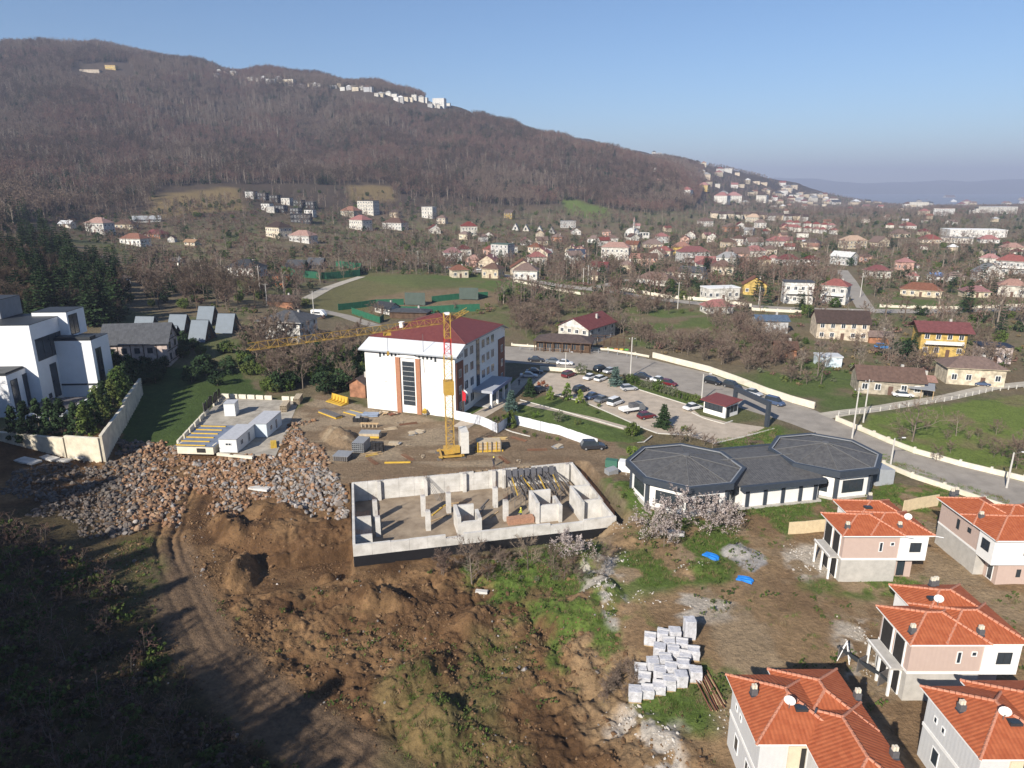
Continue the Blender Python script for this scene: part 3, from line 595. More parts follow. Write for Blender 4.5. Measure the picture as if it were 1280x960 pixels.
kn = np.where((z1 > .54 - .1 * sstep(350, 600, px)) & (rng.uniform(0, 1, n) < .8), 4 + (rng.uniform(0, 1, n) > .5), kn); kn = np.where((z2 > .55 + .06 * sstep(350, 600, px)) & (rng.uniform(0, 1, n) < .36), 6 + (rng.uniform(0, 1, n) > .5), kn)
kn = np.where((z3 > .55) & (rng.uniform(0, 1, n) < .55), 8 + (rng.uniform(0, 1, n) > .5), kn); kn = np.where(rng.uniform(0, 1, n) < .07 + .45 * (fbm(X, Y, 45, 2, 205) > .66), 10 + (rng.uniform(0, 1, n) > .6), kn)
scatter('forest', np.stack([X, Y, Z - .3], 1), rng.uniform(.75, 1.6, n) * np.where(kn >= 10, .85, 1), kn, FP, 'leafless brown and grey woodland covering the long hill', 'forest', tilt=.06)
# ================================================================ shared finishes
WHITE = mat('white_render', (.78, .77, .74), .8, .06, .7); CREAM = mat('cream_render', (.66, .60, .47), .85, .12, .8, col2=(.72, .67, .56))
PINK = wave_mat('pink_siding', (.46, .35, .30), (.50, .385, .33), .4, 'X', .75, .5, .02); GREYSIDE = wave_mat('grey_siding', (.52, .52, .52), (.58, .58, .57), .4, 'X', .75, .5, .02)
CEMENT = mat('cement_render', (.43, .41, .375), .9, .14, 1.2, .1); CONC = mat('raw_concrete', (.58, .555, .505), .9, .28, .55, .3, 9, col2=(.68, .66, .62)); CONC_D = mat('dusty_concrete', (.47, .44, .38), .95, .2, .7, .2)
GLASS = mat('window_glass', (.035, .045, .055), .12, .3, .4, spec=.6); FRAME_W = mat('white_frame', (.75, .75, .74), .5, .03, 3); FRAME_D = mat('dark_frame', (.035, .04, .045), .5, .1, 3)
TILE = wave_mat('orange_roof_tiles', (.33, .085, .034), (.405, .118, .049), .32, 'X', .75, .9, .05, second=.36)
RIDGE = mat('pale_ridge_tiles', (.50, .22, .14), .85, .2, 5); ANTHR = mat('anthracite_metal', (.045, .055, .07), .5, .1, 2); CHIM = mat('chimney_grey', (.10, .10, .105), .8, .15, 4); POT = mat('chimney_pot', (.66, .60, .48), .8, .1, 4)
DARK = mat('opening_shade', (.03, .028, .026), .9, .2, 2); WOOD = mat('raw_timber', (.42, .30, .17), .85, .2, 3, .1); YELLOW = mat('yellow_formwork', (.55, .36, .05), .7, .15, 2); STEEL = mat('weathered_steel', (.16, .15, .145), .6, .2, 3, metal=.3)  # DARK is a flat colour standing in for the shade inside openings
RUST = mat('rusty_rebar', (.15, .075, .045), .9, .25, 6); BLUE_TARP = mat('blue_tarp', (.02, .20, .62), .5, .15, 3, .4); WRAP = mat('white_wrap', (.50, .50, .52), .4, .25, 3, .6, 9); BLACK = mat('black_plastic', (.02, .02, .022), .5, .2, 2)

def window(parent, p, w, h, face, frame=FRAME_W, bars=1, depth=.06, pane=True, name='window'):
    """window on a wall; p = middle of its sill line, face = direction it looks at (radians, 0 = -Y)"""
    o = ob(name, None, parent, p, face); t = .07
    m = MB().box(-w / 2, -depth, 0, -w / 2 + t, 0.02, h).box(w / 2 - t, -depth, 0, w / 2, 0.02, h).box(-w / 2 + t, -depth, 0, w / 2 - t, 0.02, t).box(-w / 2 + t, -depth, h - t, w / 2 - t, .02, h)
    for k in range(bars): xx = -w / 2 + w * (k + 1) / (bars + 1); m.box(xx - t / 2, -depth + .01, t, xx + t / 2, .02, h - t)
    m.build('frame', frame, o); MB().box(-w / 2 + .02, -.02, .02, w / 2 - .02, -.005, h - .02).build('pane', GLASS, o); return o
def small_window(parent, p, w, h, face, frame, cache={}):
    """window of a far house: one small mesh, frame and glass"""
    k = (round(w, 1), round(h, 1), frame.name)
    if k not in cache:
        t = .12; m = MB().box(-w / 2, -.07, 0, w / 2, .05, h, 0); m.box(-w / 2 + t, -.09, t, -.04, -.06, h - t, 1).box(.04, -.09, t, w / 2 - t, -.06, h - t, 1); cache[k] = m.mesh('window', [frame, GLASS])
    return ob('window', cache[k], parent, p, face)
def wall_box(name, parent, x0, y0, z0, x1, y1, z1, m):
    mb = MB()
    for a, b, L_ in (((x0, y0), (x1, y0), x1 - x0), ((x1, y0), (x1, y1), y1 - y0), ((x1, y1), (x0, y1), x1 - x0), ((x0, y1), (x0, y0), y1 - y0)):
        mb.poly([(a[0], a[1], z0), (b[0], b[1], z0), (b[0], b[1], z1), (a[0], a[1], z1)], 0, [(0, 0), (L_, 0), (L_, z1 - z0), (0, z1 - z0)])
    mb.poly([(x0, y0, z1), (x1, y0, z1), (x1, y1, z1), (x0, y1, z1)], 0, [(0, 0)] * 4); mb.poly([(x0, y1, z0), (x1, y1, z0), (x1, y0, z0), (x0, y0, z0)], 0, [(0, 0)] * 4)
    return mb.build(name, m, parent)
def hip_faces(x0, y0, x1, y1, e, pitch):
    w, d = x1 - x0, y1 - y0; k = min(w, d) / 2; t = e + k * pitch
    if w >= d: A, B = (x0 + k, (y0 + y1) / 2, t), (x1 - k, (y0 + y1) / 2, t)
    else: A, B = ((x0 + x1) / 2, y0 + k, t), ((x0 + x1) / 2, y1 - k, t)
    a, b, c_, d_ = (x0, y0, e), (x1, y0, e), (x1, y1, e), (x0, y1, e)
    if w >= d: fs = [(a, b, B, A), (b, c_, B), (c_, d_, A, B), (d_, a, A)]
    else: fs = [(a, b, A), (b, c_, B, A), (c_, d_, B), (d_, a, A, B)]
    lines = [(a, A), (d_, A if w >= d else B), (b, B if w >= d else A), (c_, B), (A, B)]
    return fs, lines, (A, B)
def face_uv(f):
    p = [Vector(q) for q in f]; n = (p[1] - p[0]).cross(p[2] - p[1]).normalized(); u = Vector((0, 0, 1)).cross(n)
    u = u.normalized() if u.length > 1e-3 else Vector((1, 0, 0)); v = n.cross(u); return [(q.dot(u), q.dot(v)) for q in p]
def hip_roof(parent, rect, e, pitch, m=TILE, ridge=RIDGE, name='roof', fascia=WHITE, th=.16, caps=True, soff=True):
    x0, y0, x1, y1 = rect; fs, ln, _ = hip_faces(x0, y0, x1, y1, e, pitch); mb = MB()
    for f in fs: mb.poly(f, 0, face_uv(f))
    o = mb.build(name, m, parent)
    if soff: MB().box(x0 + .02, y0 + .02, e - th, x1 - .02, y1 - .02, e - .012).build('fascia', fascia, o)
    if caps:
        k = MB()
        for p, q in ln:
            p, q = Vector(p), Vector(q); L_ = (q - p).length; n = max(1, int(L_ / .42))
            for i in range(n):
                a, b = p.lerp(q, i / n), p.lerp(q, (i + .86) / n); k.tube(a + Vector((0, 0, .02)), b + Vector((0, 0, .02)), .13, .10, 5)
        tag(k.build('ridge_tiles', ridge, o), kind='stuff')
    return o
def roof_z(rects, e, pitch, x, y):
    z = e
    for x0, y0, x1, y1 in rects:
        if x0 <= x <= x1 and y0 <= y <= y1: z = max(z, e + pitch * min(x - x0, x1 - x, y - y0, y1 - y))
    return z
def chimney(parent, x, y, z, s=.78):
    c_ = MB().box(-.3 * s, -.3 * s, -.3, .3 * s, .3 * s, .75 * s).build('chimney', CHIM, parent, (x, y, z))
    for k in (-.14, .14): MB().cbox((k * s, 0, .75 * s + .22 * s), (.2 * s, .34 * s, .44 * s)).build('chimney_pot', POT, c_)
    MB().box(-.36 * s, -.36 * s, -.06, .36 * s, .36 * s, .06).build('flashing', ANTHR, c_); return c_
def dish(parent, x, y, z, s=.42, rz=-.5):
    o = ob('satellite_dish', None, parent, (x, y, z), rz); m = MB(); n = 14; rings = [(0, -.10), (.5, -.07), (1, 0)]
    pts = []
    for rr_, dd in rings:
        for k in range(n): a = 6.283 * k / n; pts.append((s * rr_ * math.cos(a), dd * s * 1.6, .75 + s * rr_ * math.sin(a)))
    m.v = pts; m.f = [(r_ * n + k, r_ * n + (k + 1) % n, (r_ + 1) * n + (k + 1) % n, (r_ + 1) * n + k) for r_ in range(2) for k in range(n)]; m.m = [0] * len(m.f)
    m.build('reflector', mat('dish_white', (.72, .71, .69), .5, .05, 3), o); MB().tube((0, .08, -.2), (0, .08, .75), .035).bar((0, -.05, .4), (0, -.45, .75), .03).build('mast', STEEL, o); return o

# ================================================================ five new houses with orange hipped roofs
E_, PT_ = 6.3, .44
def new_house(label, rects, low, up, chim, dishes, sky_l, walls, wins, extra=None):
    x0, y0 = rects[0][:2]; t = thing('new_house', label, 'house', (x0, y0, 0), group='new two-storey houses with orange roofs')
    L_ = [(a - x0, b - y0, c_ - x0, d - y0) for a, b, c_, d in rects]
    for i, q in enumerate(L_): hip_roof(t, q, E_ - .012 * i, PT_)
    for (a, b, c_, d, z0, z1, m, nm) in walls: wall_box(nm, t, a - x0, b - y0, z0, c_ - x0, d - y0, z1, m)
    for (x_, y_, z_, w, h, f, fr, bars) in wins: window(t, (x_ - x0, y_ - y0, z_), w, h, f, fr, bars)
    def on(p, dz=0):
        q = P(p[0], p[1], 7.2)
        for _ in range(3): q = P(p[0], p[1], roof_z(rects, E_, PT_, q.x, q.y))
        return q.x - x0, q.y - y0, q.z + dz
    for p in chim: chimney(t, *on(p))
    for p in dishes: dish(t, *on(p))
    for p in sky_l:
        a = on(p); s = MB().box(-.45, -.3, -.1, .45, .3, .12).build('skylight', FRAME_D, t, a); MB().box(-.36, -.22, .12, .36, .22, .14).build('pane', GLASS, s)
    for q in L_[:2]: MB().tube((q[2] - .1, q[1] + .02, E_ - .08), (q[2] + .9, q[1] - .1, E_ - .22), .05).build('gutter_spout', FRAME_W, t)
    if extra: extra(t, x0, y0)
    return t
def loggia(t, x0, y0):
    # open balcony side facing the yard: slab, posts, white surround, flat dark panels painted as the shaded rooms
    MB().box(-.75, 1.0, 2.86, .48, 5.2, 3.04).build('balcony_slab', CEMENT, t)
    for yy in (1.1, 3.1, 5.0): MB().box(-.62, yy - .1, -.1, -.42, yy + .1, 2.855).build('post', WHITE, t)
    for z0, z1 in ((.1, 2.5), (3.2, 5.7)):
        for a, b in ((1.3, 2.7), (3.3, 4.9)):
            f = MB().box(.37, a - .1, z0 - .06, .498, b + .1, z1 + .1).build('opening', WHITE, t); MB().box(.35, a, z0, .369, b, z1).build('pane', DARK, f)  # dark panel on the closed wall, painted as the shaded room
    MB().box(-.7, 1.05, 3.045, -.62, 5.15, 3.16).build('balcony_edge', WHITE, t)
for (ox, oy, lab, ch, ds, sk) in ((38.3, 71.1, 'new pink and grey two-storey house with orange roof beside the timber board fence', [(1059, 661), (1124, 661), (1087, 624)], [(1134, 653)], [(1085, 634)]),
                                  (35.1, 51.5, 'new pink and grey two-storey house with orange roof, steel frames by its balcony', [(1140, 791), (1225, 793), (1165, 732), (1169, 731)], [(1172, 757)], [(1166, 748)])):
    rc = [(ox, oy, ox + 7.3, oy + 5.9), (ox + 3.3, oy + .12, ox + 10.8, oy + 6.3), (ox + 3.2, oy + 3.4, ox + 10.4, oy + 9.6)]
    wl_ = [(ox + .5, oy + .5, ox + 7.0, oy + 5.4, -.4, 2.9, CEMENT, 'ground_floor_wall'), (ox + .46, oy + .46, ox + 7.04, oy + 5.44, 2.9, 3.15, WHITE, 'floor_band'), (ox + .5, oy + .5, ox + 7.0, oy + 5.4, 3.15, 6.2, PINK, 'upper_wall'),
           (ox + 7.003, oy + 1.6, ox + 9.6, oy + 5.8, -.4, 2.88, PINK, 'ground_floor_wall'), (ox + 7.003, oy + .42, ox + 10.3, oy + 5.8, 2.88, 6.19, WHITE, 'upper_wall'), (ox + 3.7, oy + 5.403, ox + 9.9, oy + 9.1, -.4, 6.18, WHITE, 'rear_wall')]
    ws = [(ox + 4.9, oy + .5, 4.0, .45, 1.25, 0, FRAME_W, 0), (ox + 6.2, oy + .5, 4.75, .5, .5, 0, FRAME_W, 0), (ox + 8.9, oy + .42, 4.0, 1.3, 1.2, 0, FRAME_D, 1), (ox + 10.3, oy + 3, 4.0, 1.1, 1.3, R(90), FRAME_D, 1)]
    if oy > 60: ws.append((ox + 8.3, oy + 1.6, .2, .9, 2.1, 0, FRAME_D, 0))
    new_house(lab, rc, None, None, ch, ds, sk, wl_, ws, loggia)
for (ox, oy, lab, ch, ds, sk) in ((17.7, 40.3, 'new pale grey sided house with orange roof and open doorway beside the heap of poles', [(942, 868), (1071, 873), (1117, 946)], [(986, 886)], [(1001, 885)]),
                                  (33.0, 38.95, 'new pale grey sided house with orange roof across the lane from the balconied house', [(1201, 888), (1290, 880)], [(1254, 900)], [(1268, 903)])):
    rc = [(ox, oy, ox + 6.9, oy + 7.4), (ox + 3.6, oy - 5.5, ox + 9.6, oy + 4.2), (ox + 3.7, oy + 1.2, ox + 9.5, oy + 8.1)]
    wl_ = [(ox + .5, oy + .5, ox + 6.5, oy + 6.9, -.4, 2.95, GREYSIDE, 'ground_floor_wall'), (ox + .45, oy + .45, ox + 6.55, oy + 6.95, 2.95, 3.25, WHITE, 'floor_band'), (ox + .5, oy + .5, ox + 6.5, oy + 6.9, 3.25, 6.2, GREYSIDE, 'upper_wall'), (ox + 4.1, oy - 5, ox + 9.1, oy + .497, -.4, 6.19, GREYSIDE, 'front_wall'), (ox + 6.503, oy + .503, ox + 9.0, oy + 7.6, -.4, 6.18, WHITE, 'rear_wall')]
    ws = [(ox + .5, oy + 4.9, .9, .9, 1.5, R(-90), FRAME_W, 0), (ox + .5, oy + 2.2, .1, 1.2, 2.3, R(-90), FRAME_W, 1), (ox + .5, oy + 5.6, 4.3, .45, .6, R(-90), FRAME_W, 0), (ox + .5, oy + 4.6, 4.2, .45, .6, R(-90), FRAME_W, 0), (ox + 4.1, oy - 2, 4.0, 1.2, 1.3, R(-90), FRAME_W, 1)]
    def ex(t, x0, y0):
        f = MB().box(2.6, .36, 3.2, 3.9, .497, 5.75).build('doorway', mat('bare_timber_door', (.60, .52, .38), .8, .1, 2), t); MB().box(3.5, .33, 3.25, 3.86, .358, 5.6).build('opening', DARK, f)  # dark box drawn for the shade inside the open doorway
        MB().bar((3.62, .3, E_ + .03), (5.3, 2.5, E_ + .95), .16).build('valley_flashing', ANTHR, t)
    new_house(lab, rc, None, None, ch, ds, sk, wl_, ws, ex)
ox, oy = 55.3, 74.0
rc = [(ox, oy, ox + 6.3, oy + 7.4), (ox + .05, oy - 4.0, ox + 11.2, oy + 2.6), (ox + 3, oy - 1, ox + 10, oy + 5.5)]
new_house('new pink house with white corner bay and orange roof near the road wall', rc, None, None, [(1226, 648), (1190, 619), (1195, 617)], [], [],
          [(ox + .5, oy - .8, ox + 5.9, oy + 6.9, -.4, 2.9, CEMENT, 'ground_floor_wall'), (ox + .46, oy - .84, ox + 5.94, oy + 6.94, 2.9, 3.15, WHITE, 'floor_band'), (ox + .5, oy - .8, ox + 5.9, oy + 6.9, 3.15, 6.2, PINK, 'upper_wall'),
           (ox + .35, oy - 3.5, ox + 10.7, oy - .803, 2.85, 6.19, WHITE, 'corner_bay'), (ox + 1.7, oy - 3.0, ox + 10.6, oy - .81, -.4, 2.848, PINK, 'ground_floor_wall'), (ox + 5.903, oy - .8, ox + 10, oy + 5, -.4, 6.18, WHITE, 'rear_wall')],
          [(ox + .5, oy + 3.2, 4.0, .5, 1.3, R(-90), FRAME_D, 0), (ox + .5, oy + 1.1, 4.6, .6, .6, R(-90), FRAME_D, 0), (ox + .35, oy - 2.1, 4.1, 1.3, 1.3, R(-90), FRAME_D, 1), (ox + 4.5, oy - 3.5, 4.1, 1.2, 1.2, 0, FRAME_D, 1), (ox + 4.2, oy - 3.0, 1.0, .5, 1.0, 0, FRAME_D, 0), (ox + 1.7, oy - 1.9, .1, .9, 2.1, R(-90), FRAME_W, 0)])

# ---------------------------------------------------------------- wrapped pallets
random.seed(5)
def bm_block(w, d, h, bev=.07, jit=.03, seed=0):
    random.seed(seed); bm = bmesh.new(); bmesh.ops.create_cube(bm, size=1); bmesh.ops.scale(bm, vec=(w, d, h), verts=bm.verts); bmesh.ops.translate(bm, vec=(0, 0, h / 2), verts=bm.verts)
    bmesh.ops.subdivide_edges(bm, edges=bm.edges, cuts=2, use_grid_fill=True)
    for v in bm.verts: v.co += Vector((random.uniform(-jit, jit), random.uniform(-jit, jit), random.uniform(-jit, jit) * .5))
    bmesh.ops.bevel(bm, geom=list(bm.edges), offset=bev * .3, segments=1, affect='EDGES'); me = bpy.data.meshes.new('wrapped_load'); bm.to_mesh(me); bm.free(); return me
PAL = []
for k in range(4):
    me = bm_block(1.16, 1.08, 1.05 + .08 * k, .07, .045, 40 + k); me.materials.append(WRAP); PAL.append(me)
pal_base = MB()
for yy in (-.45, 0, .45): pal_base.box(-.58, yy - .05, 0, .58, yy + .05, .1)
for k in range(6): pal_base.box(-.58 + k * .21, -.52, .1, -.47 + k * .21, .52, .13)
pal_base = pal_base.mesh('pallet_base', WOOD); strap = MB().box(-.6, -.03, .02, .6, .03, 1.2).mesh('strap', mat('strap', (.45, .45, .46), .5))
for i, (a, b) in enumerate([(520, 440), (567, 437), (612, 440), (665, 438), (638, 477), (590, 468), (607, 502), (555, 490), (650, 520), (682, 510), (577, 526), (530, 532), (485, 537), (643, 552), (598, 558), (557, 567), (500, 567), (690, 588), (635, 600), (592, 605), (555, 611), (512, 615), (465, 620)]):
    g = P(640 + a / 3, 640 + b / 3, 1.2); z = H(g.x, g.y); tall = i == 3
    t = thing('pallet', 'tall double pallet wrapped in white film at the end of the pallet rows' if tall else 'white film-wrapped pallet of blocks in the pallet row ' + ('nearest the spilled plaster' if b < 445 else 'nearest the heap of poles' if b > 580 else 'second from the spilled plaster' if b < 505 else 'in the middle of the stack yard'), 'pallet', (g.x, g.y, z + .02), random.uniform(-.16, .16) - .12, 'wrapped pallets on the grass')
    ob('pallet_base', pal_base, t); ob('wrapped_load', PAL[i % 4], t, (0, 0, .13), random.choice((0, math.pi)), (1, 1, 1.7) if tall else (1, 1, random.uniform(.85, 1.05))); ob('strap', strap, t, (0, .2, .13), 0, (1.012, 1, 1.7 if tall else 1.0))

# ================================================================ octagonal pavilions
def roof_tiles_grey():
    return wave_mat('grey_roof_tiles', (.085, .083, .082), (.13, .127, .122), .36, 'X', .6, .9, .06, second=.40)
GT = roof_tiles_grey(); HIPG = mat('hip_strip_grey', (.13, .13, .13), .6, .1, 3)
t = thing('octagonal_building', 'white single-storey building of two octagonal pavilions with grey tiled roofs and dark fascia', 'building', (0, 0, 0))
OCT = [((26.2, 96.0), 8.9), ((49.6, 101.2), 8.6)]; ROT = R(13 + 22.5)
def octp(c_, r_, z=None): return [(c_[0] + r_ * math.cos(ROT + k * math.pi / 4), c_[1] + r_ * math.sin(ROT + k * math.pi / 4)) for k in range(8)]
for ci, (c_, r_) in enumerate(OCT):
    o8 = octp(c_, r_); i8 = octp(c_, r_ - .55); w8 = octp(c_, r_ - 1.05); z0, z1 = 4.0, 4.95
    MB().prism(octp(c_, r_ - .75), -.6, .35).build('plinth', CEMENT, t)
    for k in range(8):
        j = (k + 1) % 8; a, b = Vector((*w8[k], 0)), Vector((*w8[j], 0)); m_ = (a + b) / 2; ang = math.atan2(b.y - a.y, b.x - a.x); n = Vector((math.sin(ang), -math.cos(ang), 0)); L_ = (b - a).length
        p = ob('wall_panel', None, t, m_, ang); MB().box(-L_ / 2 + .02, 0, .35, L_ / 2 - .02, .25, 4.1).build('wall_face', WHITE, p)
        # outward is -Y in the panel's frame
        w = ob('window', None, p, (0, -.03, 1.05)); ww = min(3.6, L_ * .62); MB().box(-ww / 2, -.05, 0, ww / 2, .02, 2.0).build('frame', FRAME_D, w)
        for q in range(3): MB().box(-ww / 2 + .07 + q * ww / 3, -.07, .08, -ww / 2 + ww / 3 - .05 + q * ww / 3, -.055, 1.92).build('pane', GLASS, w)
        MB().cbox((*w8[k], 2.05), (.55, .55, 4.1), 0, ROT + k * math.pi / 4).build('pilaster', ANTHR, t)
    fb = MB()
    for k in range(8):
        j = (k + 1) % 8; fb.hexa([(*o8[k], z0), (*o8[j], z0), (*i8[j], z0), (*i8[k], z0), (*o8[k], z1), (*o8[j], z1), (*i8[j], z1), (*i8[k], z1)])
    f = fb.build('fascia', ANTHR, t); lp = MB(); li = octp(c_, r_ - .75)
    for k in range(8): j = (k + 1) % 8; lp.hexa([(*i8[k], z1 - .15), (*i8[j], z1 - .15), (*li[j], z1 - .15), (*li[k], z1 - .15), (*i8[k], z1 - .03), (*i8[j], z1 - .03), (*li[j], z1 - .03), (*li[k], z1 - .03)])
    lp.build('gutter', mat('pale_gutter', (.26, .27, .28), .4, .05, 3), f)
    ap = (c_[0], c_[1], 6.35)
    for k in range(8):
        j = (k + 1) % 8; fc = [(*li[k], 4.62), (*li[j], 4.62), ap]; MB().poly(fc, 0, face_uv(fc)).build('roof_slope', GT, t)
        MB().bar((*li[k], 4.64), (ap[0], ap[1], 6.37), .11).build('hip_strip', HIPG, t)
    MB().prism(octp(c_, .55), 6.2, 6.45).build('apex_cap', HIPG, t); MB().prism(octp(c_, r_ - .8), 3.98, 4.55).build('soffit', FRAME_D, t)
lu = Vector((.976, .217, 0)); lv = Vector((-.217, .976, 0)); lc = Vector((37.9, 98.2, 0))
def lk(u, v, z): q = lc + lu * u + lv * v; return (q.x, q.y, z)
k = MB().hexa([lk(-6, -6.3, .25), lk(6.5, -6.3, .25), lk(6.5, 6.4, .25), lk(-6, 6.4, .25), lk(-6, -6.3, 3.2), lk(6.5, -6.3, 3.2), lk(6.5, 6.4, 3.2), lk(-6, 6.4, 3.2)]); k.build('link_wall', WHITE, t)
MB().hexa([lk(-6.5, -6.7, -.6), lk(7, -6.7, -.6), lk(7, 6.6, -.6), lk(-6.5, 6.6, -.6), lk(-6.5, -6.7, .3), lk(7, -6.7, .3), lk(7, 6.6, .3), lk(-6.5, 6.6, .3)]).build('plinth', CEMENT, t)
for q in (-5.2, -2.3, .6, 3.5, 6.0): MB().hexa([lk(q - .25, -6.5, .3), lk(q + .25, -6.5, .3), lk(q + .25, -6.3, .3), lk(q - .25, -6.3, .3), lk(q - .25, -6.5, 3.25), lk(q + .25, -6.5, 3.25), lk(q + .25, -6.3, 3.25), lk(q - .25, -6.3, 3.25)]).build('pilaster', ANTHR, t)
MB().hexa([lk(-6.8, -7.4, 3.25), lk(7, -7.4, 3.25), lk(7, -6.85, 3.25), lk(-6.8, -6.85, 3.25), lk(-6.8, -7.4, 4.0), lk(7, -7.4, 4.0), lk(7, -6.85, 4.0), lk(-6.8, -6.85, 4.0)]).build('fascia', ANTHR, t)
MB().hexa([lk(-6.8, 6.9, 3.25), lk(7, 6.9, 3.25), lk(7, 7.4, 3.25), lk(-6.8, 7.4, 3.25), lk(-6.8, 6.9, 4.0), lk(7, 6.9, 4.0), lk(7, 7.4, 4.0), lk(-6.8, 7.4, 4.0)]).build('fascia', ANTHR, t)
for f in ([lk(-7, -6.84, 3.85), lk(7, -6.84, 3.85), lk(7, .5, 4.9), lk(-7, .5, 4.9)], [lk(7, 6.9, 3.85), lk(-7, 6.9, 3.85), lk(-7, .5, 4.9), lk(7, .5, 4.9)]): MB().poly(f, 0, face_uv(f)).build('roof_slope', GT, t)
MB().bar(lk(-7, .5, 4.93), lk(7, .5, 4.93), .2).build('hip_strip', HIPG, t)
MB().hexa([lk(18.8, -3.8, -.3), lk(22.0, -3.8, -.3), lk(22.0, 0, -.3), lk(18.8, 0, -.3), lk(18.8, -3.8, 2.9), lk(22.0, -3.8, 2.5), lk(22.0, 0, 2.5), lk(18.8, 0, 2.9)]).build('boiler_annex', mat('grey_sheet', (.36, .38, .40), .5, .08, 2), t)

# ================================================================ concrete basement under construction
t = thing('concrete_basement', 'roofless rectangular concrete basement with walls, columns and cores under construction', 'basement', (BO[0], BO[1], 0), BR)
# local frame: x = along the back wall, y = -v
FL = -3.15
def panel(u0, u1, v0, v1, z0, z1, nm='wall_panel', m=CONC, par=None): return MB().box(u0, -v1, z0, u1, -v0, z1).build(nm, m, par or t)
def rebar(u0, u1, v0, v1, z, n, h=.9):
    mb = MB(); random.seed(int(u0 * 10 + v0 * 7))
    for k in range(n):
        s = k / max(1, n - 1); uu = u0 + (u1 - u0) * s; vv = v0 + (v1 - v0) * s; mb.bar((uu, -vv, z - .1), (uu + random.uniform(-.05, .05), -vv + random.uniform(-.05, .05), z + h * random.uniform(.7, 1.1)), .022)
    tag(mb.build('rebar', RUST, t), kind='stuff')
panel(0, BL, 0.4, BW - .4, FL - .2, FL, 'floor_slab', mat('muddy_slab', (.27, .20, .135), .95, .35, .35, .2, col2=(.36, .29, .21)))
nb = 15; st = BL / nb
for k in range(nb):
    zt = .05 + (-.35 if k in (11,) else 0) + random.uniform(-.06, .06) - (.25 if k in (8,) else 0); panel(k * st + .012, (k + 1) * st - .012, -.02, .36, FL, zt)
    for zz in (-2.2, -1.1): MB().box(k * st + .01, -.375, zz, (k + 1) * st - .01, -.36, zz + .03).build('form_joint', CONC_D, t)
    zt = -.12 + (-.45 if k in (5,) else 0) + random.uniform(-.04, .04) - (.3 if k in (11, 12) else 0); panel(k * st + .012, (k + 1) * st - .012, BW - .4, BW - .02, FL - .1, zt, m=CONC)
    rebar(k * st, (k + 1) * st, .17, .17, zt + .1, 7, .7)
panel(0, BL, BW - .012, BW + .015, FL - .1, -1.7, 'tar_coating', mat('black_bitumen', (.012, .012, .014), .6, .2, 2))
for k in range(8):
    v0 = .38 + k * 2.44; v1 = min(v0 + 2.41, BW - .41); panel(-.02, .33, v0, v1, FL, .02 if k != 3 else -.1); panel(BL - .35, BL - .02, v0, v1, FL, .02 if k < 6 else -.3)
    if k > 1: rebar(BL - .18, BL - .18, v0, v1, 0, 9, 1.0)
for uu in (4.2, 11.6, 18.0, 22.9, 24.6, 35.6): panel(uu - .3, uu + .3, .37, .9, FL, .1 if uu != 11.6 else -.2, 'pilaster'); rebar(uu - .25, uu + .25, .8, .8, .1, 5, 1.2)
for uu, vv, hh in ((3.5, 12.4, -.2), (10.7, 12.3, -.1), (22.4, 12, 0.1), (3.3, 7.6, .1), (10.5, 7.6, .1), (21.8, 7.2, .1), (14.4, 7.4, .1)): panel(uu - .35, uu + .35, vv - .45, vv + .45, FL, hh, 'column'); rebar(uu - .28, uu + .28, vv, vv, hh, 6, 1.1)
# left end block, two stair or lift cores, right end block
panel(.34, 2.6, 11.6, 12.0, FL, -.25, 'core_wall'); panel(.34, 2.6, 16.4, 16.8, FL, -.6, 'core_wall'); rebar(.4, 2.5, 11.8, 11.8, -.25, 12, .9); rebar(.4, 2.5, 16.6, 16.6, -.6, 12, .9)
for u0, u1, v0, v1, hh in ((14.6, 15.1, 11.4, 15.6, .0), (17.6, 18.1, 12.6, 15.6, -.5), (15.103, 17.597, 11.4, 11.8, -.1), (15.103, 17.597, 15.2, 15.6, -.9)): panel(u0, u1, v0, v1, FL, hh, 'core_wall')
rebar(14.7, 18, 15.4, 15.4, -.6, 16, .9); rebar(14.8, 17.6, 11.6, 11.6, -.1, 14, 1.0)
for u0, u1, v0, v1, hh in ((26.6, 27.1, 9.6, 14.2, .2), (30.0, 30.5, 11, 14.6, -.4), (27.103, 29.997, 9.6, 10.0, .15), (27.103, 29.997, 13.6, 14.0, -.4)): panel(u0, u1, v0, v1, FL, hh, 'core_wall')
rebar(27, 30.4, 13.8, 13.8, -.4, 16, .9)
for u0, u1, v0, v1, hh in ((33.2, 33.6, 9.6, 15.6, .3), (33.603, 36.45, 9.6, 10.0, .25), (33.603, 36.45, 14.4, 14.8, .1)): panel(u0, u1, v0, v1, FL, hh, 'core_wall')
rebar(33.4, 36, 14.6, 14.6, .1, 14, 1.0)
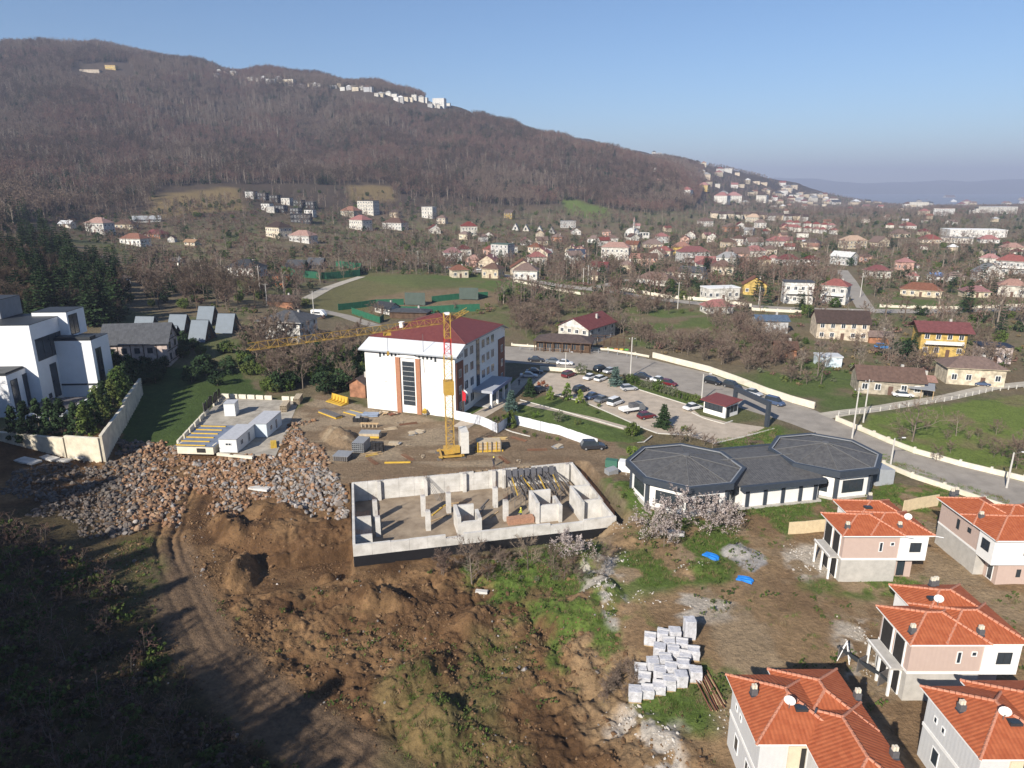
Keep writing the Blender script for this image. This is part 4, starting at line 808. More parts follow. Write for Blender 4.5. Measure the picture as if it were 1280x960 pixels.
# props and formwork of the next slab
random.seed(3)
for i in range(9):
    for j in range(4):
        uu, vv = 24.6 + i * .95 + random.uniform(-.15, .15), 2.0 + j * 2.1 + random.uniform(-.3, .3)
        if 26.4 < uu < 30.6 and vv > 8.6: continue
        MB().tube((uu, -vv, FL), (uu + random.uniform(-.1, .1), -vv, -.35 + random.uniform(-.2, .2)), .05, n=5).build('prop', STEEL, t)
for i in range(16):
    uu = 24.8 + i * .58; MB().cbox((uu, -5.0 + random.uniform(-.4, .4), -.7 + random.uniform(-.3, .1)), (.14, 6.6 + random.uniform(-1.5, 1), .18), 0, random.uniform(-.12, .12)).build('formwork_beam', YELLOW if i % 4 == 1 else STEEL, t)
for i in range(8): uu = 25 + i * 1.05; MB().hexa([(uu, -1.5, -1.6), (uu + .8, -1.5, -1.6), (uu + .8, -1.45, -1.6), (uu, -1.45, -1.6), (uu, -.9, .15), (uu + .8, -.9, .15), (uu + .8, -.85, .15), (uu, -.85, .15)]).build('shutter_board', mat('dark_shutter', (.10, .10, .11), .7, .2, 2), t)
for i in range(3): MB().tube((11.5 + i * .25, -.6, .3 - .1 * i), (13.2 + i * .3, -3.2, FL), .04, n=5).build('brace_pole', STEEL, t)
for (u0, v0, l, rz, m) in ((13, 6.5, 4, .9, YELLOW), (14.5, 5.5, 3, .2, WOOD), (16.2, 4.6, 3.2, .1, WOOD), (12.8, 9.2, 3.4, .5, WOOD), (19.5, 8, 3, 1.1, STEEL), (20.3, 6, 3.5, 1.0, STEEL), (21, 10, 2.5, .8, WOOD)):
    tag(MB().cbox((0, 0, .08), (l, .2, .12)).build('loose_plank', m, None, (*bxy(u0, v0), FL), BR + rz), 'loose plank lying on the muddy floor between the basement columns', 'plank', 'planks on the basement floor')
tag(bm_ := ob('brick_stack', MB().box(-2, -.6, 0, 2, .6, .9).mesh('brick_stack', mat('stacked_brick', (.36, .20, .13), .9, .25, 4, .3)), None, (*bxy(24.4, 13.2), FL), BR), 'low reddish stack of bricks inside the basement beside the slab props', 'bricks')
# ================================================================ school
SCH = R(-19.7)
t = thing('school_building', 'white four-storey school with dark red hipped roof and brown corner panels', 'school', (-30.7, 138.4, 0), SCH)
W_, D_ = 20.5, 28.8; BROWN = mat('brown_cladding', (.20, .085, .055), .7, .15, 2); BRICKP = mat('terracotta_pilaster', (.36, .17, .10), .8, .12, 2)
SHEETW = wave_mat('white_roof_sheet', (.56, .58, .60), (.62, .64, .66), .5, 'X', .5, .5, .03); REDROOF = wave_mat('dark_red_roof_sheet', (.135, .038, .036), (.165, .05, .045), .45, 'X', .6, .6, .04, second=.6)
w = MB()
prof = [(0, 13.3), (3.5, 14.7), (D_ - 3.5, 14.7), (D_, 13.3)]
for xx, fl in ((0, True), (W_, False)):
    pts = [(xx, 0, -.6)] + [(xx, yy, zz) for yy, zz in prof] + [(xx, D_, -.6)]; w.poly(pts[::-1] if not fl else pts)
w.poly([(0, 0, -.6), (W_, 0, -.6), (W_, 0, 13.3), (0, 0, 13.3)]).poly([(W_, D_, -.6), (0, D_, -.6), (0, D_, 13.3), (W_, D_, 13.3)]); w.build('wall', WHITE, t)
o_ = .9
f = [(-o_, -1.0, 13.05), (W_ + o_, -1.0, 13.05), (W_ + o_, 3.5, 14.76), (-o_, 3.5, 14.76)]; MB().poly(f, 0, face_uv(f)).build('front_eave_roof', SHEETW, t)
f = [(W_ + o_, D_ + 1, 13.05), (-o_, D_ + 1, 13.05), (-o_, D_ - 3.5, 14.76), (W_ + o_, D_ - 3.5, 14.76)]; MB().poly(f, 0, face_uv(f)).build('rear_eave_roof', SHEETW, t)
MB().box(-o_, -1.02, 12.8, W_ + o_, -.96, 13.04).box(-o_, -.95, 12.82, W_ + o_, -.02, 12.9).build('eave_fascia', mat('grey_fascia', (.32, .34, .36), .5, .05, 2), t)
r_ = ob('roof', None, t); fs, ln, AB = hip_faces(-o_, 3.5, W_ + o_, D_ - 3.5, 14.77, .35)
for f in fs: MB().poly(f, 0, face_uv(f)).build('roof_slope', REDROOF, r_)
k = MB(); [k.bar(Vector(a) + Vector((0, 0, .05)), Vector(b) + Vector((0, 0, .05)), .14) for a, b in ln]; k.build('ridge_cap', mat('ridge_red', (.16, .06, .055), .6, .1, 3), r_)
for q, h in (((4.6, 8.0), 1.0),):
    z = roof_z([(-o_, 3.5, W_ + o_, D_ - 3.5)], 14.77, .35, *q); MB().box(-.4, -.4, -.3, .4, .4, h).box(-.5, -.5, h, .5, .5, h + .15).build('chimney', WHITE, r_, (*q, z))
for z in (12.9,): MB().box(W_, 4.3, 14.45, W_ + o_, D_ - 4.3, 14.75).build('side_eave', mat('grey_fascia', (.3, .3, .3)), t)
# front: tall glazed stair window between terracotta pilasters, gablet, strip of small windows
for xx in (7.3, 11.9): MB().box(xx, -.35, -.3, xx + 1.0, -.002, 11.9).build('pilaster', BRICKP, t)
MB().prism([(0, 0), (1, 0), (1, 1), (0, 1)], 0, 1)
g = MB(); g.v = [(7.2, -.4, 11.9), (13, -.4, 11.9), (10.1, -.4, 13.0), (7.2, 0, 11.9), (13, 0, 11.9), (10.1, 0, 13.0)]; g.f = [(0, 1, 2), (0, 3, 4, 1), (1, 4, 5, 2), (2, 5, 3, 0)]; g.m = [0] * 4; g.build('gablet', WHITE, t)
sw = ob('stair_window', None, t, (10.1, -.03, 1.7)); MB().box(-1.35, -.06, 0, 1.35, .02, 9.4).build('frame', FRAME_D, sw)
for k in range(10): MB().box(-1.35, -.1, k * 1.04 - .01, 1.35, -.03, .035 + k * 1.04).build('transom', FRAME_W, sw)
for k in range(9):
    for j in range(2): MB().box(-1.28 + j * 1.3, -.09, .08 + k * 1.04, -.05 + j * 1.3, -.065, 1.0 + k * 1.04).build('pane', GLASS, sw)
for k in range(15):
    xx = 3.7 + k * .9
    if 8.6 < xx < 11.8: continue
    window(t, (xx, 0, 11.75 + (0 if k not in (0, 14) else -.35)), .62, .95 if k not in (0, 14) else 1.3, 0, FRAME_W, 0)
for xx, zz in ((4.5, 6.3), (15.8, 6.2)): MB().box(xx, -.04, zz, xx + .5, -.005, zz + .12).build('wall_sign', mat('sign_grey', (.2, .2, .2)), t)
MB().tube((13.7, -.08, 9), (13.7, -.08, 17), .05).build('mast', STEEL, t)
# long side: windows, glazed strip, brown end panels, entrance canopy on pillars
for zz in (1.3, 4.7, 8.1, 11.5):
    for yy in (5.6, 8.6, 15.0, 17.8, 20.6): window(t, (W_, yy, zz), 1.8, 1.9, R(90), FRAME_W, 1)
for yy in (1.6, 2.6, 3.6): window(t, (W_, yy, 12.0), .6, .9, R(90), FRAME_W, 0)
gs = ob('glazed_strip', None, t, (W_, 12.0, 3.4), R(90)); MB().box(-.9, -.06, 0, .9, .01, 11.0).build('frame', FRAME_D, gs)
for k in range(8): MB().box(-.84, -.08, .06 + k * 1.36, .84, -.065, 1.34 + k * 1.36).build('pane', GLASS, gs)
for y0, y1 in ((.4, 3.9), (D_ - 4.6, D_ - .6)):
    MB().box(W_ + .003, y0, -.4, W_ + .18, y1, 11.4).build('brown_panel', BROWN, t)
    for zz in (1.3, 4.7, 8.1): window(t, (W_ + .18, (y0 + y1) / 2, zz), 1.2, 1.7, R(90), FRAME_W, 1)
c_ = ob('entrance_canopy', None, t, (W_, 8.6, 0)); MB().box(.02, 0, 3.2, 4.6, 12.0, 3.75).build('canopy_slab', mat('canopy_grey', (.36, .38, .42), .6, .08, 2), c_); MB().box(4.603, -.05, 3.1, 4.75, 12.05, 3.85).build('canopy_edge', mat('blue_edge', (.16, .20, .33), .5), c_)
for yy in (.4, 4.1, 7.8, 11.5): MB().box(4.0, yy - .22, -.4, 4.45, yy + .22, 3.2).build('pillar', WHITE, c_)
for k in range(3): MB().box(.1, .3, -.4, 4.4 - k * .3, 11.8, -.1 + k * .14 + .001).build('step', CEMENT, c_)
# flags on the front corner
for k, (col, yy) in enumerate((((.5, .02, .03), -.3), ((.75, .75, .75), .5))):
    fx_ = thing('flag', ('red' if k == 0 else 'white') + ' flag hanging on a pole at the school corner', 'flag', (-30.7 + (W_ + 1.6) * math.cos(SCH) - yy * math.sin(SCH), 138.4 + (W_ + 1.6) * math.sin(SCH) + yy * math.cos(SCH), -.1), SCH)
    MB().tube((0, 0, 0), (0, 0, 6.5), .05).build('pole', STEEL, fx_); n = MB(); n.poly([(0.05, 0, 6.3), (.45, .12, 6.0), (.5, .1, 4.3), (.1, -.05, 4.0)]); n.poly([(.45, .12, 6.0), (.8, 0, 5.7), (.75, -.02, 3.9), (.5, .1, 4.3)]); n.build('cloth', mat('flag_%d' % k, col, .8), fx_)

# ================================================================ tower crane
CX, CY = -10.8, 111.6
YEL = mat('crane_yellow', (.45, .28, .06), .5, .12, 2); REDP = mat('crane_red', (.55, .05, .03), .5, .1, 2)
t = thing('tower_crane', 'yellow lattice tower crane with a long jib standing in the yard', 'crane', (CX, CY, 0), R(12))
def lattice(name, p, q, up, w, h, n, m, par, tri_=False, ch=.07, lc=.04):
    """chords and lacing between two points; square section, or triangular when tri_"""
    p, q, up = Vector(p), Vector(q), Vector(up).normalized(); d = (q - p).normalized(); s = d.cross(up).normalized(); up = s.cross(d)
    offs = [s * (-w / 2), s * (w / 2), up * h] if tri_ else [s * (-w / 2) + up * (-h / 2), s * (w / 2) + up * (-h / 2), s * (w / 2) + up * (h / 2), s * (-w / 2) + up * (h / 2)]
    o = ob(name, None, par); 
    for f in offs: MB().bar(p + f, q + f, ch).build('chord', m, o)
    k = MB(); L_ = (q - p).length
    for i in range(n):
        a, b = p + d * (L_ * i / n), p + d * (L_ * (i + 1) / n)
        for j in range(len(offs)):
            u_, v_ = offs[j], offs[(j + 1) % len(offs)]; k.bar(a + u_, b + v_, lc) if (i + j) % 2 else k.bar(a + v_, b + u_, lc); k.bar(a + u_, a + v_, lc)
    tag(k.build('lacing', m, o), kind='stuff'); return o
b_ = ob('undercarriage', None, t)
for s in (-1, 1):
    MB().bar((-2.2, 1.6 * s, .45), (2.2, 1.6 * s, .45), .3).build('base_beam', YEL, b_); MB().bar((1.7 * s, -2.0, .5), (1.7 * s, 2.0, .5), .28).build('base_beam', YEL, b_)
    for u_ in (-2.1, 2.1): MB().box(u_ - .35, 1.6 * s - .35, -.1, u_ + .35, 1.6 * s + .35, .2).build('foot_pad', STEEL, b_)
MB().box(-1.1, -1.1, .6, 1.1, 1.1, 1.5).build('slew_platform', YEL, t); MB().box(.2, -1.7, 1.0, 1.5, -1.0, 2.2).build('winch', YEL, t)
bl = ob('ballast', None, t)
for k in range(5): MB().box(1.7 + .02, -1.5, .7 + k * .78, 3.1, 1.9, 1.46 + k * .78).build('ballast_slab', mat('pale_ballast', (.62, .6, .55), .85, .1, 2), bl)
lattice('mast', (0, 0, 1.4), (0, 0, 18.2), (1, 0, 0), 1.3, 1.3, 14, YEL, t, False, .10, .05); lattice('mast_section', (0, 0, 18.2), (0, 0, 21.0), (1, 0, 0), 1.1, 1.1, 3, REDP, t, False, .10, .05); lattice('mast_top', (0, 0, 21.0), (0, 0, 25.2), (1, 0, 0), 1.0, 1.0, 4, YEL, t, False, .12, .06)
MB().box(-.85, -.85, 11.2, .85, .85, 13.6).build('climbing_collar', YEL, t); MB().box(-.45, -.35, 24.9, .45, .35, 25.3).build('top_block', FRAME_W, t)
ca, sa = math.cos(R(12)), math.sin(R(12)); dx, dy = -35.1 - CX, 88.5 - CY; jl = Vector((dx * ca + dy * sa, -dx * sa + dy * ca, 0)); jd = jl.normalized()
lattice('jib', jd * .6 + Vector((0, 0, 23.6)), jl + Vector((0, 0, 24.3)), (0, 0, 1), .95, .95, 24, YEL, t, True, .07, .035)
lattice('counter_jib', -jd * .6 + Vector((0, 0, 23.8)), -jd * 4.5 + Vector((0, 0, 25.0)), (0, 0, 1), .8, .6, 4, YEL, t, True, .09, .05)
k = MB(); k.bar((0, 0, 25.4), jl * .6 + Vector((0, 0, 24.9)), .04); k.bar((0, 0, 25.4), -jd * 4.5 + Vector((0, 0, 25.2)), .04); k.build('tie_rod', STEEL, t)
MB().cbox(jl * .35 + Vector((0, 0, 23.4)), (1.2, 1.0, .4)).build('trolley', YEL, t); MB().tube(jl * .35 + Vector((0, 0, 23.3)), jl * .35 + Vector((0, 0, 20.5)), .03).build('hoist_rope', STEEL, t); MB().cbox(jl * .35 + Vector((0, 0, 20.3)), (.35, .35, .6)).build('hook_block', YEL, t)

CLOD_ME = gen_rock(345, 1); CLOD_ME.materials.append(mat('yard_stone', (.27, .22, .16), .9, .2, 3))
# ================================================================ material stacks in the yard
def stack(name, label, px, py, rz, z=None, cat='stack'):
    g = G(px, py) if z is None else P(px, py, z); return thing(name, label, cat, (g.x, g.y, g.z), R(rz))
def tubes(t, nx, nz, L_, s, m, z0=.12, part='tube'):
    for i in range(nx):
        for j in range(nz):
            x0 = (i - nx / 2) * s; mb = MB(); e = s * .92; w_ = s * .1
            mb.box(x0, -L_ / 2, z0 + j * s, x0 + e, L_ / 2, z0 + j * s + w_).box(x0, -L_ / 2, z0 + j * s + e - w_, x0 + e, L_ / 2, z0 + j * s + e).box(x0, -L_ / 2, z0 + j * s + w_, x0 + w_, L_ / 2, z0 + j * s + e - w_).box(x0 + e - w_, -L_ / 2, z0 + j * s + w_, x0 + e, L_ / 2, z0 + j * s + e - w_)
            mb.build(part, m, t)
    for yy in (-L_ * .35, L_ * .35): MB().box(-nx / 2 * s, yy - .06, 0, nx / 2 * s, yy + .06, z0 - .003).build('bearer', WOOD, t)
GREYM = mat('galvanised_grey', (.30, .31, .32), .5, .12, 2, metal=.2); BEIGE = mat('beige_timber', (.46, .38, .27), .85, .2, 2)
t = stack('steel_tube_stack', 'stack of square grey steel tubes beside the cloth-covered black bundle', 452, 562, -8); tubes(t, 6, 5, 3.5, .36, GREYM)
t = stack('panel_stack', 'low stack of formwork panels under a grey sheet at the yard edge', 429, 574, -8)
for k in range(7): MB().box(-1.3 + k * .375, -1.2, .1, -1.05 + k * .375, 1.4, .95).build('panel', STEEL, t)
MB().box(-1.4, -1.3, .955, 1.4, 1.5, 1.02).build('sheet', GREYM, t)
t = stack('black_bundle', 'black wrapped bundle of fittings next to the steel tube stack', 473, 564, -6)
for i in range(3):
    for j in range(3): ob('wrapped_pack', bm_block(.62, .8, .56, .07, .05, 60 + i * 3 + j), t, (-.66 + i * .66, 0, .02 + j * .57)).data.materials.append(BLACK)
t = stack('plank_stack', 'grey-topped plank stack with yellow edge boards in the yard', 463, 546, -4)
for k in range(5): MB().box(-1.9, -.9, .1 + k * .2, 1.9, .9, .27 + k * .2).build('board_layer', BEIGE if k < 4 else GREYM, t)
MB().box(-1.7, -1.05, .1, 1.9, -.91, .45).build('edge_board', YELLOW, t)
t = stack('timber_trestle', 'row of timber trestles behind the grey-topped plank stack', 462, 534, -4)
for k in range(5): MB().box(-1.6 + k * .75, -.3, 0, -1.45 + k * .75, .3, .7).build('trestle', BEIGE, t)
MB().box(-1.8, -.35, .705, 1.8, -.2, .85).box(-1.8, .2, .705, 1.8, .35, .85).build('rail', WOOD, t)
t = stack('formwork_frame', 'yellow steel formwork frame with upright ribs lying at the grass verge', 421, 504, -38)
MB().box(-2.7, -.9, .05, 2.7, .9, .2).build('bottom_panel', YELLOW, t); MB().box(-2.7, .9, .05, 2.7, 1.05, 1.6).build('back_panel', YELLOW, t)
for k in range(6): MB().hexa([(-2.65 + k * 1.04, -.8, .2), (-2.55 + k * 1.04, -.8, .2), (-2.55 + k * 1.04, .9, .2), (-2.65 + k * 1.04, .9, .2), (-2.65 + k * 1.04, .6, .5), (-2.55 + k * 1.04, .6, .5), (-2.55 + k * 1.04, .9, 1.55), (-2.65 + k * 1.04, .9, 1.55)]).build('rib', YELLOW, t)
t = stack('beam_stack', 'stack of long dark steel beams with yellow edges on the grass bank', 413, 519, -42)
for k in range(4):
    for j in range(2): MB().box(-3.2, -.8 + k * .4, .05 + j * .3, 3.2, -.5 + k * .4, .32 + j * .3).build('beam', STEEL if j else YELLOW, t)
t = stack('form_panel', 'grey formwork panel with yellow rim lying flat in the yard', 443, 517, -35); MB().box(-2.2, -.8, .03, 2.2, .8, .14).build('panel', GREYM, t); MB().box(-2.3, -.95, .02, 2.3, -.81, .22).box(-2.3, .81, .02, 2.3, .95, .22).build('rim', YELLOW, t)
t = stack('crate', 'black crates with a grey lid in front of the white school wall', 451, 527, -5, cat='crate')
for k in range(3): MB().box(-1.5 + k * 1.03, -.5, 0, -.55 + k * 1.03, .5, .9 - .1 * k).build('crate_body', BLACK, t)
MB().box(-.9, -.52, .91, .0, .52, 1.3).build('lid', GREYM, t)
t = stack('tarpaulin', 'crumpled blue grey tarpaulin on the ground before the school', 464, 519, -10, cat='tarpaulin'); me = bm_block(3.4, 2.0, .4, .1, .18, 71); me.materials.append(mat('blue_grey_tarp', (.22, .27, .36), .5, .2, 2)); ob('sheet', me, t)
t = stack('rubble_heap', 'heap of brown spoil and planks against the school wall', 486, 518, -15, cat='rubble')
for k in range(14): MB().cbox((random.uniform(-2, 2), random.uniform(-.9, .9), .15 + random.uniform(0, .35)), (random.uniform(.5, 1.8), .25, .18), 0, random.uniform(0, 3)).build('plank', random.choice([WOOD, BROWN, BEIGE]), t)
t = stack('timber_bundle', 'bundle of boards strapped with yellow beams standing behind the basement', 611, 562, 6)
for k in range(6): MB().box(-2.3 + .1 * (k % 2), -1.1, .35 + k * .26, 2.3 - .12 * (k % 3), 1.1, .58 + k * .26).build('board_layer', BEIGE if k % 2 else WOOD, t)
for k in range(6): MB().box(-2.1 + k * .82, -1.3, .0, -1.95 + k * .82, -1.13, 1.9).build('strut', STEEL if k % 2 else YELLOW, t)
MB().box(-2.5, -1.2, .02, 2.5, -1.0, .3).box(-2.5, 1.0, .02, 2.5, 1.2, .3).build('bearer', YELLOW, t)
t = stack('yellow_beam', 'single yellow beam lying at the edge above the basement wall', 497, 579, 3, cat='beam'); MB().box(-2.2, -.12, .02, 2.2, .12, .26).build('beam', YELLOW, t)
t = stack('yellow_mixer', 'small yellow mixer drum standing near the school wall', 531, 520, 0, cat='mixer'); MB().tube((0, -.35, .9), (0, .35, 1.3), .5, .35, 12).build('drum', YELLOW, t); MB().bar((-.4, -.3, 0), (0, 0, .9), .07).bar((.4, -.3, 0), (0, 0, .9), .07).bar((0, .5, 0), (0, 0, .9), .07).build('stand', STEEL, t)
for px, py, lab in ((357, 512, 'stack of square steel tubes on the concrete platform behind the pale container'), (373, 503, 'stack of square steel tubes at the far corner of the concrete platform')): t = stack('steel_tube_stack', lab, px, py, 6); tubes(t, 4, 4, 4.0, .34, BEIGE)
t = stack('plank_bundle', 'short bundle of yellow planks on the concrete platform', 342, 557, 20)
for k in range(4):
    for j in range(2): MB().box(-.5 + k * .26, -1.6, .02 + j * .24, -.27 + k * .26, 1.6, .24 + j * .24).build('plank', YELLOW, t)

# loose material about the yard
random.seed(44)
for k in range(34):
    a, b = random.uniform(455, 700), random.uniform(528, 592); u_, v_ = buv(*P(a, b)[:2])
    if v_ > -1.2 or abs(a - 562) < 26 or (b < 540 and a > 560): continue
    g = G(a, b); kind = k % 4; t = thing(['plank_pile', 'panel_pile', 'pipe_pile', 'spoil_patch'][kind], ['small pile of loose planks lying in the crane yard', 'few grey panels dropped flat in the crane yard', 'loose steel pipes lying in the crane yard', 'low heap of stones left in the crane yard'][kind], ['planks', 'panels', 'pipes', 'stones'][kind], g, random.uniform(0, 3.1), 'loose material in the crane yard')
    for j in range(5):
        if kind == 0: MB().cbox((random.uniform(-.3, .3), -.5 + j * .24, .06 + .03 * j), (random.uniform(1.6, 3.2), .2, .06), 0, random.uniform(-.2, .2)).build('plank', random.choice([WOOD, BEIGE, YELLOW]), t)
        elif kind == 1: MB().cbox((random.uniform(-.3, .3), random.uniform(-.3, .3), .05 + .07 * j), (1.8, 1.0, .06), 0, random.uniform(-.3, .3)).build('panel', GREYM if j % 2 else BEIGE, t)
        elif kind == 2: MB().tube((-1.8, -.4 + .18 * j, .07), (1.8, -.4 + .18 * j + random.uniform(-.2, .2), .07), .05, n=6).build('pipe', RUST, t)
        else: ob('stone', CLOD_ME, t, (random.uniform(-.9, .9), random.uniform(-.5, .5), .05), random.uniform(0, 3), random.uniform(.15, .4))
# ---------------------------------------------------------------- container platform
t = thing('site_platform', 'concrete slab platform above the rock heap carrying the site cabins', 'platform', (0, 0, 0)); MB().prism(PLATF, -2.4, 0.0).build('slab', mat('platform_slab', (.36, .325, .27), .95, .35, .5, .1, col2=(.46, .42, .35)), t)
e = MB()
for (a, b) in ((PLATF[3], PLATF[0]), (PLATF[2], PLATF[3])):
    for k in range(9):
        if k in (2,) : continue
        p, q = Vector((*a, 0)).lerp(Vector((*b, 0)), k / 9 + .01), Vector((*a, 0)).lerp(Vector((*b, 0)), (k + .92) / 9); m_ = (p + q) / 2; MB().cbox((m_.x, m_.y, .45), ((q - p).length, .35, .9), 0, math.atan2((q - p).y, (q - p).x)).build('edge_block', CREAM, t)
t = thing('barrier_sheet', 'black sheet fence on posts along the edge of the cabin platform', 'fence', (-63.6, 138, 0), R(96))
for k in range(6): MB().hexa([(-5 + k * 1.8, -.02, .9), (-3.25 + k * 1.8, -.02 - .2 * (k % 2), .9), (-3.25 + k * 1.8, .02 - .2 * (k % 2), .9), (-5 + k * 1.8, .02, .9), (-5 + k * 1.8, -.22 * (k % 2), 2.6 + .3 * (k % 3)), (-3.25 + k * 1.8, 0, 2.7), (-3.25 + k * 1.8, .04, 2.7), (-5 + k * 1.8, .04 - .22 * (k % 2), 2.6 + .3 * (k % 3))]).build('sheet_panel', BLACK, t); MB().tube((-5 + k * 1.8, .1, 0), (-5 + k * 1.8, .1, 2.9), .06).build('post', STEEL, t)
CONT_W = wave_mat('cabin_white', (.60, .62, .62), (.68, .69, .68), .3, 'X', .6, .4, .02); CONT_B = wave_mat('cabin_pale_blue', (.50, .58, .64), (.58, .65, .69), .3, 'X', .6, .4, .02); ROOFW = wave_mat('cabin_roof', (.38, .39, .41), (.50, .51, .53), .6, 'Y', .6, .6, .04)
def cabin(label, x, y, rz, w, d, h, m, wins):
    t = thing('site_cabin', label, 'cabin', (x, y, 0.005), R(rz)); wall_box('wall', t, 0, 0, .08, w, d, h, m); f = [(-.08, -.08, h + .01), (w + .08, -.08, h + .01), (w + .08, d + .08, h + .12), (-.08, d + .08, h + .12)]
    MB().hexa([f[0], f[1], f[2], f[3]] + [(q[0], q[1], q[2] + .1) for q in f]).build('roof_edge', GREYM, t); g = [(q[0], q[1], q[2] + .105) for q in f]; MB().poly(g, 0, face_uv(g)).build('roof', ROOFW, t)
    for (wx, wy, wz, ww, wh, fc) in wins: window(t, (wx, wy, wz), ww, wh, R(fc), FRAME_W, 1)
    return t
c1 = P(275, 566); cabin('long white site cabin with grey roof at the front edge of the platform', c1.x, c1.y, -3, 3.2, 7.6, 2.5, CONT_W, [(1.7, 0, 1.4, 1.1, .5, 0), (3.2, 2, .9, 1, 1, 90), (3.2, 5, .3, .9, 1.9, 90)])
c2 = P(313, 547); cabin('pale blue and white site cabin with ribbed roof on the platform', c2.x, c2.y, -3, 3.3, 7.2, 2.7, CONT_B, [(3.3, 2, .9, 1, 1, 90), (3.3, 4.5, .3, .9, 1.9, 90)])
c3 = P(281, 521); cabin('small tall white cabin at the back of the platform', c3.x, c3.y, 4, 2.2, 2.4, 2.7, CONT_W, [])
c4 = P(222, 567); t = thing('timber_shed', 'low open shed with blue sheet roof and yellow beams on the platform', 'shed', (c4.x, c4.y, 0.005), R(-4))
MB().box(0, 0, 0, 6.6, .25, 1.3).build('front_wall', CREAM, t); MB().box(0, .253, 0, .25, 9.3, 1.6).box(6.35, .253, 0, 6.6, 9.3, 1.6).build('side_wall', CREAM, t); f = [(-.2, -.1, 1.45), (6.9, -.1, 1.45), (6.9, 9.6, 1.95), (-.2, 9.6, 1.95)]
MB().hexa(f + [(a, b, c_ + .06) for a, b, c_ in f]).build('roof', mat('blue_grey_sheet', (.16, .19, .25), .5, .25, .8), t); MB().box(3.6, -.04, .3, 5.2, -.003, 1.1).build('opening', DARK, t)  # dark sheet on the front wall, painted as the shaded inside
for k in range(6): yy = .1 + k * 1.75; MB().hexa([(-.1, yy - .1, 1.52 + yy * .05), (5.2 - .1 * k, yy - .1, 1.52 + yy * .05), (5.2 - .1 * k, yy + .12, 1.53 + yy * .05), (-.1, yy + .12, 1.53 + yy * .05), (-.1, yy - .1, 1.68 + yy * .05), (5.2 - .1 * k, yy - .1, 1.68 + yy * .05), (5.2 - .1 * k, yy + .12, 1.69 + yy * .05), (-.1, yy + .12, 1.69 + yy * .05)]).build('roof_beam', YELLOW, t)
for px, py, l in ((282, 570, 3.2), (302, 572, 4.5)): g = P(px, py); tag(MB().box(-l / 2, -.25, 0, l / 2, .25, .45).build('concrete_block', CREAM, None, (g.x, g.y, .005), R(-14)), '%s cream concrete kerb block at the platform edge' % ('short' if l < 4 else 'long'), 'block')

# ================================================================ boulders
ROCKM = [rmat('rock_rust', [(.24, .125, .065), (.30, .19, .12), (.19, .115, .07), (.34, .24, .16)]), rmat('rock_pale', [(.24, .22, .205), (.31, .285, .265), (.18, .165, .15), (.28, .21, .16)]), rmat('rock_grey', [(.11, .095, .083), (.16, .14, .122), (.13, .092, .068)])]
RK = []
for k in range(5):
    row = []
    for m in ROCKM: me = gen_rock(300 + k); me.materials.append(m); row.append(me)
    RK.append(row)
RP = [proto(me, 'rock_kind') for row in RK for me in row]
ROCK_PX = [(20, 600), (70, 588), (140, 578), (150, 560), (215, 566), (345, 578), (355, 545), (378, 530), (385, 562), (425, 585), (436, 610), (434, 645), (400, 648), (345, 622), (318, 622), (300, 640), (270, 632), (250, 600), (205, 640), (130, 668), (60, 645), (0, 625)]
poly = PX(ROCK_PX, -1.2); xs, ys = [p[0] for p in poly], [p[1] for p in poly]
X, Y = rng.uniform(min(xs), max(xs), 22000), rng.uniform(min(ys), max(ys), 22000); ok = inpoly(X + (fbm(X, Y, 5, 3, 306) - .5) * 9, Y + (fbm(X, Y, 5, 3, 307) - .5) * 9, poly) & ~inpoly(X, Y, PLATF) & (buv(X, Y)[0] < -.8); ok &= rng.uniform(0, 1, 22000) < np.clip((fbm(X, Y, 4, 3, 305) - .1) * 2.6, .3, 1); X, Y = X[ok], Y[ok]; Z = height(X, Y); px_, py_ = project(X, Y, Z)
S = .07 + .5 * rng.uniform(0, 1, len(X)) ** 2.2 + .12 * (rng.uniform(0, 1, len(X)) < .04); S = np.where(px_ < 130, S * .75, S)
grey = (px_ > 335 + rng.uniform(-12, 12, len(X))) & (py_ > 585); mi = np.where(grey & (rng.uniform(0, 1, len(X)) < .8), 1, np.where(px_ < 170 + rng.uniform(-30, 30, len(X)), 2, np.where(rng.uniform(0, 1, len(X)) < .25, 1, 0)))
big = np.argsort(-S)[:300]; rest = np.setdiff1d(np.arange(len(X)), big); ki = rng.integers(0, 5, len(X)); pile_z = rng.uniform(0, .9, len(X)) * (fbm(X, Y, 5, 2, 301))
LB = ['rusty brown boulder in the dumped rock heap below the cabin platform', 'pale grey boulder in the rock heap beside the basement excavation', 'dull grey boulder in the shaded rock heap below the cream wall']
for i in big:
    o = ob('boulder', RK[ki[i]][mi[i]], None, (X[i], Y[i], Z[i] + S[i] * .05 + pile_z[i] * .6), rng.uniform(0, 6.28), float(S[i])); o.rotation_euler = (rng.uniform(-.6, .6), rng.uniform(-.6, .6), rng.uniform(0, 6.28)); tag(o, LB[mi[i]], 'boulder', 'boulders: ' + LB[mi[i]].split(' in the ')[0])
scatter('rubble', np.stack([X, Y, Z + pile_z * .5], 1)[rest], S[rest], (ki * 3 + mi)[rest], RP, 'smaller stones filling the dumped rock heap', 'rubble', tilt=.8)
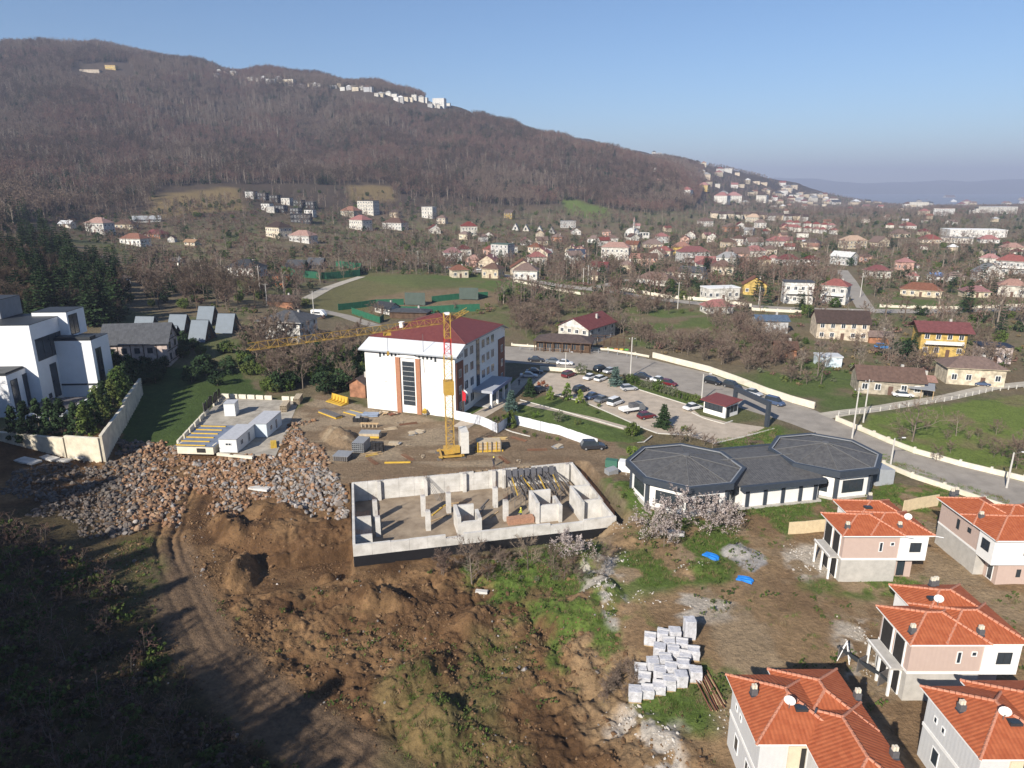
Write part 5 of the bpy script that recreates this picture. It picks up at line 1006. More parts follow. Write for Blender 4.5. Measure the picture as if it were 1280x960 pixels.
# clods and stones strewn over the mud
n = 34000; X, Y = rng.uniform(-60, 34, n), rng.uniform(38, 96, n); u_, v_ = buv(X, Y); ok = ((v_ > 21.5) | (u_ < -1)) & (X < 8 + (75 - Y) * .3); ok &= rng.uniform(0, 1, n) < np.clip((fbm(X, Y, 5, 3, 333) - .3) * 2, 0.05, 1); X, Y = X[ok], Y[ok]; d_, _, _ = seg_dist(X, Y, TRACK); ok = d_ > 2.4; X, Y = X[ok], Y[ok]
CL = []
for k in range(3): me = gen_rock(320 + k, 1); me.materials.append(rmat('clod_%d' % k, [(.13, .075, .04), (.19, .12, .065), (.10, .058, .032)])); CL.append(proto(me, 'clod_kind'))
me = gen_rock(330, 1); me.materials.append(ROCKM[1]); CL.append(proto(me, 'stone_kind'))
scatter('clods', np.stack([X, Y, height(X, Y) + .02], 1), rng.uniform(.05, .2, len(X)) * (1 + 1.2 * (rng.uniform(0, 1, len(X)) < .07)), np.where(rng.uniform(0, 1, len(X)) < .035, 3, rng.integers(0, 3, len(X))), CL, 'loose clods and stones lying on the churned mud', 'clods', tilt=.8)
# ================================================================ individual plants
class Kind:
    def __init__(s, T, C, tm, cm): s.t = T.mesh('trunk', tm) if T else None; s.c = C.mesh('crown', cm)
def plant(k, x, y, label, cat, group=None, sc=1.0, name='tree', z=None, rz=None, sz=None):
    z = H(x, y) if z is None else z
    t = thing(name, label, cat, (x, y, z - .05), random.uniform(0, 6.28) if rz is None else rz, group, (sc, sc, sc * (sz or 1)))
    if k.t: ob('trunk', k.t, t)
    ob('crown', k.c, t); return t
def KB(seed, cm=TWIG, tm=BARK, **a): T, C = gen_bare(seed, **a); return Kind(T, C, tm, cm)
BARE = [KB(400 + i, h=8.5, spread=.52, limbs=12, br=7, tw=24, tww=.07, trunk_frac=.16, twl=1.15) for i in range(3)]
BARE_R = [KB(410 + i, TWIG_WARM, h=7.5, spread=.55, limbs=13, br=7, tw=24, tww=.065, up=.65, trunk_frac=.05, twl=1.15) for i in range(2)]
TALLT = [KB(420 + i, TWIG_PALE, BARK, h=13, spread=.32, limbs=12, br=6, tw=18, tww=.07, up=.8, trunk_frac=.2) for i in range(2)]
DARKT = [KB(425 + i, TWIG_DARK, TWIG_DARK, h=10, spread=.5, limbs=10, br=7, tw=18, tww=.06, twl=1.3) for i in range(2)]
BIGB = KB(430, TWIG, h=6.5, spread=.62, limbs=11, br=8, tw=22, tww=.03, up=.45, trunk_frac=.12, tr=.2)
T_, C_ = gen_bare(440, 6, .6, 12, 8, 22, .028, .45, .1, .16, blossom=.5); BLOS = Kind(T_, C_, BARK, [TWIG, BLOSSOM])
T_, C_ = gen_bare(441, 5, .7, 12, 8, 22, .028, .4, .08, .16, blossom=.65); BLOS2 = Kind(T_, C_, BARK, [TWIG, BLOSSOM])
def KL(seed, rx, rz, m, n=26, per=26, size=.28, shape='ball', trunk=True, ry=None):
    C = gen_leafy(seed, rx, ry or rx, rz, n, per, size, shape); return Kind(MB().tube((0, 0, -.2), (0, 0, rz * 1.2), .09, .04, 5, caps=False) if trunk else None, C, BARK, m)
CONE = KL(450, .85, 1.0, LEAF_BRIGHT, 26, 26, .22, 'cone'); BUSH = KL(451, 1.0, .8, LEAF, 24, 24, .24); BUSH_B = KL(452, 1.2, 1.1, LEAF_BRIGHT, 26, 26, .24); BUSH_O = KL(453, 1.5, 1.1, LEAF_OLIVE, 26, 24, .24); BUSH_R = KL(454, 1.0, .8, LEAF_RED, 22, 24, .24)
BUSH_D = KL(455, 2.0, 1.9, EVER, 34, 34, .42); BUSH_G = KL(456, 1.6, 1.5, LEAF, 32, 34, .34)
def KC(seed, m, **a): T, C = gen_conifer(seed, **a); return Kind(T, C, BARK, m)
SPRUCE = KC(460, EVER_BLUE, h=5, r=1.7, tiers=12, per=9); PINE = KC(461, EVER, h=6, r=2.1, tiers=13, per=9); FIR = KC(462, EVER, h=13, r=3.0, tiers=18, per=11); CYP = KL(463, .95, 1.8, EVER, 34, 34, .3, 'cone'); CYP_G = KL(464, 1.2, 1.7, LEAF, 36, 34, .32, 'cone')

# ================================================================ roads and car park
def ribbon(name, U, L_, dz, m, label, cat, n=60, kind='structure'):
    def res(pl):
        pl = [Vector((*p[:2], 0)) for p in pl]; ls = [0]
        for a, b in zip(pl[:-1], pl[1:]): ls.append(ls[-1] + (b - a).length)
        o = []
        for k in range(n + 1):
            s = ls[-1] * k / n; i = max(j for j in range(len(ls)) if ls[j] <= s + 1e-6); i = min(i, len(pl) - 2); o.append(pl[i].lerp(pl[i + 1], (s - ls[i]) / (ls[i + 1] - ls[i])))
        return o
    a, b = res(U), res(L_); q = 7; X = np.array([[a[k].lerp(b[k], j / (q - 1)).x for j in range(q)] for k in range(n + 1)]); Y = np.array([[a[k].lerp(b[k], j / (q - 1)).y for j in range(q)] for k in range(n + 1)]); Z = height(X, Y) + dz
    mb = MB(); mb.v = [(X[k, j], Y[k, j], Z[k, j]) for k in range(n + 1) for j in range(q)]; mb.f = [(k * q + j, k * q + j + 1, (k + 1) * q + j + 1, (k + 1) * q + j) for k in range(n) for j in range(q - 1)]; mb.m = [0] * len(mb.f)
    o = mb.build(name, m, smooth=True); return tag(o, label, cat, kind=kind)
def along(pts, w):
    """two edges of a lane of width w around a centre line"""
    pl = [Vector((*p[:2], 0)) for p in pts]; A, B = [], []
    for i, p in enumerate(pl):
        d = (pl[min(i + 1, len(pl) - 1)] - pl[max(i - 1, 0)]).normalized(); n_ = Vector((-d.y, d.x, 0)) * w / 2; A.append(p + n_); B.append(p - n_)
    return A, B
ASPH = mat('worn_asphalt', (.29, .26, .222), .9, .2, .3, .1, coord='World'); PAVE = mat('paving_dust', (.42, .355, .28), .9, .2, .5, .15, coord='World'); GRAVEL = mat('pale_gravel', (.42, .38, .31), .95, .18, .5, .2, coord='World'); TARM = mat('village_asphalt', (.31, .28, .24), .9, .14, .1, coord='World'); KERB = mat('kerb_stone', (.55, .53, .48), .85, .1, 2)
ribbon('road', ROAD_U, ROAD_L, .03, ASPH, 'pale worn asphalt road curving past the school', 'road', 90)
def sheet(name, px, z, m, label, cat):
    return tag(MB().poly([(*p, z) for p in PX(px, z)][::-1]).build(name, m), label, cat, kind='structure')
sheet('car_park', [(673, 465), (745, 470), (798, 486), (859, 505), (875, 519), (907, 527), (957, 534), (935, 545), (891, 554), (854, 543), (822, 541), (803, 534), (777, 522), (731, 502), (684, 490), (660, 478)], -.41, PAVE, 'dusty paved car park beside the school', 'car park')
def lane(name, px, w, m, label, cat='path', dz=.05, n=40, far=False):
    pts = [G(*q) for q in px]; a, b = along(pts, w); return ribbon(name, a, b, dz, m, label, cat, n)
lane('path', [(648, 503), (690, 512), (740, 524), (784, 536)], 2.2, PAVE, 'paved footpath between the two lawn strips'); lane('driveway', [(575, 535), (622, 506), (652, 476), (668, 463)], 3.4, PAVE, 'paved drive along the school entrance')
lane('lane', [(1030, 520), (1090, 512), (1180, 498), (1240, 484), (1300, 478)], 3.6, GRAVEL, 'pale gravel lane between the meadow and the cottages', 'lane')
lane('path', [(384, 374), (410, 360), (430, 353), (452, 346)], 4.5, GRAVEL, 'white gravel track beside the green court', dz=.12); lane('lane', [(395, 387), (430, 395), (470, 408)], 5.0, TARM, 'grey lane behind the school beside the green fence', 'lane', .1)
lane('village_road', [(470, 324), (540, 331), (600, 340), (660, 350), (730, 361), (800, 371), (880, 380), (980, 386), (1080, 389), (1180, 389), (1290, 386)], 7.5, TARM, 'village road crossing the valley between cream walls', 'road', .15, 120)
lane('side_road', [(1082, 386), (1072, 370), (1062, 352), (1052, 338)], 6.5, TARM, 'side road climbing from the village road past the white corner house', 'road', .15); lane('side_road', [(738, 362), (762, 356), (790, 350)], 7, TARM, 'short paved junction by the trimmed hedge on the village road', 'road', .17)
# kerbs of the car park islands
def kerb(px, z, label):
    t = thing('kerb', label, 'kerb', (0, 0, 0)); pts = [P(a, b, z) for a, b in px]
    for a, b in zip(pts[:-1], pts[1:]):
        L_ = (b - a).length; n = max(1, int(L_ / 2)); 
        for k in range(n): p, q = a.lerp(b, k / n), a.lerp(b, (k + .97) / n); c_ = (p + q) / 2; MB().cbox((c_.x, c_.y, z + .06), ((q - p).length, .22, .14), 0, math.atan2((b - a).y, (b - a).x)).build('kerb_stone', KERB, t)
kerb([(684, 491), (731, 503), (777, 523), (803, 535), (822, 542), (854, 544), (866, 542)], -.42, 'stone kerb along the lawn edge of the car park'); kerb([(745, 470), (798, 487), (859, 506)], -.42, 'stone kerb between the car park and the roadside hedge'); kerb([(650, 500), (700, 513), (780, 536)], -.3, 'kerb along the footpath through the lawn'); kerb([(865, 516), (880, 523), (905, 530), (916, 526)], -.42, 'kerb island round the guard booth'); kerb([(891, 555), (930, 546), (968, 536)], -.42, 'kerb along the lawn by the portal gate'); kerb([(745, 551), (775, 556), (805, 553), (815, 545)], -.2, 'kerb at the end of the white hoarding'); kerb([(622, 533), (640, 540), (663, 546)], .0, 'kerb between the yard and the white hoarding')

# ---------------------------------------------------------------- site hoarding
WPAN = wave_mat('white_hoarding_sheet', (.62, .64, .68), (.70, .72, .75), .25, 'X', .5, .5, .04)
def hoard(px, label, h=1.9, w=2.0, m=WPAN):
    t = thing('site_fence', label, 'fence', (0, 0, 0)); pts = [G(*q) for q in px]
    for a, b in zip(pts[:-1], pts[1:]):
        L_ = Vector((b.x - a.x, b.y - a.y, 0)).length; n = max(1, int(L_ / w)); rz = math.atan2(b.y - a.y, b.x - a.x)
        for k in range(n):
            p = a.lerp(b, k / n); f = [(0, 0, -.1), (L_ / n * .98, 0, -.1), (L_ / n * .98, 0, h + random.uniform(-.06, .06)), (0, 0, h + random.uniform(-.06, .06))]; mb = MB().poly(f, 0, [(q[0], q[2]) for q in f]); g = [(q[0], .04, q[2]) for q in f][::-1]; mb.poly(g, 0, [(q[0], q[2]) for q in g]); mb.poly([f[3], f[2], g[1], g[0]], 0, [(0, 0)] * 4); mb.build('fence_panel', m, t, (p.x, p.y, H(p.x, p.y)), rz + random.uniform(-.03, .03))
            MB().box(-.05, .06, -.2, .05, .16, h - .1).build('post', STEEL, t, (p.x, p.y, H(p.x, p.y)), rz)
hoard([(568, 524), (600, 531), (622, 541)], 'white metal hoarding between the yard and the school drive'); hoard([(623, 541), (640, 530)], 'short return of white hoarding by the conifers'); hoard([(641, 530), (700, 544), (747, 561)], 'long white metal hoarding along the lawn')

# ---------------------------------------------------------------- cars
TYRE = mat('tyre', (.02, .02, .02), .9, .1, 4); RIM = mat('rim', (.45, .45, .46), .4, .1, 4, metal=.6); LAMP = mat('lamp_glass', (.7, .7, .68), .2, .05, 3); TAIL = mat('tail_lamp', (.45, .02, .02), .3, .1, 3)
def loft(sections, mi_fn=None):
    """sections: list of (x, [(y,z),...]) along the car; skinned into one body"""
    mb = MB(); n = len(sections[0][1])
    for x_, pts in sections: mb.v += [(x_, y_, z_) for y_, z_ in pts]
    for s in range(len(sections) - 1):
        for k in range(n):
            j = (k + 1) % n; mb.f.append((s * n + k, s * n + j, (s + 1) * n + j, (s + 1) * n + k)); mb.m.append(0)
    mb.f.append(tuple(range(n))); mb.f.append(tuple(reversed(range((len(sections) - 1) * n, len(sections) * n)))); mb.m += [0, 0]; return mb
def ring(w, z0, z1, b=.08): h = w / 2; return [(-h + b, z0), (h - b, z0), (h, z0 + b), (h, z1 - b * 1.5), (h - b * 1.2, z1), (-h + b * 1.2, z1), (-h, z1 - b * 1.5), (-h, z0 + b)]
_car = {}
def car_meshes(kind):
    if kind in _car: return _car[kind]
    if kind == 'van': L_, W2, hb, xs = 4.4, 1.78, 1.0, [(-2.1, 1.0), (-1.95, 1.75), (.6, 1.8), (1.25, 1.05)]
    elif kind == 'suv': L_, W2, hb, xs = 4.5, 1.85, .98, [(-2.15, 1.0), (-1.8, 1.62), (.35, 1.66), (1.05, 1.02)]
    elif kind == 'hatch': L_, W2, hb, xs = 4.0, 1.72, .88, [(-1.9, .9), (-1.45, 1.42), (.2, 1.46), (.95, .92)]
    else: L_, W2, hb, xs = 4.5, 1.76, .86, [(-1.55, .88), (-.95, 1.38), (.3, 1.42), (1.1, .9)]
    h = L_ / 2; body = loft([(-h, ring(W2 * .86, .42, hb * .82)), (-h + .12, ring(W2 * .96, .30, hb * .97)), (-h + .8, ring(W2, .24, hb)), (h - 1.3, ring(W2, .24, hb)), (h - .55, ring(W2 * .98, .26, hb * .9)), (h - .12, ring(W2 * .9, .30, hb * .76)), (h, ring(W2 * .78, .40, hb * .66))])
    def cab(w0, w1, dz=0, ins=0): 
        a, b_, c2, d2 = xs; pts = []
        for (x_, z_), w_ in ((a, w0), (b_, w1), (c2, w1), (d2, w0)): pts += [(x_, -w_ / 2, z_), (x_, w_ / 2, z_)]
        mb = MB(); mb.v = [(p[0], p[1], p[2] + dz) for p in pts] + [(a[0], -w0 / 2, hb - .1), (a[0], w0 / 2, hb - .1), (d2[0], -w0 / 2, hb - .1), (d2[0], w0 / 2, hb - .1)]
        mb.f = [(0, 2, 3, 1), (2, 4, 5, 3), (4, 6, 7, 5), (0, 8, 10, 6, 4, 2), (1, 3, 5, 7, 11, 9)]; mb.m = [0, 1, 0, 0, 0]; return mb
    wheel = MB().tube((0, -.1, 0), (0, .1, 0), .31, n=12); rim = MB().tube((0, -.105, 0), (0, .105, 0), .19, n=8); _car[kind] = (body, cab(W2 * .9, W2 * .74), MB().box(xs[1][0] + .04, -W2 * .36, xs[1][1] - .02, xs[2][0] - .04, W2 * .36, xs[2][1] + .025), wheel.mesh('tyre', TYRE), rim.mesh('rim', RIM), L_, W2, hb); return _car[kind]
CCOL = dict(white=(.72, .72, .71), black=(.015, .016, .018), silver=(.42, .43, .44), maroon=(.13, .015, .02), blue=(.06, .09, .16), dark=(.03, .032, .037), grey=(.16, .17, .18), bright_blue=(.03, .18, .45), red=(.35, .02, .02)); _cm = {}
def paint(c_): return mat('car_paint_' + c_, CCOL[c_], .25, .04, 2, spec=.6)
def car(px, py, col, rz, kind, label, group='cars parked by the school', pos=None):
    g = pos or G(px, py); bm_, cb, rf, wh, rm, L_, W2, hb = car_meshes(kind); z = max(g.z, H(g.x, g.y)) + .02
    if -3 < g.x < 90 and 125 < g.y < 200: z += .04
    t = thing('car', label, 'car', (g.x, g.y, z), R(rz), group); key = (kind, col)
    if key not in _cm: _cm[key] = (bm_.mesh('body', paint(col)), cb.mesh('cabin_glass', [GLASS, paint(col)]), rf.mesh('car_roof', paint(col)))
    b, c2, r2 = _cm[key]; ob('body', b, t); ob('cabin_glass', c2, t); ob('car_roof', r2, t)
    for sx in (-1, 1):
        for sy in (-1, 1):
            w_ = ob('wheel', wh, t, (sx * L_ * .31, sy * (W2 / 2 - .09), .31)); ob('rim', rm, w_)
    for sy in (-1, 1):
        ob('headlight', unit_box(LAMP), t, (L_ / 2 - .1, sy * W2 * .32, hb * .55), 0, (.12, .34, .14)); ob('tail_light', unit_box(TAIL), t, (-L_ / 2 + .06, sy * W2 * .36, hb * .6), 0, (.1, .2, .2))
    return t
for a in [(711, 471, 'maroon', 50, 'suv', 'maroon car parked by the grey shrub at the end of the car park'), (738, 474, 'white', 48, 'sedan', 'white saloon parked nose-in beside another white car'), (751, 476, 'white', 48, 'hatch', 'white hatchback parked next to the blue spruce'), (751, 464, 'black', 40, 'suv', 'black car parked behind the two white cars'), (763, 466, 'silver', 40, 'sedan', 'silver saloon parked beside the black car behind the white cars'),
          (726, 490, 'dark', 45, 'suv', 'dark car parked at the end of the row by the cone shrubs'), (741, 498, 'blue', 45, 'sedan', 'navy blue saloon parked between the dark car and the grey saloon'), (753, 502, 'grey', 45, 'sedan', 'grey saloon parked beside the white van'), (769, 506, 'white', 47, 'van', 'white van parked in the row beside the flatbed truck'),
          (808, 523, 'maroon', 25, 'hatch', 'dark red hatchback parked by the pine beside the flatbed'), (786, 488, 'silver', 14, 'hatch', 'silver hatchback standing alone in the middle of the car park'), (866, 512, 'white', 28, 'sedan', 'white saloon parked beside the guard booth'), (824, 478, 'white', -38, 'sedan', 'white saloon on the road beyond the hedge'), (836, 482, 'maroon', -42, 'hatch', 'maroon hatchback on the road beyond the hedge'), (803, 473, 'dark', -32, 'sedan', 'dark saloon half hidden by the roadside hedge'),
          (891, 480, 'black', -48, 'suv', 'black car parked at the cream wall by the yellow bin'), (915, 485, 'dark', -50, 'suv', 'dark car parked along the cream wall behind the portal'), (941, 494, 'silver', -52, 'sedan', 'pale car parked along the cream wall near the side lane'), (968, 506, 'blue', -52, 'van', 'dark blue van parked where the cream wall ends'), (692, 454, 'grey', -12, 'sedan', 'grey blue saloon parked on the road near the school shadow'), (706, 456, 'white', -12, 'sedan', 'white saloon parked on the road behind the car park wall'), (670, 452, 'dark', -8, 'sedan', 'dark saloon in the shadow of the school'),
          (661, 472, 'silver', -5, 'sedan', 'silver saloon parked by the school entrance'), (668, 467, 'dark', -5, 'sedan', 'dark saloon parked behind the silver one at the school'), (675, 490, 'dark', 48, 'hatch', 'dark hatchback under the russet shrub'), (741, 561, 'dark', 4, 'suv', 'dark pick-up standing in the mud beside the hoarding end')]: car(*a)
g = G(791, 515); t = thing('flatbed_truck', 'white flatbed truck with a dark load parked in the car park', 'truck', (g.x, g.y, g.z + .04), R(24)); MB().box(-3.0, -1, .7, .9, 1, .85).build('flatbed', FRAME_W, t); MB().box(-3.0, -1, .853, -2.95, 1, 1.25).box(-2.94, -1, .853, .9, -.95, 1.25).box(-2.94, .95, .853, .9, 1, 1.25).build('side_board', FRAME_W, t)
loft([(1.0, ring(1.9, .4, 2.0)), (1.8, ring(1.9, .4, 2.05)), (2.3, ring(1.88, .4, 1.4)), (2.55, ring(1.8, .45, 1.1))]).build('cab', paint('grey'), t); MB().box(-.6, -.9, .86, .85, .9, 1.9).build('load', CHIM, t); MB().hexa([(1.85, -.8, 1.9), (1.9, .8, 1.9), (1.9, .8, 1.95), (1.85, -.8, 1.95), (1.75, -.75, 2.07), (1.75, .75, 2.07), (1.2, .75, 2.08), (1.2, -.75, 2.08)]).build('windscreen', GLASS, t)
for xx in (-2, 1.7):
    for yy in (-.85, .85): w_ = ob('wheel', _car['sedan'][3], t, (xx, yy, .33)); ob('rim', _car['sedan'][4], w_)

# ---------------------------------------------------------------- guard booth, portal gate
g0, g1 = P(879, 515, -.4), P(906, 523, -.4); t = thing('guard_booth', 'white guard booth with maroon roof and dark windows at the car park gate', 'booth', (g0.x, g0.y, -.41), math.atan2(g1.y - g0.y, g1.x - g0.x)); L_ = (g1 - g0).length
wall_box('wall', t, 0, 0, 0, L_, 4.4, 2.7, WHITE)
for k in range(4): window(t, (.8 + k * (L_ - .9) / 4, 0, 1.0), 1.1, 1.3, 0, FRAME_D, 0)
for k in range(3): window(t, (L_, .9 + k * 1.3, .9 if k else .05), 1.1, 1.4 if k else 2.2, R(90), FRAME_D, 0)
f = [(-.6, -.7, 2.72), (L_ + .6, -.7, 2.72), (L_ + .6, 5.0, 3.1), (-.6, 5.0, 3.1)]; MB().hexa(f + [(a, b, c_ + .16) for a, b, c_ in f]).build('roof', mat('maroon_sheet', (.17, .05, .045), .6, .12, 2), t)
p0, p1 = Vector((47.2, 138.0, -.5)), Vector((50.4, 127.6, -.5)); rz = math.atan2(p1.y - p0.y, p1.x - p0.x); L_ = (p1 - p0).length; t = thing('portal_gate', 'dark grey portal frame spanning the car park entrance', 'gate', p0, rz); MB().box(-.4, -.3, 0, .4, .3, 5.4).build('post', ANTHR, t); MB().box(L_ - .4, -.3, 0, L_ + .4, .3, 5.4).build('post', ANTHR, t); MB().box(.41, -.28, 4.4, L_ - .41, .28, 5.4).build('lintel', ANTHR, t)
# ---------------------------------------------------------------- roadside walls, poles
def long_wall(pts, label, h=1.1, th=.3, m=CREAM, seg=4.5, pillar=True, ph=.25, name='roadside_wall'):
    t = thing(name, label, 'wall', (0, 0, 0)); pts = [Vector((*p[:2], 0)) for p in pts]
    for a, b in zip(pts[:-1], pts[1:]):
        L_ = (b - a).length; n = max(1, round(L_ / seg)); rz = math.atan2(b.y - a.y, b.x - a.x)
        for k in range(n):
            p, q = a.lerp(b, k / n), a.lerp(b, (k + 1) / n); zp, zq = H(p.x, p.y), H(q.x, q.y); d = (q - p).normalized(); s = Vector((-d.y, d.x, 0)) * th / 2; e = d * (.18 if pillar else .01)
            MB().hexa([(*(p + e - s)[:2], zp - .5), (*(q - e - s)[:2], zq - .5), (*(q - e + s)[:2], zq - .5), (*(p + e + s)[:2], zp - .5), (*(p + e - s)[:2], zp + h), (*(q - e - s)[:2], zq + h), (*(q - e + s)[:2], zq + h), (*(p + e + s)[:2], zp + h)]).build('wall_panel', m, t)
            if pillar: MB().cbox((p.x, p.y, zp + (h + ph) / 2 - .2), (.36, th + .12, h + ph + .4), 0, rz).build('pillar', m, t)
    return t
def off(px, d=0): return [P(a, b + d, -.4) for a, b in px]
long_wall(off([(816, 446), (850, 455), (886, 464), (922, 477), (957, 491), (990, 502), (1018, 510)]), 'cream roadside wall below the bare thicket', 1.5, .35, pillar=False); long_wall(off([(1046, 525), (1075, 537), (1110, 552), (1143, 565), (1200, 581), (1280, 600), (1400, 627)]), 'cream roadside wall with pillars along the green meadow', .9); long_wall(off([(1104, 582), (1140, 598), (1180, 610), (1230, 628), (1285, 645), (1380, 680)]), 'low cream wall along the road behind the new houses', .8); long_wall(off([(675, 462), (700, 464), (733, 466)]), 'cream wall between the road and the car park', 1.0, pillar=False); long_wall([G(640, 432), G(700, 436), G(760, 438), G(812, 447)], 'low wall in front of the timber restaurant', .6, .25)
long_wall([G(985, 668), G(1034, 664)], 'pale timber board fence behind the new pink house', 1.8, .1, mat('timber_boards', (.62, .50, .32), .85, .12, 2), 1.2, False, name='board_fence'); long_wall([G(1128, 640), G(1172, 632)], 'pale timber board fence between the two new pink houses', 1.8, .1, mat('timber_boards', (.62, .50, .32)), 1.2, False, name='board_fence')
long_wall([G(642, 352), G(690, 362), G(730, 369)], 'low cream wall along the village road above the grass slope', 1.0, pillar=False); long_wall([G(776, 362), G(830, 372), G(880, 376), G(940, 384)], 'cream wall with pillars below the trimmed hedge on the village road', 1.3); long_wall([G(940, 388), G(1020, 392), G(1074, 394)], 'long cream wall along the village road behind the blue barn', 1.0); long_wall([G(1100, 384), G(1170, 386), G(1240, 385), G(1290, 383)], 'cream wall along the village road by the large conifer', 1.0)
def fence(px, label, h=1.0, gap=2.6, m=KERB, rails=(.45, .85)):
    t = thing('post_fence', label, 'fence', (0, 0, 0)); pts = [G(*q) for q in px]
    for a, b in zip(pts[:-1], pts[1:]):
        L_ = (b - a).length; n = max(1, int(L_ / gap))
        for k in range(n):
            p, q = a.lerp(b, k / n), a.lerp(b, (k + 1) / n); p.z = H(p.x, p.y); q.z = H(q.x, q.y); MB().box(-.09, -.09, -.3, .09, .09, h).build('post', m, t, p)
            for r_ in rails: MB().bar(p + Vector((0, 0, r_ * h)), q + Vector((0, 0, r_ * h)), .05).build('rail', m, t)
fence([(1048, 520), (1100, 514), (1180, 502), (1240, 489), (1290, 484)], 'pale post and rail fence between the lane and the meadow'); fence([(1018, 548), (1056, 560), (1100, 583)], 'dark railing along the pavement by the second octagon', 1.2, 2.0, ANTHR); fence([(650, 437), (700, 440), (760, 442), (808, 450)], 'metal railing in front of the timber restaurant', 1.1, 2.5, GREYM)
POLE = mat('concrete_pole', (.50, .48, .44), .9, .1, 2)
def pole(px, py, h, label, arm=True, lamp=False):
    g = G(px, py); t = thing('utility_pole', label, 'pole', g); MB().tube((0, 0, -.3), (0, 0, h), .17, .11, 8).build('shaft', POLE, t)
    if arm: MB().bar((-.8, 0, h - .5), (.8, 0, h - .5), .09).build('crossarm', STEEL, t); [MB().tube((q, 0, h - .45), (q, 0, h - .2), .05).build('insulator', FRAME_W, t) for q in (-.7, 0, .7)]
    if lamp: MB().bar((0, 0, h - .2), (1.3, 0, h + .1), .06).build('lamp_arm', STEEL, t); MB().cbox((1.5, 0, h + .1), (.6, .22, .12)).build('lamp_head', FRAME_W, t)
    return g + Vector((0, 0, h - .25))
pt = [pole(788, 470, 10, 'tall pale concrete pole behind the car park hedge'), pole(1065, 548, 10, 'concrete utility pole beside the second octagonal roof'), pole(1079, 528, 9, 'concrete utility pole at the mouth of the gravel lane'), pole(1113, 582, 5, 'short street lamp by the road behind the octagons', False, True), pole(393, 400, 10, 'thin pole standing by the grey lane and the white house'), pole(326, 372, 12, 'tall concrete pole beside the dark-roofed cottages'), pole(334, 382, 8, 'concrete pole beside the tall pole near the orange shelters'), pole(523, 334, 9, 'pole on the village road opposite the red-roofed house'), pole(847, 386, 10, 'pole at the foot of the cream village wall'), pole(735, 356, 9, 'pole at the village road junction'), pole(729, 357, 8, 'second pole at the village road junction'), pole(948, 384, 8, 'pole beside the modern grey and white house'), pole(1075, 372, 9, 'pole at the corner of the climbing side road'), pole(707, 464, 5, 'street lamp on the road by the parked white saloon', False, True), pole(877, 500, 6, 'lamp post between the hedge and the guard booth', False, True), pole(1258, 610, 6, 'lamp post beside the road wall behind the corner-bay house', False, True)]
def wire(a, b, sag, label):
    m = MB(); n = 14; q = [a.lerp(b, k / n) - Vector((0, 0, sag * 4 * (k / n) * (1 - k / n))) for k in range(n + 1)]
    for i in range(n): m.tube(q[i], q[i + 1], .025, n=3, caps=False)
    tag(m.build('cable', BLACK), label, 'cable')
wire(pt[1], pt[2], .3, 'overhead cable between the two poles at the lane mouth'); wire(pt[2], Vector((125, 105, 9)), 2, 'overhead cable crossing the green meadow'); wire(pt[0], pt[2], 2, 'overhead cable running along the road from the tall pole')
# ================================================================ buildings of the slope and the valley
HOUSES = []      # (x, y, radius) keeps trees out of walls
RC = dict(red=(.26, .06, .045), dkred=(.18, .038, .036), terra=(.26, .105, .06), brown=(.15, .085, .06), dkbrown=(.085, .055, .045), slate=(.055, .06, .07), grey=(.25, .25, .25), blue=(.05, .10, .17), tan=(.42, .26, .15), white=(.62, .62, .6), green=(.10, .16, .13), dkblue=(.03, .045, .08), bright_blue=(.03, .16, .45), pale=(.5, .52, .53))
WC = dict(white=(.56, .55, .525), cream=(.52, .46, .36), beige=(.52, .45, .36), yellow=(.52, .38, .13), grey=(.38, .38, .38), dark=(.06, .06, .065), pink=(.56, .36, .30), palepink=(.52, .44, .42), timber=(.10, .065, .045), ltblue=(.52, .60, .66), brick=(.36, .18, .11))
def rmat_(k): return wave_mat('roof_' + k, tuple(.85 * v for v in RC[k]), tuple(min(1, 1.2 * v) for v in RC[k]), .5, 'X', .8, .6, .06, second=.6)
def wmat_(k): return MATS.get('wall_' + k) or rmat('wall_' + k, [tuple(v * q for v, q in zip(WC[k], t_)) for t_ in ((.72, .72, .72), (1.05, 1.04, 1.0), (.9, .86, .78), (1.1, 1.1, 1.1))], .85)
ROOFN = dict(red='red', dkred='dark red', terra='terracotta', brown='brown', dkbrown='dark brown', slate='slate grey', grey='grey', blue='blue grey', tan='tan', white='white', green='grey green', dkblue='dark blue', bright_blue='bright blue', pale='pale grey')
WALLN = dict(ltblue='pale blue', palepink='pale pink', dark='dark', timber='dark timber')
NUM = {1: 'single-storey', 2: 'two-storey', 3: 'three-storey', 4: 'four-storey', 5: 'five-storey'}
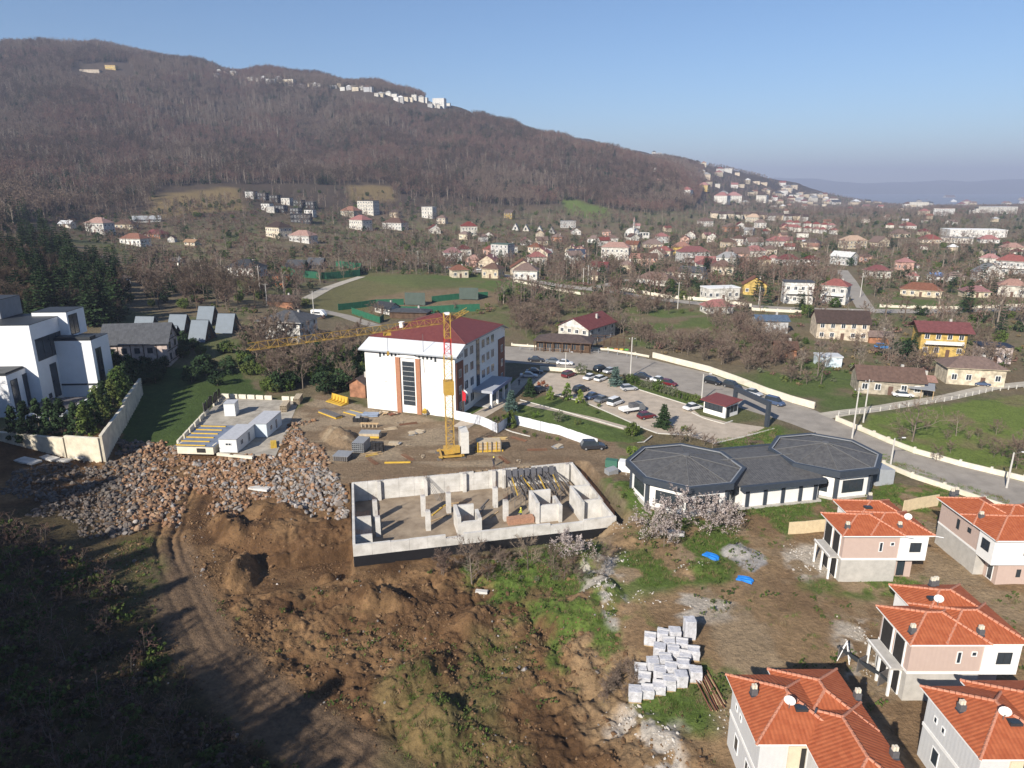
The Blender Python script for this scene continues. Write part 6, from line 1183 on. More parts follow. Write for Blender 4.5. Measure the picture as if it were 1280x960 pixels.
def gable_roof(par, w, d, h, rise, m, axis='x', ov=.5, wall=None, t=.14):
    """two slabs; ridge along x or y of the house; gable triangles closed in wall colour"""
    r = ob('roof', None, par)
    if axis == 'x':
        for s in (-1, 1):
            f = [(-w / 2 - ov, s * (d / 2 + ov), h - ov * rise / (d / 2)), (w / 2 + ov, s * (d / 2 + ov), h - ov * rise / (d / 2)), (w / 2 + ov, 0, h + rise), (-w / 2 - ov, 0, h + rise)]
            if s > 0: f = f[::-1]
            g = [(a, b, c_ + t) for a, b, c_ in f]; mb = MB(); mb.hexa(f + g); mb.f.pop(1); mb.m.pop(1); mb.poly(g, 0, face_uv(g)); mb.build('roof_slope', m, r)
        tri_ = [[(s * w / 2, -d / 2, h), (s * w / 2, d / 2, h), (s * w / 2, 0, h + rise)] for s in (-1, 1)]
    else:
        for s in (-1, 1):
            f = [(s * (w / 2 + ov), d / 2 + ov, h - ov * rise / (w / 2)), (s * (w / 2 + ov), -d / 2 - ov, h - ov * rise / (w / 2)), (0, -d / 2 - ov, h + rise), (0, d / 2 + ov, h + rise)]
            if s > 0: f = f[::-1]
            f = f[::-1]; g = [(a, b, c_ + t) for a, b, c_ in f]; mb = MB(); mb.hexa(f + g); mb.f.pop(1); mb.m.pop(1); mb.poly(g, 0, face_uv(g)); mb.build('roof_slope', m, r)
        tri_ = [[(-w / 2, s * d / 2, h), (w / 2, s * d / 2, h), (0, s * d / 2, h + rise)] for s in (-1, 1)]
    for q in tri_: MB().poly(q).build('gable', wall, par)
    return r
def house(px, py, wpx, hpx, roof='hip', wall='white', rc='red', rot=0, dr=.85, where='', name='house', cat='house', label=None, rise=None, wins=True, balc=False, pos=None, group='houses of the valley village', ov=.55):
    g = pos or G(px, py); zc = g.y * _c - (g.z - CAMZ) * _s; mpp = zc / FPX; w = wpx * mpp; h = max(2.4, hpx * mpp / .98); rz = R(rot)
    w = w / max(.6, abs(math.cos(rz)) + dr * abs(math.sin(rz))) if not pos else w
    d = w * dr; st = max(1, round(h / 3.5)); fy = Vector((-math.sin(rz), math.cos(rz), 0)); c_ = g + fy * (d / 2)
    HOUSES.append((c_.x, c_.y, max(w, d) * .62)); z = min(H(c_.x, c_.y), g.z) if not pos else g.z
    rn = {'hip': 'hipped', 'gable': 'gabled', 'gablef': 'gabled', 'flat': 'flat'}[roof]
    lab = label or '%s %s house with %s %s roof %s' % (WALLN.get(wall, wall), NUM[min(5, st)], ROOFN[rc], rn, where or 'among the village gardens')
    t = thing(name, lab.strip(), cat, (c_.x, c_.y, g.z), rz, group if not label else None); wm_ = wmat_(wall)
    MB().box(-w / 2, -d / 2, -3.0, w / 2, d / 2, h).build('wall', wm_, t); rm = rmat_(rc)
    if roof == 'hip':
        r_ = hip_roof(t, (-w / 2 - ov, -d / 2 - ov, w / 2 + ov, d / 2 + ov), h + .12, rise or .64, rm, None, 'roof', wm_, .14, False)
    elif roof == 'flat':
        r_ = MB().box(-w / 2 - .2, -d / 2 - .2, h, w / 2 + .2, d / 2 + .2, h + .35).build('roof', rm, t)
    else: r_ = gable_roof(t, w, d, h, (rise or .64) * (d if roof == 'gable' else w) / 2, rm, 'x' if roof == 'gable' else 'y', ov, wm_)
    if roof != 'flat' and wpx > 15: zz = h + (rise or .64) * min(w, d) * .3; ob('chimney', unit_box(CEMENT), r_, (w * .22, d * .1, zz - .3), 0, (.6, .6, 1.7))
    if wins and wpx >= 12:
        fh = h / st; n = max(2, min(6, int(w / 2.6)))
        for s in range(st):
            for k in range(n):
                xx = -w / 2 + w * (k + .5) / n
                if s == 0 and k == n // 2: dd = ob('door', unit_box(mat('door_brown', (.12, .07, .05), .7)), t, (xx, -d / 2 - .02, 0), 0, (1.0, .1, 2.1)); continue
                small_window(t, (xx, -d / 2, s * fh + fh * .3), 1.3, min(1.5, fh * .5), 0, FRAME_W)
            m_ = max(1, min(4, int(d / 3)))
            side = 1 if (rot < 0 or g.x < 0) else -1
            if abs(g.x) > .12 * g.y or abs(rot) > 8:
                for k in range(m_): small_window(t, (side * w / 2, -d / 2 + d * (k + .5) / m_, s * fh + fh * .3), 1.2, min(1.5, fh * .5), R(90) * side, FRAME_W)
    if balc:
        for s in range(1, st): b = MB().box(-w * .42, -d / 2 - 1.3, s * h / st - .15, w * .42, -d / 2 - .003, s * h / st).build('balcony', WHITE, t); MB().box(-w * .42, -d / 2 - 1.3, s * h / st, w * .42, -d / 2 - 1.22, s * h / st + .9).build('balustrade', mat('balustrade', (.6, .58, .55), .7), b)
    return t
HL = [  # px, py, width, wall height (in the picture), roof, wall, roof colour, turn, depth ratio, where
 (534, 273, 18, 15, 'flat', 'white', 'white', -12, .8, 'alone below the wooded hill'), (457, 268, 26, 18, 'flat', 'white', 'slate', -10, .7, 'under the orange earth cutting'), (490, 287, 32, 9, 'hip', 'white', 'brown', -8, .6, 'below the white villa on the slope'), (445, 287, 29, 13, 'hip', 'white', 'red', -20, .7, 'beside the climbing lane on the slope'), (434, 271, 27, 8, 'hip', 'cream', 'terra', -15, .7, 'next to the white villa on the slope'), (341, 297, 35, 14, 'hip', 'cream', 'dkbrown', -14, .6, 'above the bare orchard on the slope'), (374, 303, 34, 9, 'hip', 'white', 'terra', -12, .6, 'beside the cream block on the slope'), (544, 292, 16, 7, 'gablef', 'white', 'red', 8, 1, 'on the lower slope'), (587, 295, 22, 13, 'hip', 'white', 'red', -10, .8, 'alone in green gardens'), (567, 328, 25, 13, 'hip', 'white', 'dkred', -6, .8, 'at the bend of the village road'), (624, 323, 30, 19, 'flat', 'white', 'green', -14, .7, 'behind the roadside conifer'), (635, 273, 14, 8, 'gable', 'yellow', 'dkbrown', -8, .9, 'at the foot of the wooded hill'), (376, 279, 26, 12, 'flat', 'dark', 'slate', -14, .6, 'below the dark terraces'), (338, 266, 11, 8, 'flat', 'white', 'white', -10, .8, 'below the dark terraces'), (492, 272, 15, 7, 'hip', 'beige', 'dkbrown', 0, .8, 'beside the earth cutting'), (551, 280, 14, 8, 'hip', 'beige', 'brown', -8, .8, 'below the white cube house'), (478, 392, 32, 8, 'gable', 'white', 'slate', -12, .6, 'inside the green fence behind the school'),
 (710, 285, 20, 9, 'flat', 'grey', 'grey', -8, .7, 'below the wooded hill'), (696, 302, 16, 6, 'hip', 'brick', 'brown', 0, .8, 'near the small white cabins'), (667, 320, 20, 12, 'hip', 'beige', 'terra', -10, .8, 'beside the village road bend'), (683, 322, 16, 7, 'gable', 'white', 'grey', -10, .8, 'beside the village road bend'), (721, 327, 20, 11, 'gable', 'ltblue', 'dkblue', -8, .8, 'behind the two road poles'), (741, 304, 17, 6, 'hip', 'white', 'brown', 0, .8, 'west of the mosque'), (768, 325, 38, 17, 'hip', 'white', 'terra', -10, .5, 'below the mosque'), (748, 343, 24, 11, 'gable', 'white', 'dkred', -12, .8, 'above the brown-roofed cottage by the road'), (739, 350, 23, 5, 'hip', 'cream', 'brown', -10, .7, 'at the road junction by the poles'), (797, 329, 27, 7, 'gable', 'cream', 'terra', -4, .7, 'beside the big white house below the mosque'), (829, 304, 17, 9, 'hip', 'white', 'red', -8, .8, 'beside the mosque'), (851, 318, 27, 10, 'hip', 'yellow', 'terra', -10, .7, 'behind the large white red-roofed house'), (869, 328, 40, 14, 'hip', 'white', 'dkred', -10, .5, 'with balconies above the slate-roofed hall'), (817, 310, 24, 5, 'hip', 'beige', 'brown', -6, .7, 'just below the mosque'), (821, 319, 22, 6, 'hip', 'brick', 'brown', -6, .7, 'below the mosque lane'), (907, 334, 32, 13, 'hip', 'white', 'grey', -14, .7, 'behind the dark pine'), (890, 303, 16, 8, 'gablef', 'white', 'red', -8, .8, 'north of the mosque lane'), (862, 349, 36, 10, 'gable', 'white', 'slate', -12, .6, 'as a slate-roofed hall by the village road'), (815, 356, 50, 7, 'hip', 'white', 'brown', -12, .5, 'behind the trimmed hedge'), (842, 346, 32, 5, 'hip', 'beige', 'brown', -12, .6, 'behind the long cottage at the hedge'),
 (904, 375, 46, 16, 'flat', 'white', 'white', -10, .5, 'with a wide canopy by the village road'), (943, 369, 32, 15, 'gablef', 'yellow', 'terra', -18, .8, 'as a chalet by the village road'), (900, 392, 38, 9, 'hip', 'white', 'red', -10, .6, 'below the village road wall'), (884, 283, 18, 7, 'hip', 'white', 'brown', -8, .8, 'below the terraced row'), (856, 244, 17, 7, 'hip', 'white', 'red', -8, .8, 'at the edge of the wood'), (878, 238, 16, 7, 'hip', 'yellow', 'red', -8, .8, 'at the edge of the wood'), (900, 254, 21, 10, 'hip', 'white', 'red', -20, .8, 'above the terraced row'), (918, 253, 18, 9, 'hip', 'white', 'red', 5, .8, 'above the terraced row'), (951, 253, 16, 9, 'flat', 'white', 'white', -10, .8, 'above the terraced row'), (921, 307, 20, 9, 'hip', 'white', 'brown', -10, .8, 'in the middle of the village'), (946, 321, 27, 8, 'hip', 'white', 'red', -10, .7, 'in the middle of the village'), (956, 332, 16, 8, 'hip', 'cream', 'red', -12, .8, 'in the middle of the village'), (940, 278, 20, 7, 'hip', 'cream', 'tan', -8, .7, 'below the terraced row'), (916, 290, 18, 7, 'hip', 'brick', 'brown', -8, .8, 'in the middle of the village'), (935, 294, 14, 7, 'gable', 'white', 'grey', -8, .8, 'in the middle of the village'), (950, 285, 17, 7, 'hip', 'white', 'brown', -8, .8, 'in the middle of the village'),
 (971, 309, 22, 8, 'hip', 'white', 'red', -10, .8, 'beside the side road'), (988, 332, 26, 8, 'hip', 'white', 'dkred', -12, .7, 'behind the modern grey house'), (1011, 332, 22, 8, 'hip', 'white', 'dkred', -14, .7, 'behind the white corner house'), (966, 330, 14, 8, 'hip', 'white', 'red', -10, .8, 'behind the yellow chalet'), (1070, 311, 30, 11, 'hip', 'cream', 'tan', -12, .6, 'beyond the white warehouse'), (1049, 331, 28, 12, 'gable', 'white', 'white', -32, .6, 'as a plain warehouse by the side road'), (1105, 309, 24, 7, 'gablef', 'cream', 'brown', 12, .8, 'in the bare orchards'), (1084, 328, 12, 8, 'hip', 'pink', 'brown', -12, .8, 'beside the side road'), (1101, 348, 28, 10, 'hip', 'white', 'dkred', -14, .7, 'across the side road from the corner house'), (1134, 338, 18, 11, 'hip', 'pink', 'red', -14, .8, 'in the bare orchards'), (1150, 371, 50, 9, 'hip', 'cream', 'terra', -14, .5, 'as a long bungalow by the village road'), (1140, 351, 16, 6, 'hip', 'white', 'red', -12, .8, 'behind the long bungalow'), (1172, 351, 16, 7, 'gable', 'white', 'bright_blue', -12, .7, 'with a bright blue roof'), (1195, 353, 20, 8, 'hip', 'white', 'brown', -12, .8, 'beside the bright blue roof'), (1221, 372, 32, 7, 'hip', 'cream', 'dkred', -14, .6, 'behind the large conifer'), (1264, 371, 36, 15, 'hip', 'white', 'terra', -14, .7, 'with verandas by the village road'), (1237, 353, 34, 14, 'gablef', 'white', 'grey', -18, .7, 'with a plain gable behind the veranda house'), (1262, 343, 38, 18, 'hip', 'white', 'red', -14, .6, 'with long balconies'), (1235, 331, 24, 9, 'hip', 'white', 'red', -14, .7, 'behind the balconied house'), (1040, 380, 36, 25, 'hip', 'white', 'red', -12, .7, 'with arched balconies on the road corner'),
 (1165, 304, 25, 5, 'hip', 'beige', 'red', -12, .7, 'in front of the long hall'), (1195, 304, 38, 7, 'flat', 'white', 'grey', -10, .5, 'in front of the long hall'), (1237, 304, 24, 5, 'hip', 'white', 'red', -10, .7, 'in front of the long hall'), (1137, 286, 17, 4, 'hip', 'white', 'red', -8, .7, 'in the far orchards'), (1112, 285, 11, 4, 'hip', 'white', 'red', -8, .7, 'in the far orchards'), (1148, 261, 24, 9, 'flat', 'white', 'grey', -8, .6, 'on the far plain'), (1184, 270, 22, 10, 'flat', 'white', 'terra', -8, .6, 'on the far plain'), (1255, 267, 42, 9, 'flat', 'white', 'pale', -8, .5, 'on the far plain'), (1268, 317, 24, 8, 'hip', 'cream', 'terra', -12, .7, 'beyond the balconied house'), (1012, 310, 24, 7, 'hip', 'beige', 'dkbrown', -12, .7, 'beyond the dark red roofs'), (1127, 297, 22, 5, 'hip', 'beige', 'brown', -10, .7, 'in the far orchards'),
 (119, 291, 30, 13, 'hip', 'white', 'terra', 14, .7, 'at the foot of the dark wood'), (81, 284, 16, 5, 'gable', 'white', 'pale', 10, .7, 'at the foot of the dark wood'), (155, 286, 23, 6, 'hip', 'cream', 'brown', 10, .7, 'below the dry hillside field'), (184, 278, 33, 4, 'gable', 'grey', 'pale', 6, .4, 'below the dry hillside field'), (163, 306, 34, 8, 'hip', 'white', 'terra', 12, .6, 'above the bare gardens on the slope'), (190, 297, 28, 5, 'hip', 'brick', 'dkred', 8, .6, 'above the bare gardens on the slope'), (214, 303, 9, 6, 'gablef', 'white', 'brown', 0, 1, 'on the slope'), (300, 345, 46, 11, 'hip', 'white', 'slate', -8, .7, 'standing alone on the slope'), (125, 389, 25, 15, 'hip', 'white', 'dkbrown', 24, .8, 'in the shade behind the modern villa'), (158, 358, 14, 12, 'hip', 'white', 'dkbrown', 20, .8, 'in the shade of the conifers'), (218, 332, 17, 6, 'gable', 'white', 'grey', 4, .7, 'among bare trees on the slope'), (237, 307, 20, 4, 'gable', 'cream', 'tan', 2, .5, 'on the slope')]
random.seed(77)
for a in HL: house(a[0], a[1], a[2], a[3] * .88, a[4], a[5], a[6], a[7] + random.choice((-26, -16, -8, 4, 20)), a[8], a[9], balc=a[9].startswith('with'))
# modern house beside the corner house
t = house(997, 380, 38, 26, 'flat', 'white', 'slate', -12, .6, label='modern white and grey house with stacked balconies and red fence by the village road', wins=True, balc=True)
# dark terraces and brown terraces: rows of separate houses
for i in range(10):
    a, b = [(312, 243), (327, 245), (342, 248), (357, 251), (372, 254), (387, 256), (332, 258), (350, 261), (368, 264), (386, 266)][i]; house(a, b + 5, 14, 8, 'flat', 'dark' if i % 3 else 'white', 'slate', -16, .7, 'in the stepped dark terraces', group='stepped terraces below the wood')
for i in range(12): house(893 + i * 10.2, 272.5 + .35 * i + (i % 2) * .6, 9.5, 6, 'gable', 'white' if i % 2 else 'beige', 'dkbrown', -6, .9, 'in the long terraced row', group='long terraced row', wins=False)
for i in range(12): house(986 + (i % 6) * 11 + random.uniform(-2, 2), 283 + (i // 6) * 6 + (i % 6) * .8, 10, 5, 'hip', 'white', 'red', -10, .8, 'in the small red-roofed estate', group='small red-roofed estate', wins=False)
# houses on the ridges
random.seed(21)
rid = [(418 + i * 5.6 + random.uniform(-2, 2), 109 + i * 1.05 + random.uniform(-3, 4)) for i in range(26)] + [(268 + i * 6.2 + random.uniform(-2, 2), 94 + i * .75 + random.uniform(-2, 3)) for i in range(22)]
for i, (a, b) in enumerate(rid): house(a, b, random.uniform(5, 9), random.uniform(3.5, 6), random.choice(['flat', 'flat', 'hip']), random.choice(['white', 'white', 'cream', 'grey']), random.choice(['white', 'slate', 'brown', 'grey']), random.uniform(-20, 10), .8, 'on the wooded ridge', group='houses along the wooded ridge', wins=False)
house(548, 134, 17, 10, 'flat', 'white', 'white', -14, .6, label='large white block standing alone on the wooded ridge', wins=True); house(138, 87, 13, 5, 'flat', 'yellow', 'tan', 4, .7, label='yellow stepped villa high on the wooded hill', wins=True); house(112, 91, 24, 3.5, 'flat', 'beige', 'tan', 6, .4, label='long beige retaining building high on the wooded hill', wins=False); house(356, 106, 24, 6, 'flat', 'cream', 'white', -10, .4, label='long cream building on the ridge skyline', wins=True)
k = 0
while k < 85:
    a = random.uniform(815, 1040); lo = 196 + (a - 850) * .27; b = random.uniform(lo + 1, min(lo + 42, 262)) 
    if a < 870 and b > 232: continue
    house(a, b, random.uniform(5, 10), random.uniform(3, 5.5), random.choice(['hip', 'hip', 'flat', 'gable']), random.choice(['white', 'white', 'cream', 'beige']), random.choice(['red', 'brown', 'terra', 'grey', 'white', 'slate']), random.uniform(-25, 15), .8, 'on the hazy far slope', group='houses on the hazy far slope', wins=False); k += 1
for k in range(60):
    a, b = random.uniform(960, 1285), random.choice([random.uniform(251, 262), random.uniform(262, 282), random.uniform(285, 345)])
    house(a, b, random.uniform(6, 12) * (1 if b < 285 else 1.4), random.uniform(2.5, 5), random.choice(['hip', 'hip', 'flat', 'gable']), random.choice(['white', 'white', 'cream', 'beige']), random.choice(['red', 'brown', 'terra', 'dkred', 'pale', 'slate']), random.uniform(-25, 10), .8, 'scattered over the wooded plain', group='houses scattered over the plain', wins=False)
k = 0
while k < 56:
    a, b = random.uniform(560, 985), random.uniform(284, 350); q = G(a, b)
    if b < 284 + max(0, 700 - a) * .12 or any(math.hypot(q.x - hx, q.y - hy) < hr + 9 for hx, hy, hr in HOUSES): b = 0; k += .2; continue
    house(a, b, random.uniform(13, 20) * (b - 250) / 60, random.uniform(5, 8) * (b - 250) / 60, random.choice(['hip', 'hip', 'gable', 'gablef']), random.choice(['white', 'white', 'cream', 'beige', 'pink']), random.choice(['red', 'brown', 'terra', 'dkred', 'brown']), random.uniform(-30, 25), .8, 'crowded between the village gardens', group='houses crowded between the gardens'); k += 1
house(1222, 297, 70, 9, 'flat', 'white', 'white', -12, .5, label='very long white hall with flat roof on the plain', name='hall', cat='hall')
for k, a in enumerate([(644, 288), (657, 289), (674, 291), (689, 292)]):
    g = G(*a); t = thing('cabin', 'small white a-frame cabin in the row below the wood', 'cabin', g, R(-8), 'small a-frame cabins'); s = 3.4; HOUSES.append((g.x, g.y, 4)); MB().poly([(-s, 0, 0), (s, 0, 0), (0, 0, 6)]).build('gable', wmat_('white'), t); MB().hexa([(-s - .2, -.3, 0), (-s, -.3, 0), (-s, 8, 0), (-s - .2, 8, 0), (-.2, -.3, 6.2), (0, -.3, 6.2), (0, 8, 6.2), (-.2, 8, 6.2)]).hexa([(s, -.3, 0), (s + .2, -.3, 0), (s + .2, 8, 0), (s, 8, 0), (0.01, -.3, 6.2), (.2, -.3, 6.2), (.2, 8, 6.2), (0.01, 8, 6.2)]).build('roof', rmat_('grey'), t); small_window(t, (0, 0, 1), 1.5, 2.2, 0, FRAME_D)
# mosque
g = G(792, 298); t = thing('mosque', 'white mosque with dome and slender minaret above the village roofs', 'mosque', g, R(-6)); HOUSES.append((g.x, g.y + 8, 17)); mpp = (g.y * _c) / FPX; WM = wmat_('white')
MB().box(-11 * mpp, 0, -3, 8 * mpp, 16 * mpp, 6.5 * mpp).build('prayer_hall', WM, t); MB().box(8 * mpp + .01, 4, -3, 20 * mpp, 14 * mpp, 7 * mpp).build('side_wing', WM, t)
dm = bmesh.new(); bmesh.ops.create_uvsphere(dm, u_segments=20, v_segments=12, radius=9 * mpp); me = bpy.data.meshes.new('dome'); bmesh.ops.scale(dm, vec=(1, 1, .75), verts=dm.verts); dm.to_mesh(me); dm.free(); me.materials.append(WM); me.polygons.foreach_set('use_smooth', [True] * len(me.polygons)); ob('dome', me, t, (-1.5 * mpp, 8 * mpp, 6.2 * mpp))
mn = ob('minaret', None, t, (-.5 * mpp, -1.5, 0)); MB().tube((0, 0, -2), (0, 0, 17 * mpp), 1.1 * mpp, .9 * mpp, 10).build('shaft', WM, mn); MB().tube((0, 0, 16 * mpp), (0, 0, 17 * mpp), 1.2 * mpp, 1.9 * mpp, 10).build('gallery', WM, mn); MB().tube((0, 0, 17 * mpp), (0, 0, 21 * mpp), .85 * mpp, .8 * mpp, 10).build('upper_shaft', WM, mn); MB().tube((0, 0, 21 * mpp), (0, 0, 27 * mpp), .95 * mpp, .05, 10).build('spire', mat('minaret_cap', (.45, .30, .27), .6), mn)
for k in range(5): small_window(t, (-9.5 * mpp + k * 4 * mpp, 0, 2 * mpp), 1.6, 3.0, 0, FRAME_D)
for k in range(3): small_window(t, (10 * mpp + k * 3.6 * mpp, 4, 3.6 * mpp), 1.6, 2.0, 0, FRAME_D)

# ---------------------------------------------------------------- houses beyond the road, built larger
def at_house(*a, **k): return house(*a, **k)
t = house(722, 428, 44, 21, 'gablef', 'white', 'dkred', -38, 1.5, pos=G(716, 430), label='white gabled house with long dark red roof behind the timber restaurant', group=None, rise=.5)
g = G(704, 440); t = thing('restaurant', 'timber roadside restaurant with brown tiled roof and dark windows', 'restaurant', g, R(-14)); HOUSES.append((g.x, g.y + 4, 9)); MB().box(-8, 0, -.5, 7.5, 7, 3.0).build('wall', wmat_('timber'), t); hip_roof(t, (-8.9, -1.2, 8.4, 7.8), 3.1, .35, rmat_('dkbrown'), None, caps=False, fascia=wmat_('timber'))
for k in range(6): window(t, (-6.6 + k * 2.4, 0, .7), 1.5, 1.6, 0, mat('timber_frame', (.30, .19, .11), .7), 1)
for k in range(7): MB().box(-8.4 + k * 2.7, -1.05, -.5, -8.2 + k * 2.7, -.85, 2.95).build('post', wmat_('timber'), t)
t = thing('pergola', 'bare wooden pergola with yellow planters beside the timber restaurant', 'pergola', G(762, 436), R(-12))
for k in range(7):
    for j in range(2): MB().box(-6 + k * 2, j * 4, -.4, -5.85 + k * 2, j * 4 + .15, 2.9).build('post', wmat_('timber'), t)
    MB().box(-6 + k * 2, -.6, 2.91, -5.85 + k * 2, 4.8, 3.06).build('rafter', wmat_('timber'), t)
for j in range(2): MB().box(-6.4, j * 4 + .02, 3.065, 6.6, j * 4 + .14, 3.2).build('beam', wmat_('timber'), t)
for k in range(8): MB().box(-6 + k * 1.5, -1.6, -.3, -4.9 + k * 1.5, -1.0, .5).build('planter', mat('planter_%d' % (k % 3), [(.55, .42, .03), (.10, .35, .05), (.5, .2, .05)][k % 3], .7), t)
house(965, 416, 40, 15, 'gable', 'grey', 'blue', -6, .8, label='grey barn with pale blue metal roof below the village road', name='barn', cat='barn', wins=False, rise=.3)
house(1052, 425, 66, 22, 'gable', 'beige', 'dkbrown', -10, .55, label='long beige house with dark brown tiled gable roof and open ground floor', group=None, rise=.72)
t = house(1176, 446, 58, 33, 'gable', 'yellow', 'dkred', -14, .7, label='yellow three-storey house with bright red roof and white balconies', rise=.42, balc=True, ov=1.4)
house(1243, 454, 40, 20, 'flat', 'palepink', 'dkblue', -14, .7, label='pale house with dark blue mono roof beside the cream hipped house'); house(1218, 482, 72, 21, 'hip', 'cream', 'brown', -12, .6, label='cream two-storey house with weathered brown hipped roof at the lane bend', rise=.5)
house(1112, 494, 82, 19, 'gable', 'cream', 'brown', -14, .55, label='low cottage with long weathered brown roof behind the bare tree', rise=.6); house(1152, 488, 30, 12, 'gable', 'cream', 'terra', -14, .8, label='small cottage wing with orange tiled roof and grey lean-to', rise=.4)
g = G(1150, 496); t = thing('lean_to', 'grey sheet lean-to roof on posts beside the cottage wing', 'shed', g, R(-30)); MB().hexa([(-2.6, -2, 2.2), (2.6, -2, 2.2), (2.6, 2, 2.9), (-2.6, 2, 2.9), (-2.6, -2, 2.28), (2.6, -2, 2.28), (2.6, 2, 2.98), (-2.6, 2, 2.98)]).build('roof', GREYM, t); [MB().box(a - .07, -1.95, -.4, a + .07, -1.8, 2.2).build('post', WOOD, t) for a in (-2.4, 0, 2.4)]
house(1037, 459, 30, 12, 'flat', 'ltblue', 'pale', -6, .7, label='blue and white shed with pale flat roof among the bare trees', name='shed', cat='shed', wins=False); house(982, 448, 28, 13, 'gable', 'brick', 'brown', -10, .8, label='ruined brick hut with sagging brown roof in the thicket', name='hut', cat='hut', wins=False); house(471, 507, 14, 17, 'gablef', 'brick', 'brown', -18, 1.1, label='small brick hut beside the school wall', name='hut', cat='hut', pos=Vector((-36.5, 144, 0)), wins=False, rise=.6) if False else None
g = Vector((-34.6, 146.5, H(-34.6, 146.5))); house(0, 0, 22, 18, 'gablef', 'brick', 'dkbrown', -18, 1.1, label='small brick hut beside the school wall', name='hut', cat='hut', pos=g, wins=False, rise=.6)
house(1100, 430, 28, 10, 'gable', 'brick', 'brown', -10, .6, label='open shed with brown roof and blue pick-up in front', name='shed', cat='shed', wins=False)
car(1103, 436, 'bright_blue', -8, 'suv', 'bright blue pick-up in front of the open shed', 'cars among the cottages'); car(1130, 452, 'black', -14, 'suv', 'black car beside the yellow house', 'cars among the cottages'); car(1128, 496, 'white', -14, 'sedan', 'white saloon in front of the low cottage', 'cars among the cottages'); car(1226, 482, 'blue', -20, 'hatch', 'blue hatchback beside the cream hipped house', 'cars among the cottages')
car(610, 341, 'dark', -20, 'suv', 'dark car on the village road by the tall conifer', 'cars on the village road'); car(598, 338, 'white', -20, 'hatch', 'white car on the village road near the bend', 'cars on the village road')
# ---------------------------------------------------------------- behind the school: courts, screens, shelters, green netting
NET = mat('green_net', (.02, .11, .06), .8, .2, 1.0); SCREEN = mat('dark_green_screen', (.075, .10, .085), .8, .15, .5)
for a, b, w_, h_, lab in ((519, 382, 27, 17, 'large dark green screen standing by the shelter roof'), (586, 375, 25, 16, 'large dark green screen at the end of the green fence')):
    g = G(a, b); m_ = g.y * _c / FPX; t = thing('screen', lab, 'screen', g, R(-6)); MB().box(-w_ * m_ / 2, -.1, .3, w_ * m_ / 2, .1, h_ * m_).build('panel', SCREEN, t); [MB().box(s * w_ * m_ * .4 - .1, .1, -.5, s * w_ * m_ * .4 + .1, .35, h_ * m_ * .9).build('post', STEEL, t) for s in (-1, 0, 1)]
def netting(px, h, label):
    t = thing('net_fence', label, 'fence', (0, 0, 0)); pts = [G(*q) for q in px]
    for a, b in zip(pts[:-1], pts[1:]):
        L_ = (b - a).length; n = max(1, int(L_ / 3.2))
        for k in range(n):
            p, q = a.lerp(b, k / n), a.lerp(b, (k + 1) / n); p.z = H(p.x, p.y); q.z = H(q.x, q.y); d = Vector((q.x - p.x, q.y - p.y, 0)).normalized(); s = Vector((-d.y, d.x, 0)) * .04; e = d * .06
            MB().hexa([p + e - s, q - e - s, q - e + s, p + e + s] + [v + Vector((0, 0, h)) for v in (p + e - s, q - e - s, q - e + s, p + e + s)]).build('net_panel', NET, t); MB().tube(p, p + Vector((0, 0, h + .3)), .06, n=5).build('post', mat('green_post', (.03, .14, .08), .6), t)
netting([(423, 388), (470, 382), (505, 381)], 2.4, 'dark green net fence along the brown field'); netting([(440, 392), (475, 404), (480, 400)], 2.2, 'dark green net fence beside the grey lane'); netting([(500, 392), (540, 392), (600, 389)], 2.8, 'dark green net fence behind the school roof'); netting([(540, 378), (575, 374), (610, 372)], 2.4, 'dark green net fence between the two screens')
netting([(352, 341), (372, 346), (408, 349), (450, 345), (452, 337), (420, 333)], 3.2, 'dark green net court above the white track')
for a, b, w_, lab in ((368, 340, 25, 'dark slate gabled cottage beside the green court'), (393, 336, 22, 'smaller dark slate gabled cottage behind the green court')): house(a, b, w_, 4, 'gable', 'dark', 'slate', -10, .8, label=lab, name='cottage', cat='cottage', wins=False, rise=.9)
house(510, 399, 50, 4, 'hip', 'timber', 'slate', -8, .5, label='low open shelter with broad grey roof behind the school', name='shelter', cat='shelter', wins=False, rise=.25)
for k, a in enumerate(((345, 351), (355, 351), (349, 360))): g = G(*a); t = thing('orange_hut', ['orange hut on the left of a pair beside the green court', 'orange hut with dark roof nearer the white track', 'small orange dome shelter below the two orange huts'][k].replace(' on the left of a pair', ' with pale door'), 'hut', g, R(-8)); MB().box(-1.6, 0, -.3, 1.6, 2.5, 2.0).build('wall', mat('orange_paint', (.62, .16, .03), .7, .1, 1), t); MB().box(-1.8, -.2, 2.01, 1.8, 2.7, 2.5).build('roof', wmat_('dark'), t); MB().box(-.4, -.04, 0, .4, -.002, 1.7).build('door', wmat_('cream'), t)
t = thing('white_van', 'white camper van standing beside the grey lane', 'van', G(399, 396), R(-14)); loft([(-2.6, ring(2.1, .4, 2.5)), (1.4, ring(2.1, .4, 2.5)), (1.9, ring(2.0, .4, 2.0)), (2.6, ring(1.9, .45, 1.2))]).build('body', FRAME_W, t); MB().box(-2.0, -1.07, 1.3, 1.0, -1.055, 1.9).build('window', GLASS, t); [ob('wheel', _car['sedan'][3], t, (a, b, .31)) for a in (-1.6, 1.6) for b in (-.95, .95)]

